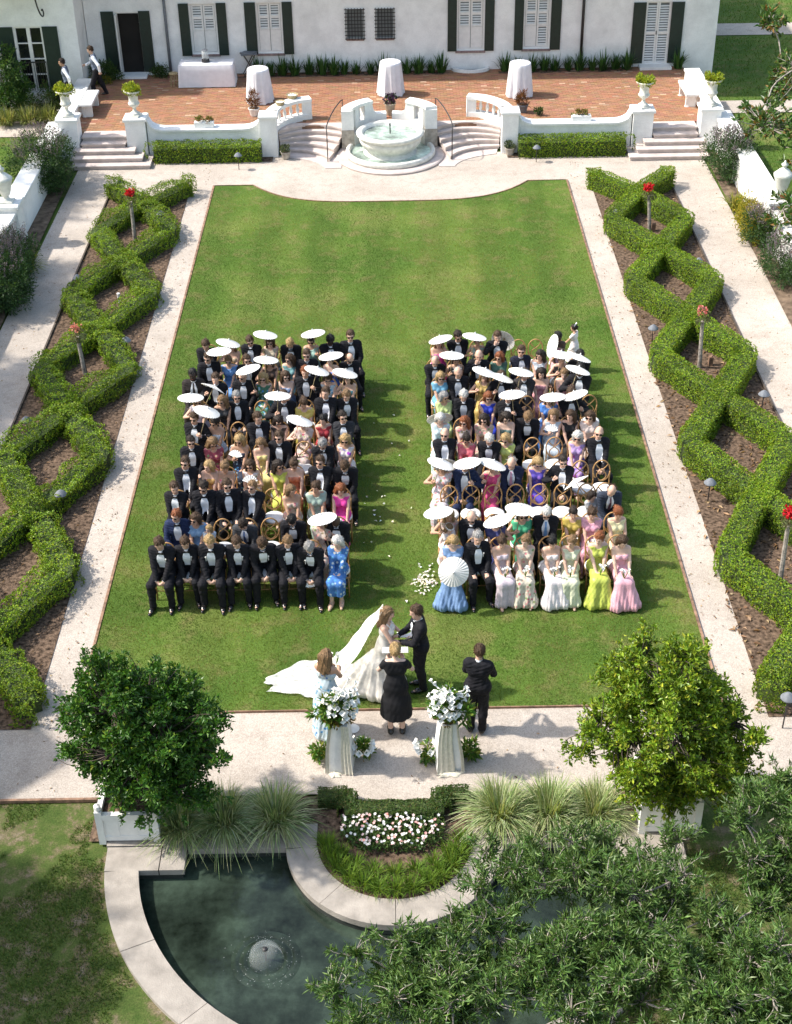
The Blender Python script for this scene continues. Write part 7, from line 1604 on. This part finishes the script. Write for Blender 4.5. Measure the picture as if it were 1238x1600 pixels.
# bride: gown with train, veil
def gown(t, B):
    U = B['U']; ps = infl(B['torso'], .012)+[cone(U(0, 0, .05), (0, .03, .55), .125, .24, k=.08), cone((0, .03, .55), (0, .07, .15), .24, .42, k=.08), cone((0, .15, .60), (0, .55, .10), .18, .24, (1.2, 1, .6), .10), cone((0, .5, .12), (.05, .95, .05), .24, .20, (1.2, 1, .35), .10)]
    c = U(0, 0, .40)
    def post(D, X, Y, Z):
        low = np.clip((.9-Z)/.8, 0, 1); ang = np.arctan2(Y-.05, X); D = D-.016*low*np.sin(ang*14+Z*3)-.006*low*np.sin(ang*31)
        return np.maximum(np.maximum(D, Z-c.z), .015-Z)
    put(t, 'gown', grow('gown', ps, .015, [M['satin']], post)[0], (.84, .80, .73)); st = MB()
    for sx in (-1, 1): st.tube([U(sx*.08, -.11, .39), U(sx*.095, -.02, .515), U(sx*.085, .09, .40)], .012, 5)
    st.obj('straps', M['satin'], t, color=(.84, .80, .73))
bt, BB = standing('bride in ivory gown with train holding hands with the groom', bp, PI/2-.15, 'f', dict(lean=3, pitch=12, yaw=0, hands=HOLD), gown, 'long', 'lb', 'l', 1.0)
m, nt, b = newmat('veil_tulle'); b.inputs['Base Color'].default_value = (.88, .87, .84, 1); b.inputs['Roughness'].default_value = .9
tp = N(nt, 'ShaderNodeBsdfTransparent'); mx = N(nt, 'ShaderNodeMixShader'); co = OC(nt); nz_ = noise(nt, co, 11, 4, .6)
nt.links.new(ramp(nt, nz_, [(.38, (.82,)*3), (.62, (.40,)*3)]), mx.inputs[0]); nt.links.new(tp.outputs[0], mx.inputs[1]); nt.links.new(b.outputs[0], mx.inputs[2]); nt.links.new(mx.outputs[0], nt.nodes['Material Output'].inputs[0]); M['veil'] = m
hw = bt.matrix_basis@(BB['HM']@Vector((0, .10, .05)))
cen = [hw, hw.lerp(P(500, 1062, .10), .45)+Vector((0, .0, -.10)), P(512, 1056, .16), P(470, 1062, .07), P(420, 1072, .05)]
wid = [.10, .42, .46, .42, .16]; pth = smooth_path(cen, 14); ws = [Vector((w_, 0, 0)) for w_ in wid]; wsm = [q.x for q in smooth_path(ws, 14)]; nv = 20; V = []
for j, (c, w_) in enumerate(zip(pth, wsm)):
    d = (pth[min(j+1, len(pth)-1)]-pth[max(j-1, 0)]).normalized(); side = Vector((-d.y, d.x, 0)).normalized(); q = j/(len(pth)-1); r_ = random.Random(j//3)
    for i in range(nv+1):
        f = -1+2*i/nv; ed_ = 1+.10*math.sin(j*.35)*q+.05*math.sin(j*.8); z = c.z+.045*math.sin(f*8+q*7+1.5*math.sin(q*9))+.02*math.sin(f*19+j*.35)+.02*math.sin(j*.55+f*3)*q
        p_ = c+side*f*w_*ed_; end = (.10*math.sin(f*4+.5)+.05*math.sin(f*9+1))*max(0, (q-.75)/.25); V.append((p_.x+end*.6, p_.y, max(.075, z)))
MB().add(V, [(j*(nv+1)+i, (j+1)*(nv+1)+i, (j+1)*(nv+1)+i+1, j*(nv+1)+i+1) for j in range(len(pth)-1) for i in range(nv)]).obj('veil_mesh', M['veil'], None, True, label='long white tulle veil trailing from the bride across the grass', category='veil').name = 'bridal_veil'
# officiant, back to the camera
def black_dress(t, B):
    put(t, 'dress', dress(B, 'cs', 'knee', .12, 'crepe', .6), (.012, .012, .014))
    for s_ in shoes(B, 'shoe'): put(t, 'shoe', s_)
BOOK = [((-.13, -.34, .22), (.3, -.9, .2), (.6, .2, .7)), ((.13, -.34, .22), (-.3, -.9, .2), (-.6, .2, .7))]
op = P(620, 1143, .002)
ot, OB = standing('officiant in black dress seen from behind holding an open book', op, PI, 'f', dict(lean=5, pitch=14, hands=BOOK), black_dress, 'updo', 'bl', 'p', 1.03)
bk = thing('open_book', 'open white ceremony book held by the officiant', 'book', op+Vector((.0, .47, 1.30)), PI); bk.rotation_euler = (.45, 0, PI); bk.scale = (1.25, 1.25, 1.0)
for sx in (-1, 1): MB().box(min(0, sx*.16)+.002*(sx > 0), max(0, sx*.16)-.002*(sx < 0), -.11, .11, 0, .018).obj('page_block', M['paper'], bk)
MB().box(-.165, .165, -.115, .115, -.006, -.001).obj('cover', M['paper'], bk)
# maid of honour
def floral_dress(t, B):
    put(t, 'dress', dress(B, 'st', 'long', .12, 'fl_blue', .8), (.50, .60, .66))
    for s_ in shoes(B, 'tan_shoe'): put(t, 'shoe', s_)
mp = P(514, 1144, .002)
standing('maid of honour with long fair hair and bare back behind the left flowers', mp, PI-.35, 'f', dict(lean=3, pitch=10, hands=HOLD), floral_dress, 'long', 'lb', 't', .98)
bouquet('bridal bouquet of lilies held by the maid of honour', mp+Vector((.16, .38, 1.12)), 77)
standing('best man in black tuxedo standing with his back to the camera', P(745, 1141, .002), PI-.25, 'm', dict(lean=4, pitch=12, yaw=25, hands=HOLD), lambda t, B: tux(t, B), 'short', 'br', 'l', 1.0)
# girls
def girl(t, B): put(t, 'dress', dress(B, 'cs', 'knee', .2, 'crepe', .6), (.80, .74, .72))
def girl_crown(t, B):
    girl(t, B); mb = MB()
    for k in range(16): a = 2*PI*k/16; p_ = B['HM']@Vector((.088*math.cos(a), .012+.105*math.sin(a), .055)); lily(mb, p_, (math.cos(a), math.sin(a), .5), .03, .018)
    mb.obj('flower_crown', M['lily'], t, True)
q = P(899, 519, 1.0); gt, GB = standing('little girl in white with hair bow standing behind the last row', (q.x, q.y, .022), -PI/2-.5, 'f', dict(lean=3, pitch=5), girl, 'updo', 'db', 't', .68)
mb = MB(); c = GB['HM']@Vector((0, .06, .12))
for sx in (-1, 1): mb.add([c, c+Vector((sx*.10, 0, .05)), c+Vector((sx*.10, .02, -.04)), c+Vector((sx*.05, .05, .03))], [(0, 1, 2), (0, 2, 3), (0, 3, 1), (1, 3, 2)])
mb.obj('hair_bow', M['cushion'], gt)
q = P(702, 828, 1.0); standing('flower girl with crown standing behind the blue gown', (q.x-.02, q.y, .022), .5, 'f', dict(lean=4, pitch=20), girl_crown, 'long', 'lb', 'p', .66)
# waiters by the house
def waiter(t, B):
    jm, sh, ti, cf = suit(B, True); arms = []
    for s0, el, wp in B['sleeves']: arms += [cone(s0, el, .060, .052, k=.03), cone(el, wp, .052, .042, k=.02)]
    put(t, 'shirt', grow('shirt', infl(B['torso'], .010)+arms, .014, [M['shirt']])[0]); put(t, 'waistcoat', jm, (.16, .19, .26)); put(t, 'shirt_front', sh); put(t, 'bow_tie', ti); put(t, 'trousers', trousers(B), (.012, .012, .016))
    for s_ in shoes(B): put(t, 'shoe', s_)
SW = [((-.24, -.10, -.02), (0, -.3, -.9), (1, 0, 0)), ((.24, .10, .0), (0, -.1, -.95), (-1, 0, 0))]
SW2 = [((-.22, -.30, .12), (.1, -.9, .1), (.7, 0, -.6)), ((.22, .12, .0), (0, -.1, -.95), (-1, 0, 0))]
standing('waiter in grey waistcoat walking on the terrace by the open door', P(156, 153, T+.008), -PI/2+.2, 'm', dict(lean=6, pitch=16, hands=SW2, walk=.6), waiter, 'short', 'br', 'l', 1.0, 'waiters by the house')
standing('waiter in white shirt stepping off the terrace towards the wing', (P(112, 152, T).x, 46.2, .30), -PI/2+.1, 'm', dict(lean=6, pitch=6, hands=SW, walk=.9), waiter, 'short', 'db', 't', 1.0, 'waiters by the house')
standing('waiter in white shirt cut off by the left photo edge', P(8, 166, -.03), -PI/2+.1, 'm', dict(lean=5, pitch=6, hands=SW, walk=.8), waiter, 'short', 'br', 'l', 1.0, 'waiters by the house')
